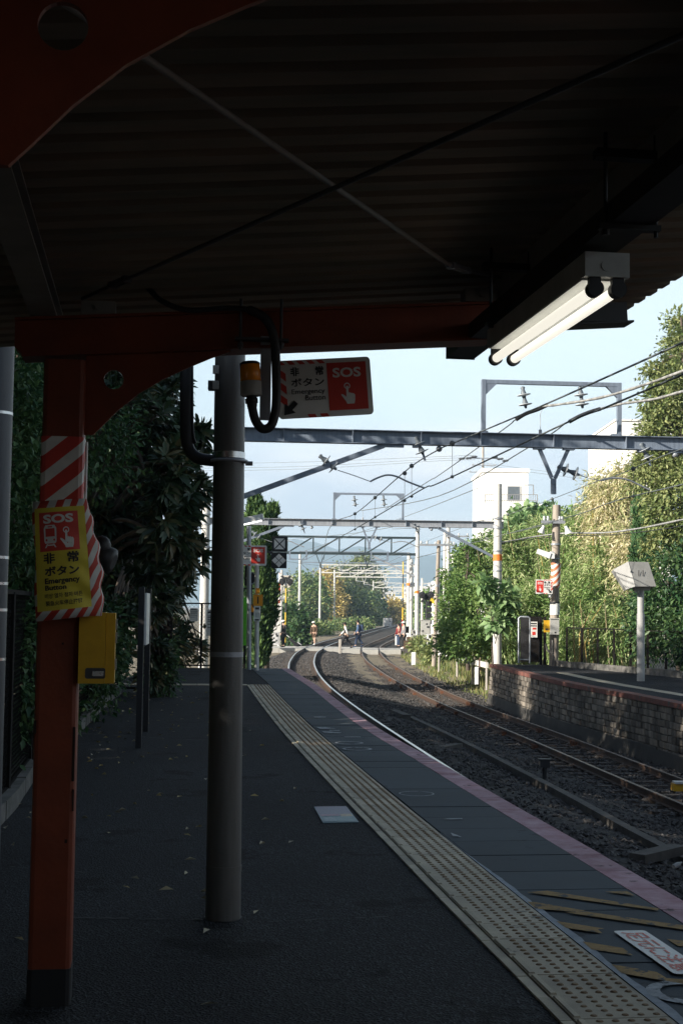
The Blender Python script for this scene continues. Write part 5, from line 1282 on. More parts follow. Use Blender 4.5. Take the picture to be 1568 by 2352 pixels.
cabinet('small white box in front of the large grey cabinet', 980, 1457, 990, 1480, 78, .3, 'white')
cabinet('pale box fixed low on the left side of the banded gantry pole', 943, 1447, 954, 1467, 92, .3)
cabinet('grey box on the ground below the left conifers', 626, 1452, 640, 1478, 86, .6, 'bgrey')
cabinet('far white equipment hut beside the bend of the rails', 881, 1420, 900, 1440, 200, 2, 'bgrey')
t = thing('gate_pillar', 'pale stone gate pillar with a wide cap left of the crossing', 'pillar', D(634, 1480, 94)); L = L_of(t)
m = MB(); zt = D(634, 1392, 94).z - t.location.z; m.box((0, 0, zt / 2), (.5, .5, zt)); m.box((-.15, 0, zt + .1), (1.0, .7, .18)); m.build('pillar', 'concpole', t)
def stub(lab, u, v0, v1, y, w, matn, name='marker_post'):
    b = D(u, v1, y); o = thing(name, lab, 'marker', b); h = D(u, v0, y).z - b.z
    m = MB(); m.box((0, 0, h / 2 - .05), (w, w * .8, h + .1), bev=w * .15); m.box((0, 0, h), (w * .8, w * .6, .04)); m.build('post', matn, o); return o
stub('grey concrete marker post in front of the crossing between the tracks', 780.5, 1469, 1497, 82, .16, 'concpoled')
stub('white tilted marker board at the right edge of the ballast near the bushes', 949.5, 1499, 1522, 64, .2, 'white')
stub('white concrete marker post in front of the far platform end', 1094, 1533, 1565, 48.5, .13, 'white')
stub('thin rusty marker rod beside the white concrete marker post', 1100, 1515, 1568, 48.6, .05, 'fencebrown')
stub('white pedestal at the right end of the crossing', 909, 1462, 1478, 87, .1, 'white')
# guard rail right of the crossing
t = thing('guard_rail', 'low pale guard rail among the weeds right of the tracks', 'guard rail', D(1060, 1535, 58)); L = L_of(t)
m = MB(); P = [L(1008, 1500, 66), L(1050, 1507, 61), L(1085, 1520, 56), L(1118, 1528, 51)]
for a, b in zip(P, P[1:]): m.bar(a, b, .08, .2)
m.build('rail', 'concpole', t)
for p in P: m = MB(); m.cyl(p + V((0, .06, .1)), p + V((0, .06, -.9)), .05, 8); m.build('post', 'concpoled', t)

# platform end signal group (left)
t = thing('signal_post', 'white sign pole at the end of the left platform with an orange plate numbered 1', 'sign pole', D(590, 1530, 32.0)); L = L_of(t)
m = MB(); m.cyl((0, 0, -.1), L(590, 1290), .05, 10); m.build('pole', 'concpole', t)
m = MB(); a, b = L(582, 1391.5), L(604, 1366); m.b2((a.x, -.09, a.z), (b.x, -.06, b.z)); pl_ = m.build('number_plate', 'orange', t)
m = MB(); m.text('1', .16, ((a.x + b.x) / 2, -.092, a.z + .05), (1, 0, 0), (0, 0, 1), align='CENTER', bold=.02); m.build('number', 'signblack', pl_)
m = MB(); a2, b2_ = L(588, 1364), L(597, 1351); m.b2((a2.x, -.08, a2.z), (b2_.x, -.06, b2_.z)); m.build('small_plate', 'orange', t)
m = MB(); a, b = L(583, 1427), L(599, 1390); m.b2((a.x, -.085, a.z), (b.x, -.062, b.z)); pl_ = m.build('white_plate', 'signwhite', t)
m = MB()
for k in range(3): m.b2((a.x + .045 + .03 * k, -.0885, a.z + .1), (a.x + .052 + .03 * k, -.0855, a.z + .2))
m.b2((a.x + .035, -.0885, b.z - .1), (b.x - .03, -.0855, b.z - .05)); m.b2((a.x + .03, -.0885, a.z + .02), (b.x - .03, -.0855, a.z + .05)); m.build('marking', 'horn', pl_)
m = MB(); m.cyl(L(590, 1300), L(592, 1290), .03, 8); m.bar(L(578, 1298), L(602, 1298), .03, .03); m.build('bracket', 'galv', t)
t = thing('emergency_sign', 'SOS emergency button sign half hidden behind the pipe column at the platform end', 'sign', D(536, 1298, 31.6)); L = L_of(t)
o0 = L(536, 1298.5); o1 = L(612, 1298.5); h = L(612, 1252).z - o1.z
sos_board(t, o0, (1, 0, 0), (0, 0, 1), (o1 - o0).length, h)
m = MB(); m.bar(L(545, 1290, 31.66), L(600, 1290, 31.66), .03, .03); m.build('bracket', 'galv', t)
t = thing('platform_lamp', 'white lamp with a bright underside on a short pole at the platform end', 'lamp', D(572, 1530, 32.4)); L = L_of(t)
m = MB(); m.cyl((0, 0, -.1), L(572, 1208), .052, 12); m.build('pole', 'galv', t)
a, b = L(545, 1205), L(605, 1190)
m = MB(); m.bar(a + V((0, 0, .05)), b + V((0, 0, .03)), .24, .14); m.build('housing', 'white', t)
m = MB(); m.bar(a + V((0, -.02, -.035)), b + V((-.04, -.02, -.055)), .16, .03); m.build('lit_panel', 'lampcold', t)
t = thing('route_indicator', 'two stacked black indicator plates with white cross and diamond marks against the sky', 'signal', D(640, 1305, 33.0)); L = L_of(t)
for (u0, v0, u1, v1), kind_ in (((624.6, 1231.8, 659.7, 1266.6), 0), ((622.8, 1269.5, 658.5, 1305), 1)):
    a, b = L(u0, v1), L(u1, v0); m = MB(); m.b2((a.x, 0, a.z), (b.x, .06, b.z)); pl_ = m.build('plate', 'rubber', t)
    w = b.x - a.x; cx, cz = (a.x + b.x) / 2, (a.z + b.z) / 2; m = MB(); fnp = lambda p: V((p.x, -.004, p.y))
    if kind_ == 0:
        s = w * .36; gp = w * .05
        for dx_, dz_ in ((0, 1), (0, -1), (1, 0), (-1, 0)):
            tri = [(gp * 0, 0)]
            if dx_ == 0: pts = [(cx - s + gp, cz + dz_ * s), (cx + s - gp, cz + dz_ * s), (cx, cz + dz_ * gp)]
            else: pts = [(cx + dx_ * s, cz - s + gp), (cx + dx_ * s, cz + s - gp), (cx + dx_ * gp, cz)]
            flat(m, pts, fnp, 0)
    else:
        r_ = w * .215
        for dx_, dz_ in ((0, .235), (0, -.235), (.25, 0), (-.25, 0)):
            x, z = cx + dx_ * w, cz + dz_ * w; flat(m, [(x - r_, z), (x, z - r_), (x + r_, z), (x, z + r_)], fnp, 0)
    m.build('white_mark', 'signwhite', pl_)
m = MB(); m.bar(L(592, 1268), L(626, 1268), .03, .04); m.bar(L(641, 1266), L(641, 1270), .05, .03); m.build('arm', 'darksteel', t)
t = thing('platform_signal', 'black diamond shaped signal beside the dark post at the platform end', 'signal', D(579, 1530, 32.5)); L = L_of(t)
m = MB(); m.b2(L(574, 1535) - V((0, .05, 0)), L(580, 1340) + V((0, .05, 0))); m.build('post', 'rubber', t)
c = L(580, 1328); m = MB(); r_ = .145; m.prism([(-r_, 0), (0, -r_), (r_, 0), (0, r_)], [], c + V((0, -.06, 0)), (1, 0, 0), (0, 0, 1), (0, .06, 0)); m.build('diamond', 'rubber', t)
m = MB()
for i in range(4):
    a = [(-r_, 0), (0, -r_), (r_, 0), (0, r_)]; p, q = a[i], a[(i + 1) % 4]; m.bar(c + V((p[0], -.065, p[1])), c + V((q[0], -.065, q[1])), .012, .02)
m.build('rim', 'galv', t)
m = MB(); m.b2(L(562, 1345) + V((0, -.05, 0)), L(571, 1300) + V((0, .1, 0))); m.bar(L(560, 1352), L(594, 1352), .03, .04); m.build('black_box', 'rubber', t)
m = MB(); m.cyl(L(583, 1400) + V((0, -.09, 0)), L(583, 1400) + V((0, -.06, 0)), .14, 16); m.build('round_shield', 'rubber', t)
m = MB(); m.prism([(-.1, -.08), (.1, -.08), (0, .1)], [], L(578, 1398) + V((0, -.1, 0)), (1, 0, 0), (0, 0, 1), (0, .008, 0)); m.build('amber_triangle', 'orange', t)
t = thing('green_panel', 'bright green panel just showing beside the pipe column at the platform end', 'panel', D(556, 1530, 31.5)); L = L_of(t)
m = MB(); a, b = L(548, 1482), L(567, 1372); m.b2((a.x, 0, a.z), (b.x, .04, b.z)); m.build('panel', 'green', t)
m = MB(); m.b2(L(555, 1530) - V((.02, .02, 0)), L(556, 1482) + V((.02, .02, 0))); m.build('post', 'fence', t)
# catenary pole of gantry 2 at left gets small steps
# monitor box on the far platform
t = thing('monitor_box', 'large pale grey hooded monitor box on a white post at the far platform', 'monitor box', (8.14, 37.9, ZP)); L = L_of(t)
m = MB(); zt = L(1473, 1345).z; zj = L(1473, 1410).z
m.cyl((0, 0, 0), (0, 0, zj), .105, 20); m.cyl((0, 0, zj), (0, 0, zt), .09, 20); m.build('post', 'monitorhood', t)
near = [L(1442, 1290, 37.45), L(1488, 1291, 37.5), L(1506, 1347, 37.4), L(1458, 1347, 37.35)]
dp = V((.12, .95, -.04)); far_ = [p + dp for p in near]
m = MB(); m.add(near + far_, [(0, 3, 2, 1), (4, 5, 6, 7), (0, 1, 5, 4), (1, 2, 6, 5), (2, 3, 7, 6), (3, 0, 4, 7)]); m.build('housing', 'monitorgrey', t)
hp, hl = L(1407, 1308, 37.75), L(1437, 1354, 37.6)
o3 = V((-.004, -.01, .004)); hv = [near[0] + o3, hp, hl, near[3] + o3]; hv2 = [far_[0] + o3, hp + dp * .85, hl + dp * .85, far_[3] + o3]
m = MB(); m.add(hv + hv2, [(0, 1, 2, 3), (4, 7, 6, 5), (0, 4, 5, 1), (1, 5, 6, 2), (2, 6, 7, 3)]); m.build('hood', 'monitorhood', t)
m = MB(); z = near[3].z; m.box((.03, .05, z - .05), (.42, .3, .09)); m.box((-.1, -.02, z - .1), (.12, .14, .12)); m.build('mount', 'offwhite', t)
m = MB(); ex = (near[1] - near[0]).normalized(); m.text('11', .16, near[3].lerp(near[0], .42) + ex * .16 + V((0, -.02, 0)), ex, (0, 0, 1), bold=.0); m.build('marking', 'horn', t)
# fence, gate and board of the far platform
f2_ = fence('rusty dark mesh fence at the back of the far platform in front of the thicket', [(7.6, 46.9, ZP), (8.65, 44.2, ZP), (9.9, 40.2, ZP), (11.6, 26, ZP)], 1.72, ZP, .16, 'fence', 1.05, wire=.0045, post_w=.06)
t = thing('gate', 'tubular grey mesh gate standing at the far end of the far platform', 'gate', (D(1204, 1523, 47).x, 47, D(1204, 1523, 47).z)); L = L_of(t)
a, b = L(1190, 1520), L(1216, 1417); m = MB()
m.tube([(a.x, 0, 0), (a.x, 0, b.z * .97), (a.x + .05, 0, b.z), (b.x - .05, 0, b.z), (b.x, 0, b.z * .97), (b.x, 0, 0)], .03, 8); m.bar((a.x, 0, .12), (b.x, 0, .12), .04, .04); m.build('frame', 'galv', t)
m = MB(); n = 12
for i in range(1, n): m.b2((a.x + (b.x - a.x) * i / n - .006, -.006, .14), (a.x + (b.x - a.x) * i / n + .006, .006, b.z - .03))
m.build('bars', 'darksteel', t)
t = thing('notice_board', 'dark slatted board with a white notice behind the mesh gate', 'notice board', (D(1220, 1523, 47.6).x, 47.6, D(1220, 1523, 47.6).z)); L = L_of(t)
m = MB(); m.b2(L(1194, 1520), L(1238, 1416) + V((0, .05, 0))); m.build('panel', 'fence', t)
a, b = L(1216, 1464, 47.55), L(1233, 1428, 47.55); m = MB(); m.b2((a.x, -.02 - .05, a.z), (b.x, -.051, b.z)); sh = m.build('notice', 'signwhite', t)
m = MB(); y_ = -.074; w = b.x - a.x; h = b.z - a.z
m.b2((a.x + w * .35, y_, a.z + h * .5), (a.x + w * .85, -.0705, a.z + h * .62)); m.b2((a.x + w * .3, y_, a.z + h * .15), (a.x + w * .75, -.0705, a.z + h * .36)); m.build('red_print', 'signred', sh)
m = MB(); m.b2((a.x + w * .1, y_, a.z + h * .84), (a.x + w * .9, -.0705, a.z + h * .92)); m.b2((a.x + w * .1, y_, a.z + h * .7), (a.x + w * .9, -.0705, a.z + h * .77)); m.build('black_print', 'signblack', sh)
for u in (1241, 1250): stub('dark gate post beside the old pole of the far platform, ' + ('left' if u == 1241 else 'right') + ' of two', u, 1418, 1520, 47.3, .1, 'fence', 'gate_post')

# ------------------------------------------------------------------ level crossing and people
ZC = -1.11
t0_, t1_ = D(648, 1482, 88), D(917, 1489, 88)
mb = MB()
yA, yB = 86.6, 91.0
def crossing_x(y): return interp(LC, y), interp(RC, y)
cols = [(-3.4, -.66, 0), (-.46, .46, 0), (.66, None, 0)]
a, b = crossing_x(88)
for x0, x1 in ((a - 3.6, a - .62), (a - .50, a + .50), (a + .62, b - .62), (b - .50, b + .50), (b + .62, b + 1.9)):
    n = max(1, round((x1 - x0) / 1.2))
    for k in range(n):
        for j in range(3):
            ya = yA + (yB - yA) * j / 3
            sl = .028 * (ya - 88)
            w = (x1 - x0) / n; zz0 = ZC + R.uniform(-.008, .008) + (-.03 if x0 > a + 1 else 0)
            mb.b2((x0 + w * k + .01 + sl, ya, zz0 - .3), (x0 + w * (k + 1) - .01 + sl, ya + (yB - yA) / 3 - .02, zz0))
mb.build('road', 'deck', kind='structure')
mb = MB(); mb.b2((a - 14, yA - .5, -1.6), (a - 3.65, yB + .8, -1.09)); mb.b2((b + 1.95, yA - .5, -1.6), (b + 14, yB + .8, -1.13)); mb.build('road', 'trough', kind='structure')

def skin_mesh(name, vs, es, rs, matn, parent, root=0, lev=1):
    me = bpy.data.meshes.new(name); me.from_pydata([tuple(q) for q in vs], es, [])
    o = bpy.data.objects.new(name, me); COL.objects.link(o)
    md = o.modifiers.new('s', 'SKIN'); md.use_smooth_shade = True
    sv = me.skin_vertices[0].data
    for i, r in enumerate(rs):
        rr_ = r if isinstance(r, tuple) else (r, r); sv[i].radius = rr_; sv[i].use_root = (i == root)
    o.modifiers.new('u', 'SUBSURF').levels = lev
    dg = bpy.context.evaluated_depsgraph_get(); dg.update()
    m2 = bpy.data.meshes.new_from_object(o.evaluated_get(dg)); bpy.data.objects.remove(o)
    m2.materials.clear(); m2.materials.append(M[matn]); m2.name = name
    return link(name, m2, parent)
def person(label, loc, h, face, top='cblack', legs='cblack', shoes='cblack', hair='hair', hat=None, stride=0.0, arm=0.0, lean=0.0, sleeves=None, bag=None, bare=False, bow=0.0, vest=None):
    o = thing('person', label, 'person', loc, face)
    f = lambda x, y, z: V((x * h, y * h, z * h))
    hipz, kn, an = .50, .275, .045
    if stride: hipz -= .02
    sx = lean
    pel = f(0, 0, hipz + .02); wai = f(sx * .4, 0, .62); che = f(sx * .85, 0, .755); nk = f(sx * 1.05, 0, .845); hb = f(sx * 1.2 + bow * .5, 0, .885); hm = f(sx * 1.3 + .012 + bow, 0, .93 - bow * .3); ht = f(sx * 1.35 + bow * 1.1, 0, .985 - bow * .6)
    vs = [pel, wai, che, nk, hb, hm, ht]; es = [(0, 1), (1, 2), (2, 3), (3, 4), (4, 5), (5, 6)]; rs = [(.085 * h, .06 * h), (.075 * h, .055 * h), (.095 * h, .06 * h), .032 * h, .04 * h, (.046 * h, .056 * h), (.03 * h, .036 * h)]
    J = {}
    def addv(p, par, r): vs.append(p); es.append((par, len(vs) - 1)); rs.append(r); return len(vs) - 1
    nose = addv(hm + f(.062, 0, -.002), 5, .010 * h)
    for sg in (-1, 1):
        ph = stride * sg
        hip = f(0, sg * .052, hipz - .02); knee = f(.5 * ph + .03, sg * .052, kn + .01); ank = f(ph * 1.0 - (.06 if ph < 0 else 0), sg * .05, an + (.03 if ph < 0 else 0)); toe = ank + f(.075, sg * .01, -.028 - (.02 if ph < 0 else 0))
        a = addv(hip, 0, .058 * h); b_ = addv(knee, a, .036 * h); c = addv(ank, b_, .024 * h); d = addv(toe, c, .02 * h); J[sg] = (hip, knee, ank, toe)
        pa = -arm * sg
        sh = f(sx * .9, sg * .115, .80); el = f(sx * .7 + pa * .45, sg * .14, .645); wr = f(sx * .6 + pa * 1.0 + .05, sg * .135, .51 + abs(pa) * .15)
        a = addv(sh, 2, .036 * h); b_ = addv(el, a, .027 * h); c = addv(wr, b_, .018 * h); J['a', sg] = (sh, el, wr)
        dr = (wr - el).normalized(); pm = addv(wr + dr * .04 * h, c, (.022 * h, .012 * h))
        s_ = V((1, 0, 0)).cross(dr); 
        for q in (-1.5, -.5, .5, 1.5):
            base_ = addv(wr + dr * .055 * h + V((q * .009 * h, 0, 0)), pm, .0055 * h); addv(wr + dr * (.092 - .006 * abs(q)) * h + V((q * .010 * h + .004 * h, -sg * .006 * h, 0)), base_, .0045 * h)
        th_ = addv(wr + dr * .03 * h + V((.022 * h, 0, 0)), pm, .006 * h)
    skin_mesh('body', vs, es, rs, 'skin', o)
    # jacket
    v2 = [f(sx * .1, 0, hipz - .01), wai, che, f(sx * 1.0, 0, .83)]; e2 = [(0, 1), (1, 2), (2, 3)]; r2_ = [(.105 * h, .078 * h), (.095 * h, .075 * h), (.112 * h, .08 * h), .05 * h]
    vest_o = skin_mesh('jacket', v2, e2, r2_, top, o)
    for sg in (-1, 1):
        sh, el, wr = J['a', sg]
        skin_mesh('sleeve', [sh + f(0, -sg * .02, .0), sh, el, wr], [(0, 1), (1, 2), (2, 3)], [.05 * h, .047 * h, .037 * h, .028 * h], sleeves or top, vest_o)
    tv = [f(0, 0, hipz + .03)]; te = []; tr_ = [(.1 * h, .075 * h)]
    for sg in (-1, 1):
        hip, knee, ank, toe = J[sg]
        tv += [hip, knee] + ([] if bare else [ank + f(0, 0, .02)]); k = len(tv) - (2 if bare else 3)
        te += [(0, k), (k, k + 1)] + ([] if bare else [(k + 1, k + 2)]); tr_ += [.072 * h, .05 * h] + ([] if bare else [.038 * h])
        m = MB(); m.tube([ank + f(-.025, 0, -.025), ank + f(.02, 0, -.02), toe + f(.0, 0, -.006), toe + f(.022, 0, -.01)], [.026 * h, .03 * h, .026 * h, .012 * h], 8); m.build('shoe', shoes, o)
    skin_mesh('trousers', tv, te, tr_, legs, o)
    m = MB(); m.ball(hm + f(-.012, 0, .014), .066 * h, 12, sc=(1, .9, 1.0)); m.build('hair', hair, o)
    if hat:
        m = MB(); m.ball(hm + f(-.004, 0, .03), .070 * h, 12, sc=(1, .95, .8)); m.cyl(hm + f(.02, 0, .022), hm + f(.02, 0, .030), .085 * h, 14); m.build('hat', hat, o)
    m = MB()
    for sg in (-1, 1): m.ball(hm + f(.05, sg * .02, .006), .007 * h, 6)
    m.build('eyes', 'signblack', o)
    if bag: 
        m = MB(); m.box(f(sx * .6 - .12, 0, .70), (.12 * h, .17 * h, .24 * h), bev=.03 * h); m.build('backpack', bag, o)
    return o
def foot(u, v): p = G(u, v, ZC); return V((p.x, min(93, max(84, p.y)), ZC))
P1 = person('person in a black jacket and white cap standing at the left end of the crossing', D(651, 1486, 87), 1.66, math.radians(150), 'cblack', 'cblack', 'cblack', hat='cwhite', arm=.02, lean=.01)
P2 = person('person in a tan jacket and pale hat with bare lower legs left of the rails', D(722, 1481, 90.5), 1.52, math.radians(-120), 'ctan', 'ctan', 'cwhite', hair='hair', hat='cwhite', stride=.07, lean=.05, bare=True, bow=.02)
P3 = person('person in a black vest with pale sleeves striding left across the crossing', D(794, 1489, 86.6), 1.62, math.radians(176), 'cblack', 'cblack', 'cblack', stride=.19, arm=.13, lean=.03, sleeves='cwhite')
P4 = person('person in a blue jacket and dark backpack walking left across the crossing', D(823, 1486, 87.4), 1.70, math.radians(172), 'cblue', 'cnavy', 'cnavy', stride=.10, arm=.08, lean=.02, bag='cnavy')
P5 = person('person in a red jacket standing at the right end of the crossing', D(915, 1486, 88.5), 1.5, math.radians(-150), 'cred', 'cnavy', 'cblack', arm=.03)
P6 = person('person in grey', D(926, 1490, 86.5), 1.68, math.radians(-165), 'cgrey', 'cblack', 'cwhite', hair='cblack', hat='cwhite', arm=.03, lean=-.01, bag='cblack')
P6['label'] = 'person in a grey jacket and pale cap with a dark backpack right of the crossing'
t = thing('bag', 'dark slanting bag with a pale stripe lying on the ground left of the rails', 'bag', D(676, 1486, 88)); 
m = MB(); m.bar((-.35, 0, .55), (.15, 0, .12), .3, .16); m.ball((.2, 0, .16), .2, 10, sc=(1.4, .8, .7)); m.build('body', 'cblack', t); m = MB(); m.bar((-.5, -.1, .75), (.05, -.12, .3), .04, .03); m.bar((.2, -.16, .3), (.45, -.1, .12), .1, .05); m.build('handle', 'cwhite', t)
t = thing('crate_pile', 'small pile of brown boxes on the ground beside the grey jacket', 'boxes', D(936, 1490, 86.3))
m = MB(); m.box((0, 0, .25), (.5, .4, .5)); m.box((.1, 0, .62), (.35, .3, .22)); m.build('boxes', 'ctan', t)

# ------------------------------------------------------------------ vegetation
def leaves(n_clump, per, blobs, size, asp, clump_r, droop=.3, shell=.55, jit=.35, seed=0, squash=.8, up=0.0):
    """many small folded leaves in clumps through a crown; returns vertex and face arrays"""
    rg = np.random.default_rng(seed)
    bl = np.array(blobs, float); w = bl[:, 3] * bl[:, 4] * bl[:, 5]; w = w ** .67; w /= w.sum()
    k = rg.choice(len(bl), n_clump, p=w)
    d = rg.normal(size=(n_clump, 3)); d /= np.linalg.norm(d, axis=1)[:, None]
    rad = (shell + (1 - shell) * rg.random(n_clump) ** .6) * (1 + .22 * np.sin(d[:, 0] * 5 + k) * np.cos(d[:, 2] * 4 + k * 1.7))
    c = bl[k, :3] + d * rad[:, None] * bl[k, 3:6]
    cr_ = clump_r * (0.6 + .8 * rg.random(n_clump))
    cc = np.repeat(c, per, 0); dd = np.repeat(d, per, 0); cq = np.repeat(cr_, per)
    N_ = len(cc)
    off = rg.normal(size=(N_, 3)) * cq[:, None] * np.array([.6, .6, .6 * squash])
    p = cc + off
    ax = off / (np.linalg.norm(off, axis=1)[:, None] + 1e-6) * .8 + rg.normal(size=(N_, 3)) * .6 + dd * .5
    ax[:, 2] += up - droop
    ax /= np.linalg.norm(ax, axis=1)[:, None]
    ref = rg.normal(size=(N_, 3)) * .5 + np.array([0, 0, 1.0])
    sd = np.cross(ax, ref); sd /= np.linalg.norm(sd, axis=1)[:, None] + 1e-6
    nm = np.cross(sd, ax)
    L = size * (.6 + .8 * rg.random(N_)); W = L * asp
    a0 = p; a1 = p + ax * (L * .45)[:, None] + sd * (W * .5)[:, None] + nm * (W * .18)[:, None]; a2 = p + ax * L[:, None] - nm * (L * .12)[:, None]; a3 = p + ax * (L * .45)[:, None] - sd * (W * .5)[:, None] + nm * (W * .18)[:, None]
    vs = np.stack([a0, a1, a2, a3], 1).reshape(-1, 3)
    i = np.arange(N_) * 4
    fs = np.stack([np.stack([i, i + 1, i + 2], 1), np.stack([i, i + 2, i + 3], 1)], 1).reshape(-1, 3)
    return vs, fs
def tri_mesh(name, vs, fs, matn, parent, kind=None):
    me = bpy.data.meshes.new(name); nv, nf = len(vs), len(fs)
    me.vertices.add(nv); me.vertices.foreach_set('co', np.asarray(vs, np.float32).ravel())
    me.loops.add(nf * 3); me.loops.foreach_set('vertex_index', np.asarray(fs, np.int32).ravel())
    me.polygons.add(nf); me.polygons.foreach_set('loop_start', np.arange(0, nf * 3, 3, dtype=np.int32)); me.polygons.foreach_set('loop_total', np.full(nf, 3, np.int32))
    me.materials.append(M[matn]); me.update(); me.validate()
    return link(name, me, parent, kind)
def trunk_mesh(parent, base, top, r, limbs, name='trunk', matn='bark', seed=1):
    rr_ = random.Random(seed); m = MB(); base, top = V(base), V(top)
    mid = [base.lerp(top, f) + V((rr_.uniform(-.1, .1), rr_.uniform(-.1, .1), 0)) * (1 if 0 < f < 1 else 0) for f in (0, .3, .6, 1)]
    m.tube(spline(mid, 4), [r * (1 - .07 * i) for i in range(13)], 8)
    for c in limbs:
        c = V(c); s = base.lerp(top, rr_.uniform(.35, .9)); k = s.lerp(c, .5) + V((0, 0, .12 * (c - s).length))
        m.tube(spline([s, k, c], 4), [r * .45 * (1 - .085 * i) for i in range(9)], 6)
    return m.build(name, matn, parent)
def tree(lab, base, blobs, matn, nc, per, size, asp=.5, cr=.3, name='tree', cat='tree', group=None, tr=.12, seed=3, crown='crown', bark='bark', **kw):
    base = V(base); o = thing(name, lab, cat, base, 0, group)
    bl = [(x - base.x, y - base.y, z - base.z, a, b, c) for x, y, z, a, b, c in blobs]
    vs, fs = leaves(nc, per, bl, size, asp, cr, seed=seed, **kw)
    tri_mesh(crown, vs, fs, matn, o)
    zt = max(b[2] for b in bl); xm = sum(b[0] for b in bl) / len(bl); ym = sum(b[1] for b in bl) / len(bl)
    lim = [(b[0] + b[3] * .4 * random.Random(seed + i).uniform(-1, 1), b[1], b[2] + b[5] * .3) for i, b in enumerate(bl)] * 2
    if tr: trunk_mesh(o, (0, 0, -.15), (xm * .7, ym * .7, zt), tr, lim, 'trunk', bark, seed)
    return o
def B(u, v, y, ru, rv, ry=None):                           # crown lobe seen at (u, v) with pixel radii
    p = D(u, v, y); k = y / 3200; return (p.x, p.y, p.z, ru * k, ry if ry else ru * k, rv * k)

# left side: loquat like tree with long drooping leaves
def rosettes(o, centers, seed, n=9, L0=.2):
    rg = random.Random(seed); vs = []; fs = []
    for c, out in centers:
        c = V(c); ax = (V(out) + V((rg.uniform(-.5, .5), rg.uniform(-.5, .5), rg.uniform(.0, .7)))).normalized()
        s0 = ax.cross(V((0, 0, 1))); s0 = s0.normalized() if s0.length > .1 else V((1, 0, 0)); s1 = ax.cross(s0)
        for i in range(n):
            a = i * 2.4 + rg.uniform(-.3, .3); L = L0 * rg.uniform(.65, 1.25); op = rg.uniform(.5, 1.25)
            d = (ax * math.cos(op) + (s0 * math.cos(a) + s1 * math.sin(a)) * math.sin(op)).normalized()
            sd = d.cross(ax); sd = sd.normalized() if sd.length > .05 else s0
            nm = sd.cross(d); W = L * rg.uniform(.095, .14); dr = V((0, 0, -L * rg.uniform(.05, .35)))
            k = len(vs)
            p0 = c; p1 = c + d * L * .4 + dr * .12; p2 = c + d * L * .75 + dr * .45; p3 = c + d * L + dr
            vs += [p0, p1 + sd * W + nm * W * .3, p1, p1 - sd * W + nm * W * .3, p2 + sd * W * .85 + nm * W * .25, p2, p2 - sd * W * .85 + nm * W * .25, p3]
            fs += [(k, k + 1, k + 2), (k, k + 2, k + 3), (k + 1, k + 4, k + 5), (k + 1, k + 5, k + 2), (k + 2, k + 5, k + 6), (k + 2, k + 6, k + 3), (k + 4, k + 7, k + 5), (k + 5, k + 7, k + 6)]
    tri_mesh('crown', [tuple(q) for q in vs], fs, 'loquat', o)
def loquat(lab, base, lobes, n, seed, L0=.21, tr=.09, sub_=5):
    o = thing('broadleaf_tree', lab, 'tree', base, 0, 'dark evergreen trees along the left fence'); rg = random.Random(seed); cs = []
    sl_ = []
    for b in lobes:                                        # break every lobe into rounded clumps
        for i in range(sub_):
            d = V((rg.gauss(0, 1), rg.gauss(0, 1), rg.gauss(0, 1))).normalized() * rg.uniform(.35, .8); k = rg.uniform(.34, .52)
            sl_.append((b[0] + d.x * b[3], b[1] + d.y * b[4], b[2] + d.z * b[5], b[3] * k, b[4] * k, b[5] * k))
    wts = [b[3] * b[5] for b in sl_]
    for i in range(n):
        b = rg.choices(sl_, wts)[0]; d = V((rg.gauss(0, 1), rg.gauss(0, 1), rg.gauss(.25, 1))).normalized(); r = rg.uniform(.55, 1.05)
        cs.append((V((b[0] + d.x * b[3] * r, b[1] + d.y * b[4] * r, b[2] + d.z * b[5] * r)) - V(base), d))
    rosettes(o, cs, seed, 10, L0)
    trunk_mesh(o, (0, 0, -.1), V((lobes[0][0], lobes[0][1], lobes[0][2] + .8)) - V(base), tr, [V(b[:3]) - V(base) for b in sl_] + [c for c, _ in cs[::14]], seed=seed)
    return o
loquat('dark evergreen tree with rosettes of long leaves filling the space beside the pipe column', (-3.9, 17.5, 0), [B(330, 1000, 17, 110, 130, .9), B(380, 1180, 16.5, 85, 140, .8), B(300, 1230, 17.5, 110, 120, 1.0), B(448, 1005, 17.5, 34, 45, .4), B(250, 950, 18, 130, 140, 1.1), B(405, 880, 19, 40, 55, .8), B(330, 800, 19, 110, 120, 1.2), B(452, 1130, 17, 26, 40, .35), B(440, 1260, 17, 30, 60, .4)], 1300, 21, .19)
loquat('lower dark evergreen shrub with long leaves behind the board posts', (-3.9, 21.5, 0), [B(330, 1330, 20.5, 100, 90, .8), B(408, 1330, 24, 40, 80, .6), B(270, 1420, 19, 60, 120, .7), B(350, 1480, 22.5, 45, 110, .5)], 560, 22, .18)
loquat('dark tree mass standing behind the end fence left of the pale gantry pole', (-5.4, 36.5, -1), [B(385, 1330, 36, 65, 130, 1.2), B(412, 1460, 35.5, 46, 75, .8), B(330, 1250, 37, 90, 160, 1.5), B(462, 1480, 35.5, 14, 40, .4)], 620, 23, .27)
tree('small leaved evergreen hedge tree between the grey pole and the orange post', (-3.5, 12.5, 0), [B(70, 1000, 12, 95, 190, .8), B(60, 1250, 12, 85, 160, .7), B(130, 1420, 12.5, 70, 160, .6), B(40, 850, 13, 120, 140, .9), B(-40, 1100, 12.5, 90, 300, .9), B(230, 1010, 14, 70, 120, .6)], 'hedge', 900, 16, .075, .5, .16, name='evergreen_tree', group='dark evergreen trees along the left fence', tr=.08, seed=31)
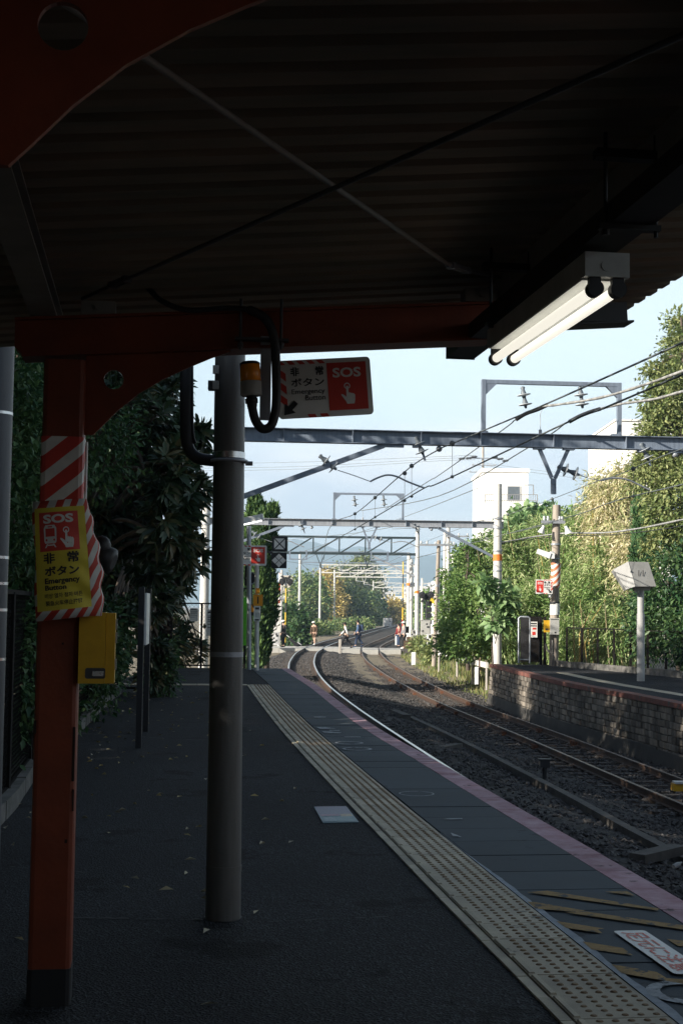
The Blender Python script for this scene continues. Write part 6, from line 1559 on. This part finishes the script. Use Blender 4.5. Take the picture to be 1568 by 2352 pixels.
tree('ivy covered lower shrub behind the left mesh fence', (-3.0, 11.5, 0), [B(30, 1560, 11.5, 80, 180, .35), B(120, 1560, 14.5, 80, 150, .4), B(240, 1500, 17.5, 50, 130, .4)], 'hedge', 420, 14, .08, .5, .15, name='shrub', cat='shrub', tr=.04, seed=32)
tree('small bright green shrub growing at the foot of the boxed notice board', (D(383, 1600, 22.6).x, 22.6, 0), [B(384, 1545, 22.6, 14, 55, .2), B(386, 1500, 23, 10, 40, .2)], 'hedge', 60, 12, .09, .5, .12, name='shrub', cat='shrub', tr=.02, seed=33)
# unseen neighbours of the same hedge, nearer than the frame, they only shade the platform
for i, (x, y, hh, lab) in enumerate(((-5.2, 4.5, 8, 'tall dark evergreen tree behind the near grey pole'), (-5.0, 6.6, 7.6, 'tall dark evergreen tree between the hedge tree and the station house'), (-5.6, 9, 8.5, 'tall dark evergreen tree left of the hedge tree'), (-6.2, 13.5, 9, 'tall dark evergreen tree behind the drooping tree'), (-6.4, 18, 9.5, 'tall dark evergreen tree above the board posts'), (-6.6, 22.5, 9.8, 'tall dark evergreen tree behind the short fence panel'), (-6.6, 27, 9.6, 'tall dark evergreen tree before the end fence'), (-6.2, 31.5, 8.8, 'tall dark evergreen tree just beside the end fence'), (-7.6, 37, 8.2, 'tall dark evergreen tree beyond the end fence'))):
    tree(lab, (x, y, -.3), [(x, y, hh * .42, 2.2, 2.6, hh * .33), (x + .3, y + .4, hh * .72, 1.7, 2.2, hh * .26), (x - .2, y, 1.6, 1.8, 2.4, 1.6)], 'hedge', 1150, 13, .24, .55, .36, name='evergreen_tree', group='dark evergreen trees along the left fence', tr=.16, seed=40 + i, shell=.35)
tree('dense dark clipped hedge row hugging the outside of the left mesh fence', (-4.7, 6.5, -.3), [(-4.7, 2.2 + 1.5 * i, 2.0, .75, 1.0, 2.1) for i in range(7)] + [(-4.8, 3 + 2.0 * i, 3.6, .6, 1.1, .9) for i in range(5)], 'hedge', 1500, 13, .15, .5, .26, name='hedge', cat='hedge', tr=.06, seed=55, shell=.3)  # hedge added to stop sun patches on the platform
# left conifers
def conifer(lab, base, spires, seed, name='conifer', matn='conifer', n=700, size=.3, group=None):
    base = V(base); o = thing(name, lab, 'tree', base, 0, group); rg = np.random.default_rng(seed); V_, F_ = [], []; k0 = 0
    for (x, y, z0, z1, r, lean, share) in spires:
        m_ = int(n * share); t = rg.random(m_) ** .8
        rad = r * np.clip(np.sin(np.pi * np.clip(.16 + t * .84, 0, 1)) ** .7, .02, 1) * (1 + .25 * np.sin(t * 17 + x * 3))
        a = rg.random(m_) * 6.283; q = np.sqrt(.45 + .55 * rg.random(m_))
        c = np.stack([x + lean * t ** 2 + rad * q * np.cos(a), y + rad * q * np.sin(a), z0 + (z1 - z0) * t], 1) - np.array(base)
        per = 9; cc = np.repeat(c, per, 0); aa = np.repeat(a, per)
        N_ = len(cc); ax = np.stack([np.cos(aa) * .5, np.sin(aa) * .5, np.full(N_, 1.1)], 1) + rg.normal(size=(N_, 3)) * .35; ax /= np.linalg.norm(ax, axis=1)[:, None]
        p = cc + rg.normal(size=(N_, 3)) * size * .35; sd = np.cross(ax, rg.normal(size=(N_, 3))); sd /= np.linalg.norm(sd, axis=1)[:, None]
        L = size * (.5 + rg.random(N_)); W = L * .28
        vs = np.stack([p, p + ax * (L * .5)[:, None] + sd * (W * .5)[:, None], p + ax * L[:, None], p + ax * (L * .5)[:, None] - sd * (W * .5)[:, None]], 1).reshape(-1, 3)
        i = np.arange(N_) * 4 + k0; fs = np.stack([np.stack([i, i + 1, i + 2], 1), np.stack([i, i + 2, i + 3], 1)], 1).reshape(-1, 3)
        V_.append(vs); F_.append(fs); k0 += N_ * 4
    tri_mesh('crown', np.concatenate(V_), np.concatenate(F_), matn, o)
    m = MB(); s = spires[0]; m.tube([V((s[0], s[1], base.z - .2)) - base, V((s[0], s[1], (s[2] + s[3]) / 2)) - base, V((s[0] + s[5] * .6, s[1], s[3] - .4)) - base], [.14, .09, .02], 8); m.build('trunk', 'bark', o); return o
def SPI(u0, u1, v0, v1, y, share, lean_px=0):
    a, b = D((u0 + u1) / 2, v1, y), D((u0 + u1) / 2, v0, y); return (a.x, y, a.z, b.z, (u1 - u0) / 2 * y / 3200, lean_px * y / 3200, share)
conifer('tall twisted dark juniper with flame shaped tips behind the platform end', (D(580, 1530, 52).x, 52, -1.2), [SPI(548, 612, 1146, 1540, 52, .46), SPI(562, 618, 1156, 1290, 52.5, .24, -4), SPI(614, 627, 1164, 1262, 51.5, .07, 6), SPI(590, 616, 1180, 1260, 51, .1, 4), SPI(584, 604, 1250, 1530, 51, .24)], 5, 'juniper_tree', n=4200, size=.2)
conifer('slim lower juniper to the right of the tall twisted one', (D(606, 1530, 54).x, 54, -1.2), [SPI(592, 632, 1300, 1456, 54, .62, 2), SPI(586, 616, 1400, 1520, 53.5, .38)], 6, 'juniper_tree', n=1300, size=.19)
# right side
zg = -.9
tree('leafy green bush hanging over the guard rail beside the tall concrete pole', (D(1075, 1480, 60).x, 60, -1.0), [B(1075, 1330, 60, 48, 62, 1.6), B(1050, 1410, 58, 40, 70, 1.4), B(1105, 1400, 57, 42, 80, 1.3), B(1035, 1470, 56, 32, 45, 1.0), B(1100, 1270, 62, 22, 36, 1.0), B(1090, 1470, 55, 50, 45, 1.0), B(1065, 1270, 61, 14, 22, .7)], 'broad', 1050, 17, .17, .5, .2, name='bush', cat='bush', tr=.1, seed=51)
for i, (lab, bl, nn, mt_) in enumerate((
    ('sunlit bamboo thicket just right of the tall concrete pole', [B(1170, 1340, 60, 46, 95, 1.5), B(1148, 1262, 60, 16, 26, .7), B(1185, 1245, 61, 12, 30, .6), B(1200, 1440, 56, 50, 80, 1.2), B(1160, 1450, 55, 35, 70, 1.0)], 900, 'bamboo'),
    ('sunlit bamboo thicket behind the small SOS sign', [B(1250, 1310, 60, 56, 95, 1.5), B(1240, 1225, 60, 20, 30, .7), B(1278, 1215, 59, 14, 34, .6), B(1240, 1410, 57, 55, 95, 1.3), B(1290, 1340, 58, 40, 110, 1.2)], 1000, 'bamboo'),
    ('bright bamboo thicket between the old pole and the straw coloured canes', [B(1335, 1310, 57, 50, 100, 1.5), B(1310, 1225, 57, 16, 34, .6), B(1345, 1205, 57, 18, 30, .6), B(1330, 1400, 54, 60, 100, 1.2), B(1385, 1360, 53, 45, 130, 1.2)], 1000, 'bamboo'),
    ('shaded bamboo thicket behind the mesh fence beside the monitor box post', [B(1420, 1460, 49, 55, 85, 1.0), B(1360, 1480, 51, 50, 60, 1.0), B(1300, 1480, 52, 40, 55, .9)], 620, 'bamboo'),
    ('straw coloured bamboo clump left of the dark cypress', [B(1395, 1155, 53, 32, 36, 1.0), B(1360, 1120, 54, 10, 22, .4), B(1385, 1105, 53, 12, 20, .4), B(1440, 1120, 52, 20, 46, .8), B(1425, 1085, 52, 10, 22, .4), B(1415, 1210, 53, 48, 60, 1.3), B(1370, 1190, 55, 30, 50, 1.0), B(1440, 1290, 51, 30, 90, 1.0), B(1385, 1280, 54, 40, 60, 1.0), B(1448, 1390, 50, 22, 80, .8)], 900, 'straw'))):
    tree(lab, (bl[0][0], bl[0][1], -1.0), bl, mt_, int(nn * 1.5), 16, .24, .2, .3, name='bamboo', cat='bamboo', group='bamboo thickets behind the far platform', tr=0, seed=60 + i, droop=.7, squash=1.1, crown='foliage')
    o = bpy.data.objects; 
for o in [o for o in bpy.data.objects if o.name.startswith('bamboo') and o.type == 'EMPTY']:
    rg = random.Random(o.name); m = MB(); ch = o.children[0]; xs_ = [q.co.x for q in ch.data.vertices][::40]; zs_ = [q.co.z for q in ch.data.vertices][::40]
    for i in range(22):
        x = rg.uniform(min(xs_) * .8, max(xs_) * .8); y = rg.uniform(-.9, .6); zt = max(zs_) * rg.uniform(.6, .95)
        m.tube([(x, y, -.2), (x + rg.uniform(-.2, .2), y, zt * .6), (x + rg.uniform(-.6, .6), y - .2, zt)], [.03, .025, .008], 6)
    m.build('canes', 'litter', o)
tree('round bush with big ivy leaves topping the thicket below the white house', (D(1215, 1300, 64).x, 64, -1.0), [B(1215, 1225, 64, 58, 50, 1.6), B(1180, 1245, 63, 42, 38, 1.3), B(1260, 1245, 63, 40, 45, 1.3), B(1225, 1190, 65, 42, 28, 1.2)], 'vine', 420, 13, .3, .75, .34, name='bush', cat='bush', tr=.1, seed=71)
tree('green broadleaf tree behind the old pole lamp', (D(1330, 1300, 62).x, 62, -1.0), [B(1330, 1230, 62, 45, 40, 1.3), B(1300, 1215, 63, 35, 40, 1.2)], 'broad', 260, 13, .22, .55, .34, tr=.1, seed=72, name='broadleaf_tree')
conifer('narrow dark cypress standing between the straw bamboo and the big tree', (D(1490, 1500, 47).x, 47, -1), [SPI(1456, 1484, 1132, 1480, 47, .5), SPI(1474, 1502, 1180, 1500, 46.5, .5)], 8, 'cypress_tree', 'cypress', n=2000, size=.18)
tree('big broadleaf tree reaching into the sky at the right edge', (D(1590, 1500, 44).x, 44, -1), [B(1540, 1010, 44, 70, 90, 1.5), B(1590, 880, 44, 85, 80, 1.6), B(1600, 790, 44.5, 70, 60, 1.2), B(1520, 920, 43.5, 45, 50, .9), B(1500, 1080, 44, 50, 70, 1.2), B(1590, 1120, 43, 80, 90, 1.5), B(1660, 960, 44, 90, 180, 1.6), B(1557, 745, 45, 22, 26, .6), B(1525, 1190, 43.5, 40, 50, .8), B(1535, 1255, 43.5, 50, 40, .8), B(1580, 1220, 43, 50, 50, .9), B(1508, 850, 44, 22, 22, .5), B(1498, 985, 44, 20, 24, .5)], 'olive', 2100, 19, .155, .5, .24, name='broadleaf_tree', tr=.22, seed=81)
tree('dark shaded evergreen behind the monitor box', (D(1560, 1540, 42).x, 42, -1), [B(1545, 1350, 42, 60, 90, 1.2), B(1500, 1430, 43, 50, 90, .9), B(1590, 1450, 41, 60, 100, .9), B(1640, 1350, 42, 80, 130, 1.2)], 'hedge', 900, 14, .16, .5, .3, name='evergreen_tree', tr=.16, seed=82)
o = tree('vine with big pale leaves climbing the tall concrete pole of the far platform end', (D(1135, 1530, 48).x, 48.2, -.8), [B(1152, 1368, 48.2, 24, 20, .4), B(1162, 1402, 48.3, 14, 30, .3), B(1114, 1345, 48, 15, 12, .3), B(1140, 1440, 48.1, 12, 34, .25)], 'vine', 46, 9, .3, .8, .22, name='climbing_vine', cat='vine', tr=.04, seed=83)
# middle distance
for i, (lab, base, bl, mt_, nn, sz, nm_) in enumerate((
    ('dark round bush right behind the person in black at the crossing', (670, 1480, 103), [B(668, 1430, 103, 26, 40, 1.4), B(690, 1450, 101, 22, 30, 1.2)], 'hedge', 300, .3, 'bush'),
    ('broad green tree behind the left end of the crossing', (700, 1470, 190), [B(700, 1375, 190, 40, 52, 3.1), B(685, 1420, 187, 38, 45, 3.1), B(730, 1390, 189, 32, 55, 3.1), B(715, 1345, 192, 24, 22, 2.2)], 'midgreen', 1000, 0.39, 'broadleaf_tree'),
    ('yellow autumn tree glowing between two green trees', (762, 1470, 213), [B(760, 1350, 216, 22, 30, 2.4), B(768, 1400, 213, 24, 40, 2.7), B(752, 1440, 210, 24, 32, 2.4), B(748, 1320, 217, 14, 14, 1.5)], 'autumn', 700, 0.41, 'autumn_tree'),
    ('dark green tree right of the yellow autumn tree', (810, 1470, 219), [B(805, 1400, 219, 38, 55, 3.6), B(840, 1420, 219, 38, 45, 3.6), B(790, 1445, 216, 30, 26, 3.0)], 'midgreen', 900, 0.45, 'broadleaf_tree'),
    ('shaded dark tree further right at the bend of the rails', (865, 1460, 239), [B(856, 1405, 239, 28, 36, 3.4), B(884, 1422, 256, 16, 20, 2.3)], 'hedge', 600, 0.48, 'broadleaf_tree'),
    ('tall pale olive tree rising behind the yellow tree', (800, 1440, 267), [B(790, 1330, 267, 34, 30, 3.6), B(830, 1315, 270, 30, 34, 3.6), B(835, 1290, 270, 14, 16, 1.5), B(810, 1360, 267, 50, 40, 3.8)], 'olive', 800, 0.54, 'broadleaf_tree'),
    ('pale olive tree behind the far pale gantries', (860, 1430, 284), [B(858, 1338, 284, 14, 26, 2.8), B(845, 1375, 284, 24, 36, 2.8)], 'olive', 300, 0.71, 'broadleaf_tree'),
    ('brownish tree in the distance where the rails vanish', (908, 1425, 245), [B(905, 1400, 245, 15, 18, 2.0), B(916, 1415, 240, 12, 14, 2)], 'autumn', 240, .55, 'autumn_tree'),
    ('low leafy bushes along the left rail just behind the crossing', (715, 1468, 140), [B(712, 1448, 142, 24, 22, 1.6), B(745, 1452, 146, 18, 17, 1.4), B(690, 1445, 138, 18, 24, 1.4)], 'midgreen', 420, .28, 'bush'),
    ('low leafy bushes between the yellow tree and the bend of the left rail', (790, 1455, 165), [B(775, 1447, 168, 20, 20, 1.8), B(808, 1444, 172, 20, 20, 1.8), B(838, 1440, 180, 16, 16, 1.6)], 'midgreen', 420, .3, 'bush'),
    ('small dark tree beside the white roofs right of the rails', (975, 1430, 170), [B(978, 1385, 170, 12, 24, 1.6), B(970, 1420, 170, 16, 18, 1.4)], 'broad', 180, .5, 'broadleaf_tree'),
    ('dark trees edge between the pale twin poles', (1040, 1430, 110), [B(1036, 1350, 110, 14, 40, 1.4), B(1045, 1390, 105, 22, 45, 1.4)], 'hedge', 260, .36, 'broadleaf_tree'),
    ('low yellowish green shrub at the foot of the crossing signal', (1000, 1500, 76), [B(966, 1484, 80, 18, 14, .7), B(1000, 1505, 72, 22, 22, .8)], 'olive', 190, .2, 'shrub'))):
    p = D(*base); tree(lab, (p.x, p.y, -1.35), bl, mt_, nn, 13, sz, .6, sz * 1.7, name=nm_, cat='tree' if 'tree' in nm_ else nm_, tr=.16 if 'tree' in nm_ else .06, seed=100 + i)
# weeds along the right verge (nobody could count these)
rg = np.random.default_rng(5); pts_ = []
vs, fs = [], []
for i in range(5200):
    y = rg.uniform(47, 84); xr = interp(RC, y) + 1.7; x = xr + abs(rg.normal()) * 1.5
    if y < 50 and x < 7.5 and x > 5.0: continue
    z = gz(x, y) - .03; h = rg.uniform(.12, .5) * (1 if x > xr + .8 else .5); a = rg.uniform(0, 6.28); w = rg.uniform(.02, .05); l = rg.uniform(-.4, .4) * h
    k = len(vs); vs += [(x - w * math.cos(a), y - w * math.sin(a), z), (x + w * math.cos(a), y + w * math.sin(a), z), (x + l * math.sin(a), y + l * math.cos(a), z + h)]; fs.append((k, k + 1, k + 2))
tri_mesh('weeds', vs, fs, 'grass', None, 'stuff')

# ------------------------------------------------------------------ buildings
def building(lab, u0, u1, v0, v1, y, dep, matn='bwhite', wins=(), cat='building', name='building', parapet=.3, group=None):
    a, b = D(u0, v1, y), D(u1, v0, y); W = b.x - a.x; H_ = b.z + 1.4
    o = thing(name, lab, cat, (a.x, y, -1.4), 0, group); z1 = b.z + 1.4
    m = MB(); m.b2((0, 0, 0), (W, dep, z1)); m.build('wall', matn, o)
    m = MB(); m.b2((-.12, -.12, z1 + .001), (W + .12, dep + .12, z1 + parapet)); m.build('roof', matn, o)
    for (wu0, wu1, wv0, wv1) in wins:
        p, q = D(wu0, wv1, y), D(wu1, wv0, y); x0, x1, za, zb = p.x - a.x, q.x - a.x, p.z + 1.4, q.z + 1.4
        m = MB(); m.b2((x0 - .08, -.07, za - .08), (x1 + .08, -.002, zb + .08)); f = m.build('window', 'bgrey', o)
        m = MB(); m.b2((x0, -.09, za), (x1, -.0702, zb)); m.build('pane', 'glass', f)
    return o
hs = building('white block house with a roof terrace and one upper window behind the thicket', 1106, 1212, 1085, 1500, 118, 9, wins=((1165, 1192, 1118, 1148),))
L = L_of(hs)
m = MB(); m.b2(L(1094, 1230) - V((0, 1.2, 5)), L(1240, 1160) + V((0, -.05, 0))); m.build('lower_storey', 'bwhite', hs)
m = MB()
for z in (1136, 1150): m.bar(L(1113, z, 116.9), L(1233, z, 116.9), .05, .05)
for i in range(25): u = 1113 + 5 * i; m.bar(L(u, 1136, 116.9), L(u, 1161, 116.9), .035, .035, (0, 1, 0))
m.bar(L(1113, 1136, 116.9), L(1113, 1162, 116.9), .07, .07, (0, 1, 0)); m.bar(L(1233, 1136, 116.9), L(1233, 1162, 116.9), .07, .07, (0, 1, 0)); m.build('railing', 'railing', hs)
m = MB(); m.tube([L(1204, 1114, 117.6), L(1224, 1114, 117.6), L(1224, 1137, 117.6)], .05, 6); m.build('pipe', 'railing', hs)
hb_ = building('white tower block partly hidden by the big tree at the right', 1415, 1540, 968, 1500, 105, 12, parapet=.12)
L = L_of(hb_); m = MB(); m.prism([(0, 0), (1.1, 0), (1.1, 1.25)], [], L(1424, 1080) + V((0, -.01, 0)), (1, 0, 0), (0, 0, 1), (0, -.6, 0)); m.build('stair_canopy', 'bgrey', hb_)  # grey wedge stands in for the triangular shadow under the roof
hr = building('low flat roof with a white railing seen between the bush and the straw bamboo', 1318, 1400, 1196, 1500, 112, 8, 'bgrey'); L = L_of(hr)
m = MB(); 
for v in (1180, 1187): m.bar(L(1320, v), L(1400, v + 1), .06, .06)
for i in range(12): m.bar(L(1320 + 7 * i, 1180), L(1320 + 7 * i, 1196), .05, .05, (0, 1, 0))
m.build('railing', 'bwhite', hr)
towns = [(1038, 1068, 1280, 118, 'bwhite', 'white apartment house with a dark screen wall behind the twin poles'), (1018, 1040, 1312, 150, 'bgrey', 'grey house with balconies behind the twin poles'), (1000, 1022, 1338, 210, 'bwhite', 'small white house right of the far rails with a flat roof'),
         (976, 1000, 1362, 260, 'bbeige', 'beige house low behind the crossing signal'), (955, 978, 1356, 300, 'bwhite', 'white house peeping over the crossing signal'), (930, 956, 1366, 330, 'bbeige', 'pinkish block behind the tall pale poles'), (905, 934, 1372, 420, 'bwhite', 'pale roofs cluster where the rails vanish'), (880, 908, 1360, 520, 'bgrey', 'far grey block above the vanishing rails'),
         (925, 950, 1350, 600, 'bwhite', 'far white block on the skyline left of the gantry pole'), (955, 985, 1348, 640, 'bwhite', 'far wide white block on the skyline behind the thin white pole'), (985, 1015, 1340, 560, 'bgrey', 'far grey apartment block on the skyline right of the crossing signal'), (640, 672, 1325, 320, 'bbeige', 'brownish roofed house behind the left pale poles'), (1003, 1030, 1372, 130, 'bwhite', 'near white shed wall behind the weathered pole'), (835, 880, 1372, 700, 'bwhite', 'far pale housing block behind the small gantries')]
for u0, u1, v0, y, mt_, lab in towns:
    w = u1 - u0; win = [(u0 + w * f, u0 + w * (f + .16), v0 + 10 * k + 4, v0 + 10 * k + 9) for f in (.12, .42, .72) for k in (0, 1, 2)] if y < 700 else ()
    building(lab, u0, u1, v0, 1440, y, 9, mt_, win, 'house', 'house', group='houses of the town beyond the line')
m = MB(); t = [o for o in bpy.data.objects if o.get('label', '').startswith('white apartment house')][0]; L = L_of(t)
m.b2(L(1041, 1315, 117.8) , L(1062, 1284, 117.9)); m.build('dark_screen', 'horn', t)
# unseen station building at the left behind the viewer, added only to shade the platform
o = thing('station_house', 'station house wall standing left of the canopy behind the viewer', 'building', (-4.4, -6, 0))
m = MB(); m.b2((-4, -7, 0), (.2, 8.6, 3.6)); m.build('wall', 'bbeige', o); m = MB(); m.b2((-4.4, -7.4, 3.601), (.7, 9, 3.8)); m.build('roof', 'broof', o)

o = thing('station_hall', 'plain station hall closing the platforms behind the viewer', 'building', (3, -16, -1.4))  # out of view, added to block sky light from behind
m = MB(); m.b2((-14, -7, 0), (14, 0, 7.5)); m.build('wall', 'bbeige', o); m = MB(); m.b2((-14.5, -7.5, 7.501), (14.5, .6, 7.8)); m.build('roof', 'broof', o)
o = thing('platform_shelter', 'low dark shelter on the far platform opposite the viewer', 'shelter', (11, 2, ZP))  # out of view, added to darken the shade from the right
m = MB(); m.b2((1.6, -12, 0), (1.75, 13, 2.9)); m.build('back_wall', 'fencebrown', o); m = MB(); m.b2((-.9, -12.4, 2.901), (2.3, 13.4, 3.05)); m.build('roof', 'broof', o)
for y in (-10, -5, 0, 5, 10): m = MB(); m.box((.2, y, 1.45), (.15, .15, 2.9)); m.build('post', 'vermilion', o)
# ------------------------------------------------------------------ mountains, haze, light
rg = random.Random(3)
vs, fs = [], []; NX, NY = 90, 8; YM = 3000
def ridge(u):
    return 1274 - 20 * math.exp(-((u - 640) / 240.0) ** 2) - 6 * math.sin(u * .011) - 4 * math.sin(u * .037 + 1) - 1.6 * math.sin(u * .13) + .012 * max(0, u - 1000)
for j in range(NY):
    f = j / (NY - 1)
    for i in range(NX):
        u = -1400 + 4400 * i / (NX - 1); top = D(784, ridge(u), YM).z + 4
        x = (u - 784) / 3200 * YM
        vs.append((x, YM - 260 + 260 * f + 30 * math.sin(i * .9) * (1 - f), -3 + top * (math.sin(f * 1.5708) ** 1.3) * (1 + .04 * math.sin(i * 2.1 + j))))
fs = [(j * NX + i, j * NX + i + 1, (j + 1) * NX + i + 1, (j + 1) * NX + i) for j in range(NY - 1) for i in range(NX - 1)]
bk = len(vs); vs += [(vs[(NY - 1) * NX + i][0], YM + 400, -3) for i in range(NX)]
fs += [((NY - 1) * NX + i, (NY - 1) * NX + i + 1, bk + i + 1, bk + i) for i in range(NX - 1)]
m = MB(); m.add(vs, fs, 0, True); m.build('hills', 'hill', kind='structure')
SUN_EL, SUN_AZ = 24.0, 59.0                                # degrees; azimuth measured left of straight behind
sd = V((-math.sin(math.radians(SUN_AZ)) * math.cos(math.radians(SUN_EL)), -math.cos(math.radians(SUN_AZ)) * math.cos(math.radians(SUN_EL)), math.sin(math.radians(SUN_EL))))
sl = bpy.data.lights.new('sun', 'SUN'); sl.energy = 5.0; sl.angle = math.radians(.53); sl.color = (1.0, .93, .82)
so = bpy.data.objects.new('sun', sl); COL.objects.link(so); so.rotation_euler = sd.to_track_quat('Z', 'Y').to_euler()
w = bpy.data.worlds.new('World'); scene.world = w; w.use_nodes = True
nt = w.node_tree; nt.nodes.clear(); L = nt.links
out = nt.nodes.new('ShaderNodeOutputWorld'); bg = nt.nodes.new('ShaderNodeBackground')
sky = nt.nodes.new('ShaderNodeTexSky'); sky.sky_type = 'NISHITA'; sky.sun_disc = False; sky.sun_elevation = math.radians(SUN_EL)
sky.sun_rotation = math.atan2(sd.x, sd.y); sky.air_density = 1.0; sky.dust_density = 1.5; sky.ozone_density = 1.0; sky.altitude = 50
tc = nt.nodes.new('ShaderNodeTexCoord')
mp = nt.nodes.new('ShaderNodeMapping'); mp.inputs['Scale'].default_value = (2.2, 2.2, 7.5); L.new(tc.outputs['Generated'], mp.inputs[0])
nz = N(nt, 'ShaderNodeTexNoise', i_Scale=1.7, i_Detail=7.0, i_Roughness=.55); L.new(mp.outputs[0], nz.inputs['Vector'])
sx = nt.nodes.new('ShaderNodeSeparateXYZ'); L.new(tc.outputs['Generated'], sx.inputs[0])
el = N(nt, 'ShaderNodeMapRange'); el.inputs['From Min'].default_value = .02; el.inputs['From Max'].default_value = .3; el.inputs['To Min'].default_value = .16; el.inputs['To Max'].default_value = -.3; L.new(sx.outputs[2], el.inputs[0])
ad = N(nt, 'ShaderNodeMath', operation='ADD'); L.new(nz.outputs[0], ad.inputs[0]); L.new(el.outputs[0], ad.inputs[1])
cl = ramp(nt, ad.outputs[0], [(.4, (0, 0, 0)), (.62, (1, 1, 1))])
n2 = N(nt, 'ShaderNodeTexNoise', i_Scale=2.3, i_Detail=6.0); L.new(mp.outputs[0], n2.inputs['Vector'])
cc = ramp(nt, n2.outputs[0], [(.38, (7.7, 8.7, 10.0)), (.58, (11.2, 11.4, 11.5))])
# thin bright veil in the half of the sky facing the low sun, fading overhead
dv = N(nt, 'ShaderNodeVectorMath', operation='DOT_PRODUCT'); L.new(tc.outputs['Generated'], dv.inputs[0]); dv.inputs[1].default_value = (-sd.x, -sd.y, 0)
fa = N(nt, 'ShaderNodeMapRange'); fa.inputs['From Min'].default_value = -.1; fa.inputs['From Max'].default_value = .5; fa.inputs['To Min'].default_value = .0; fa.inputs['To Max'].default_value = 1.0; L.new(dv.outputs['Value'], fa.inputs[0])
fe = N(nt, 'ShaderNodeMapRange'); fe.inputs['From Min'].default_value = .2; fe.inputs['From Max'].default_value = .62; fe.inputs['To Min'].default_value = .95; fe.inputs['To Max'].default_value = .05; L.new(sx.outputs[2], fe.inputs[0])
vf = N(nt, 'ShaderNodeMath', operation='MULTIPLY'); L.new(fa.outputs[0], vf.inputs[0]); L.new(fe.outputs[0], vf.inputs[1])
cf = N(nt, 'ShaderNodeMath', operation='MULTIPLY'); L.new(cl.outputs[0], cf.inputs[0]); L.new(fa.outputs[0], cf.inputs[1])
mxl = N(nt, 'ShaderNodeMix', data_type='RGBA')
thin = N(nt, 'ShaderNodeMix', data_type='RGBA'); L.new(vf.outputs[0], thin.inputs[0]); L.new(sky.outputs[0], thin.inputs[6]); thin.inputs[7].default_value = (8.9, 10.7, 11.5, 1)
L.new(cf.outputs[0], mxl.inputs[0]); L.new(thin.outputs[2], mxl.inputs[6]); L.new(cc.outputs[0], mxl.inputs[7])
L.new(mxl.outputs[2], bg.inputs[0]); bg.inputs[1].default_value = .05; L.new(bg.outputs[0], out.inputs[0])
# air
HZ = True
if HZ:
    m = MB(); zt = max(v[2] for v in vs) + 3; m.b2((-3600, -320, -6.5), (3600, 3600, zt)); hz = m.build('haze', 'hill', kind='stuff')
    hm_ = bpy.data.materials.new('haze air'); hm_.use_nodes = True; n_ = hm_.node_tree; n_.nodes.clear(); o_ = n_.nodes.new('ShaderNodeOutputMaterial'); pv = n_.nodes.new('ShaderNodeVolumePrincipled')
    pv.inputs['Color'].default_value = (.6, .8, 1.0, 1); pv.inputs['Density'].default_value = .0005; pv.inputs['Anisotropy'].default_value = .1
    n_.links.new(pv.outputs[0], o_.inputs['Volume']); hz.data.materials.clear(); hz.data.materials.append(hm_)
vs_ = scene.view_settings; scene.display_settings.display_device = 'sRGB'; vs_.view_transform = 'Standard'; vs_.look = 'None'; vs_.gamma = 1; vs_.exposure = 1.15; vs_.use_curve_mapping = False
scene.cycles.max_bounces = 6
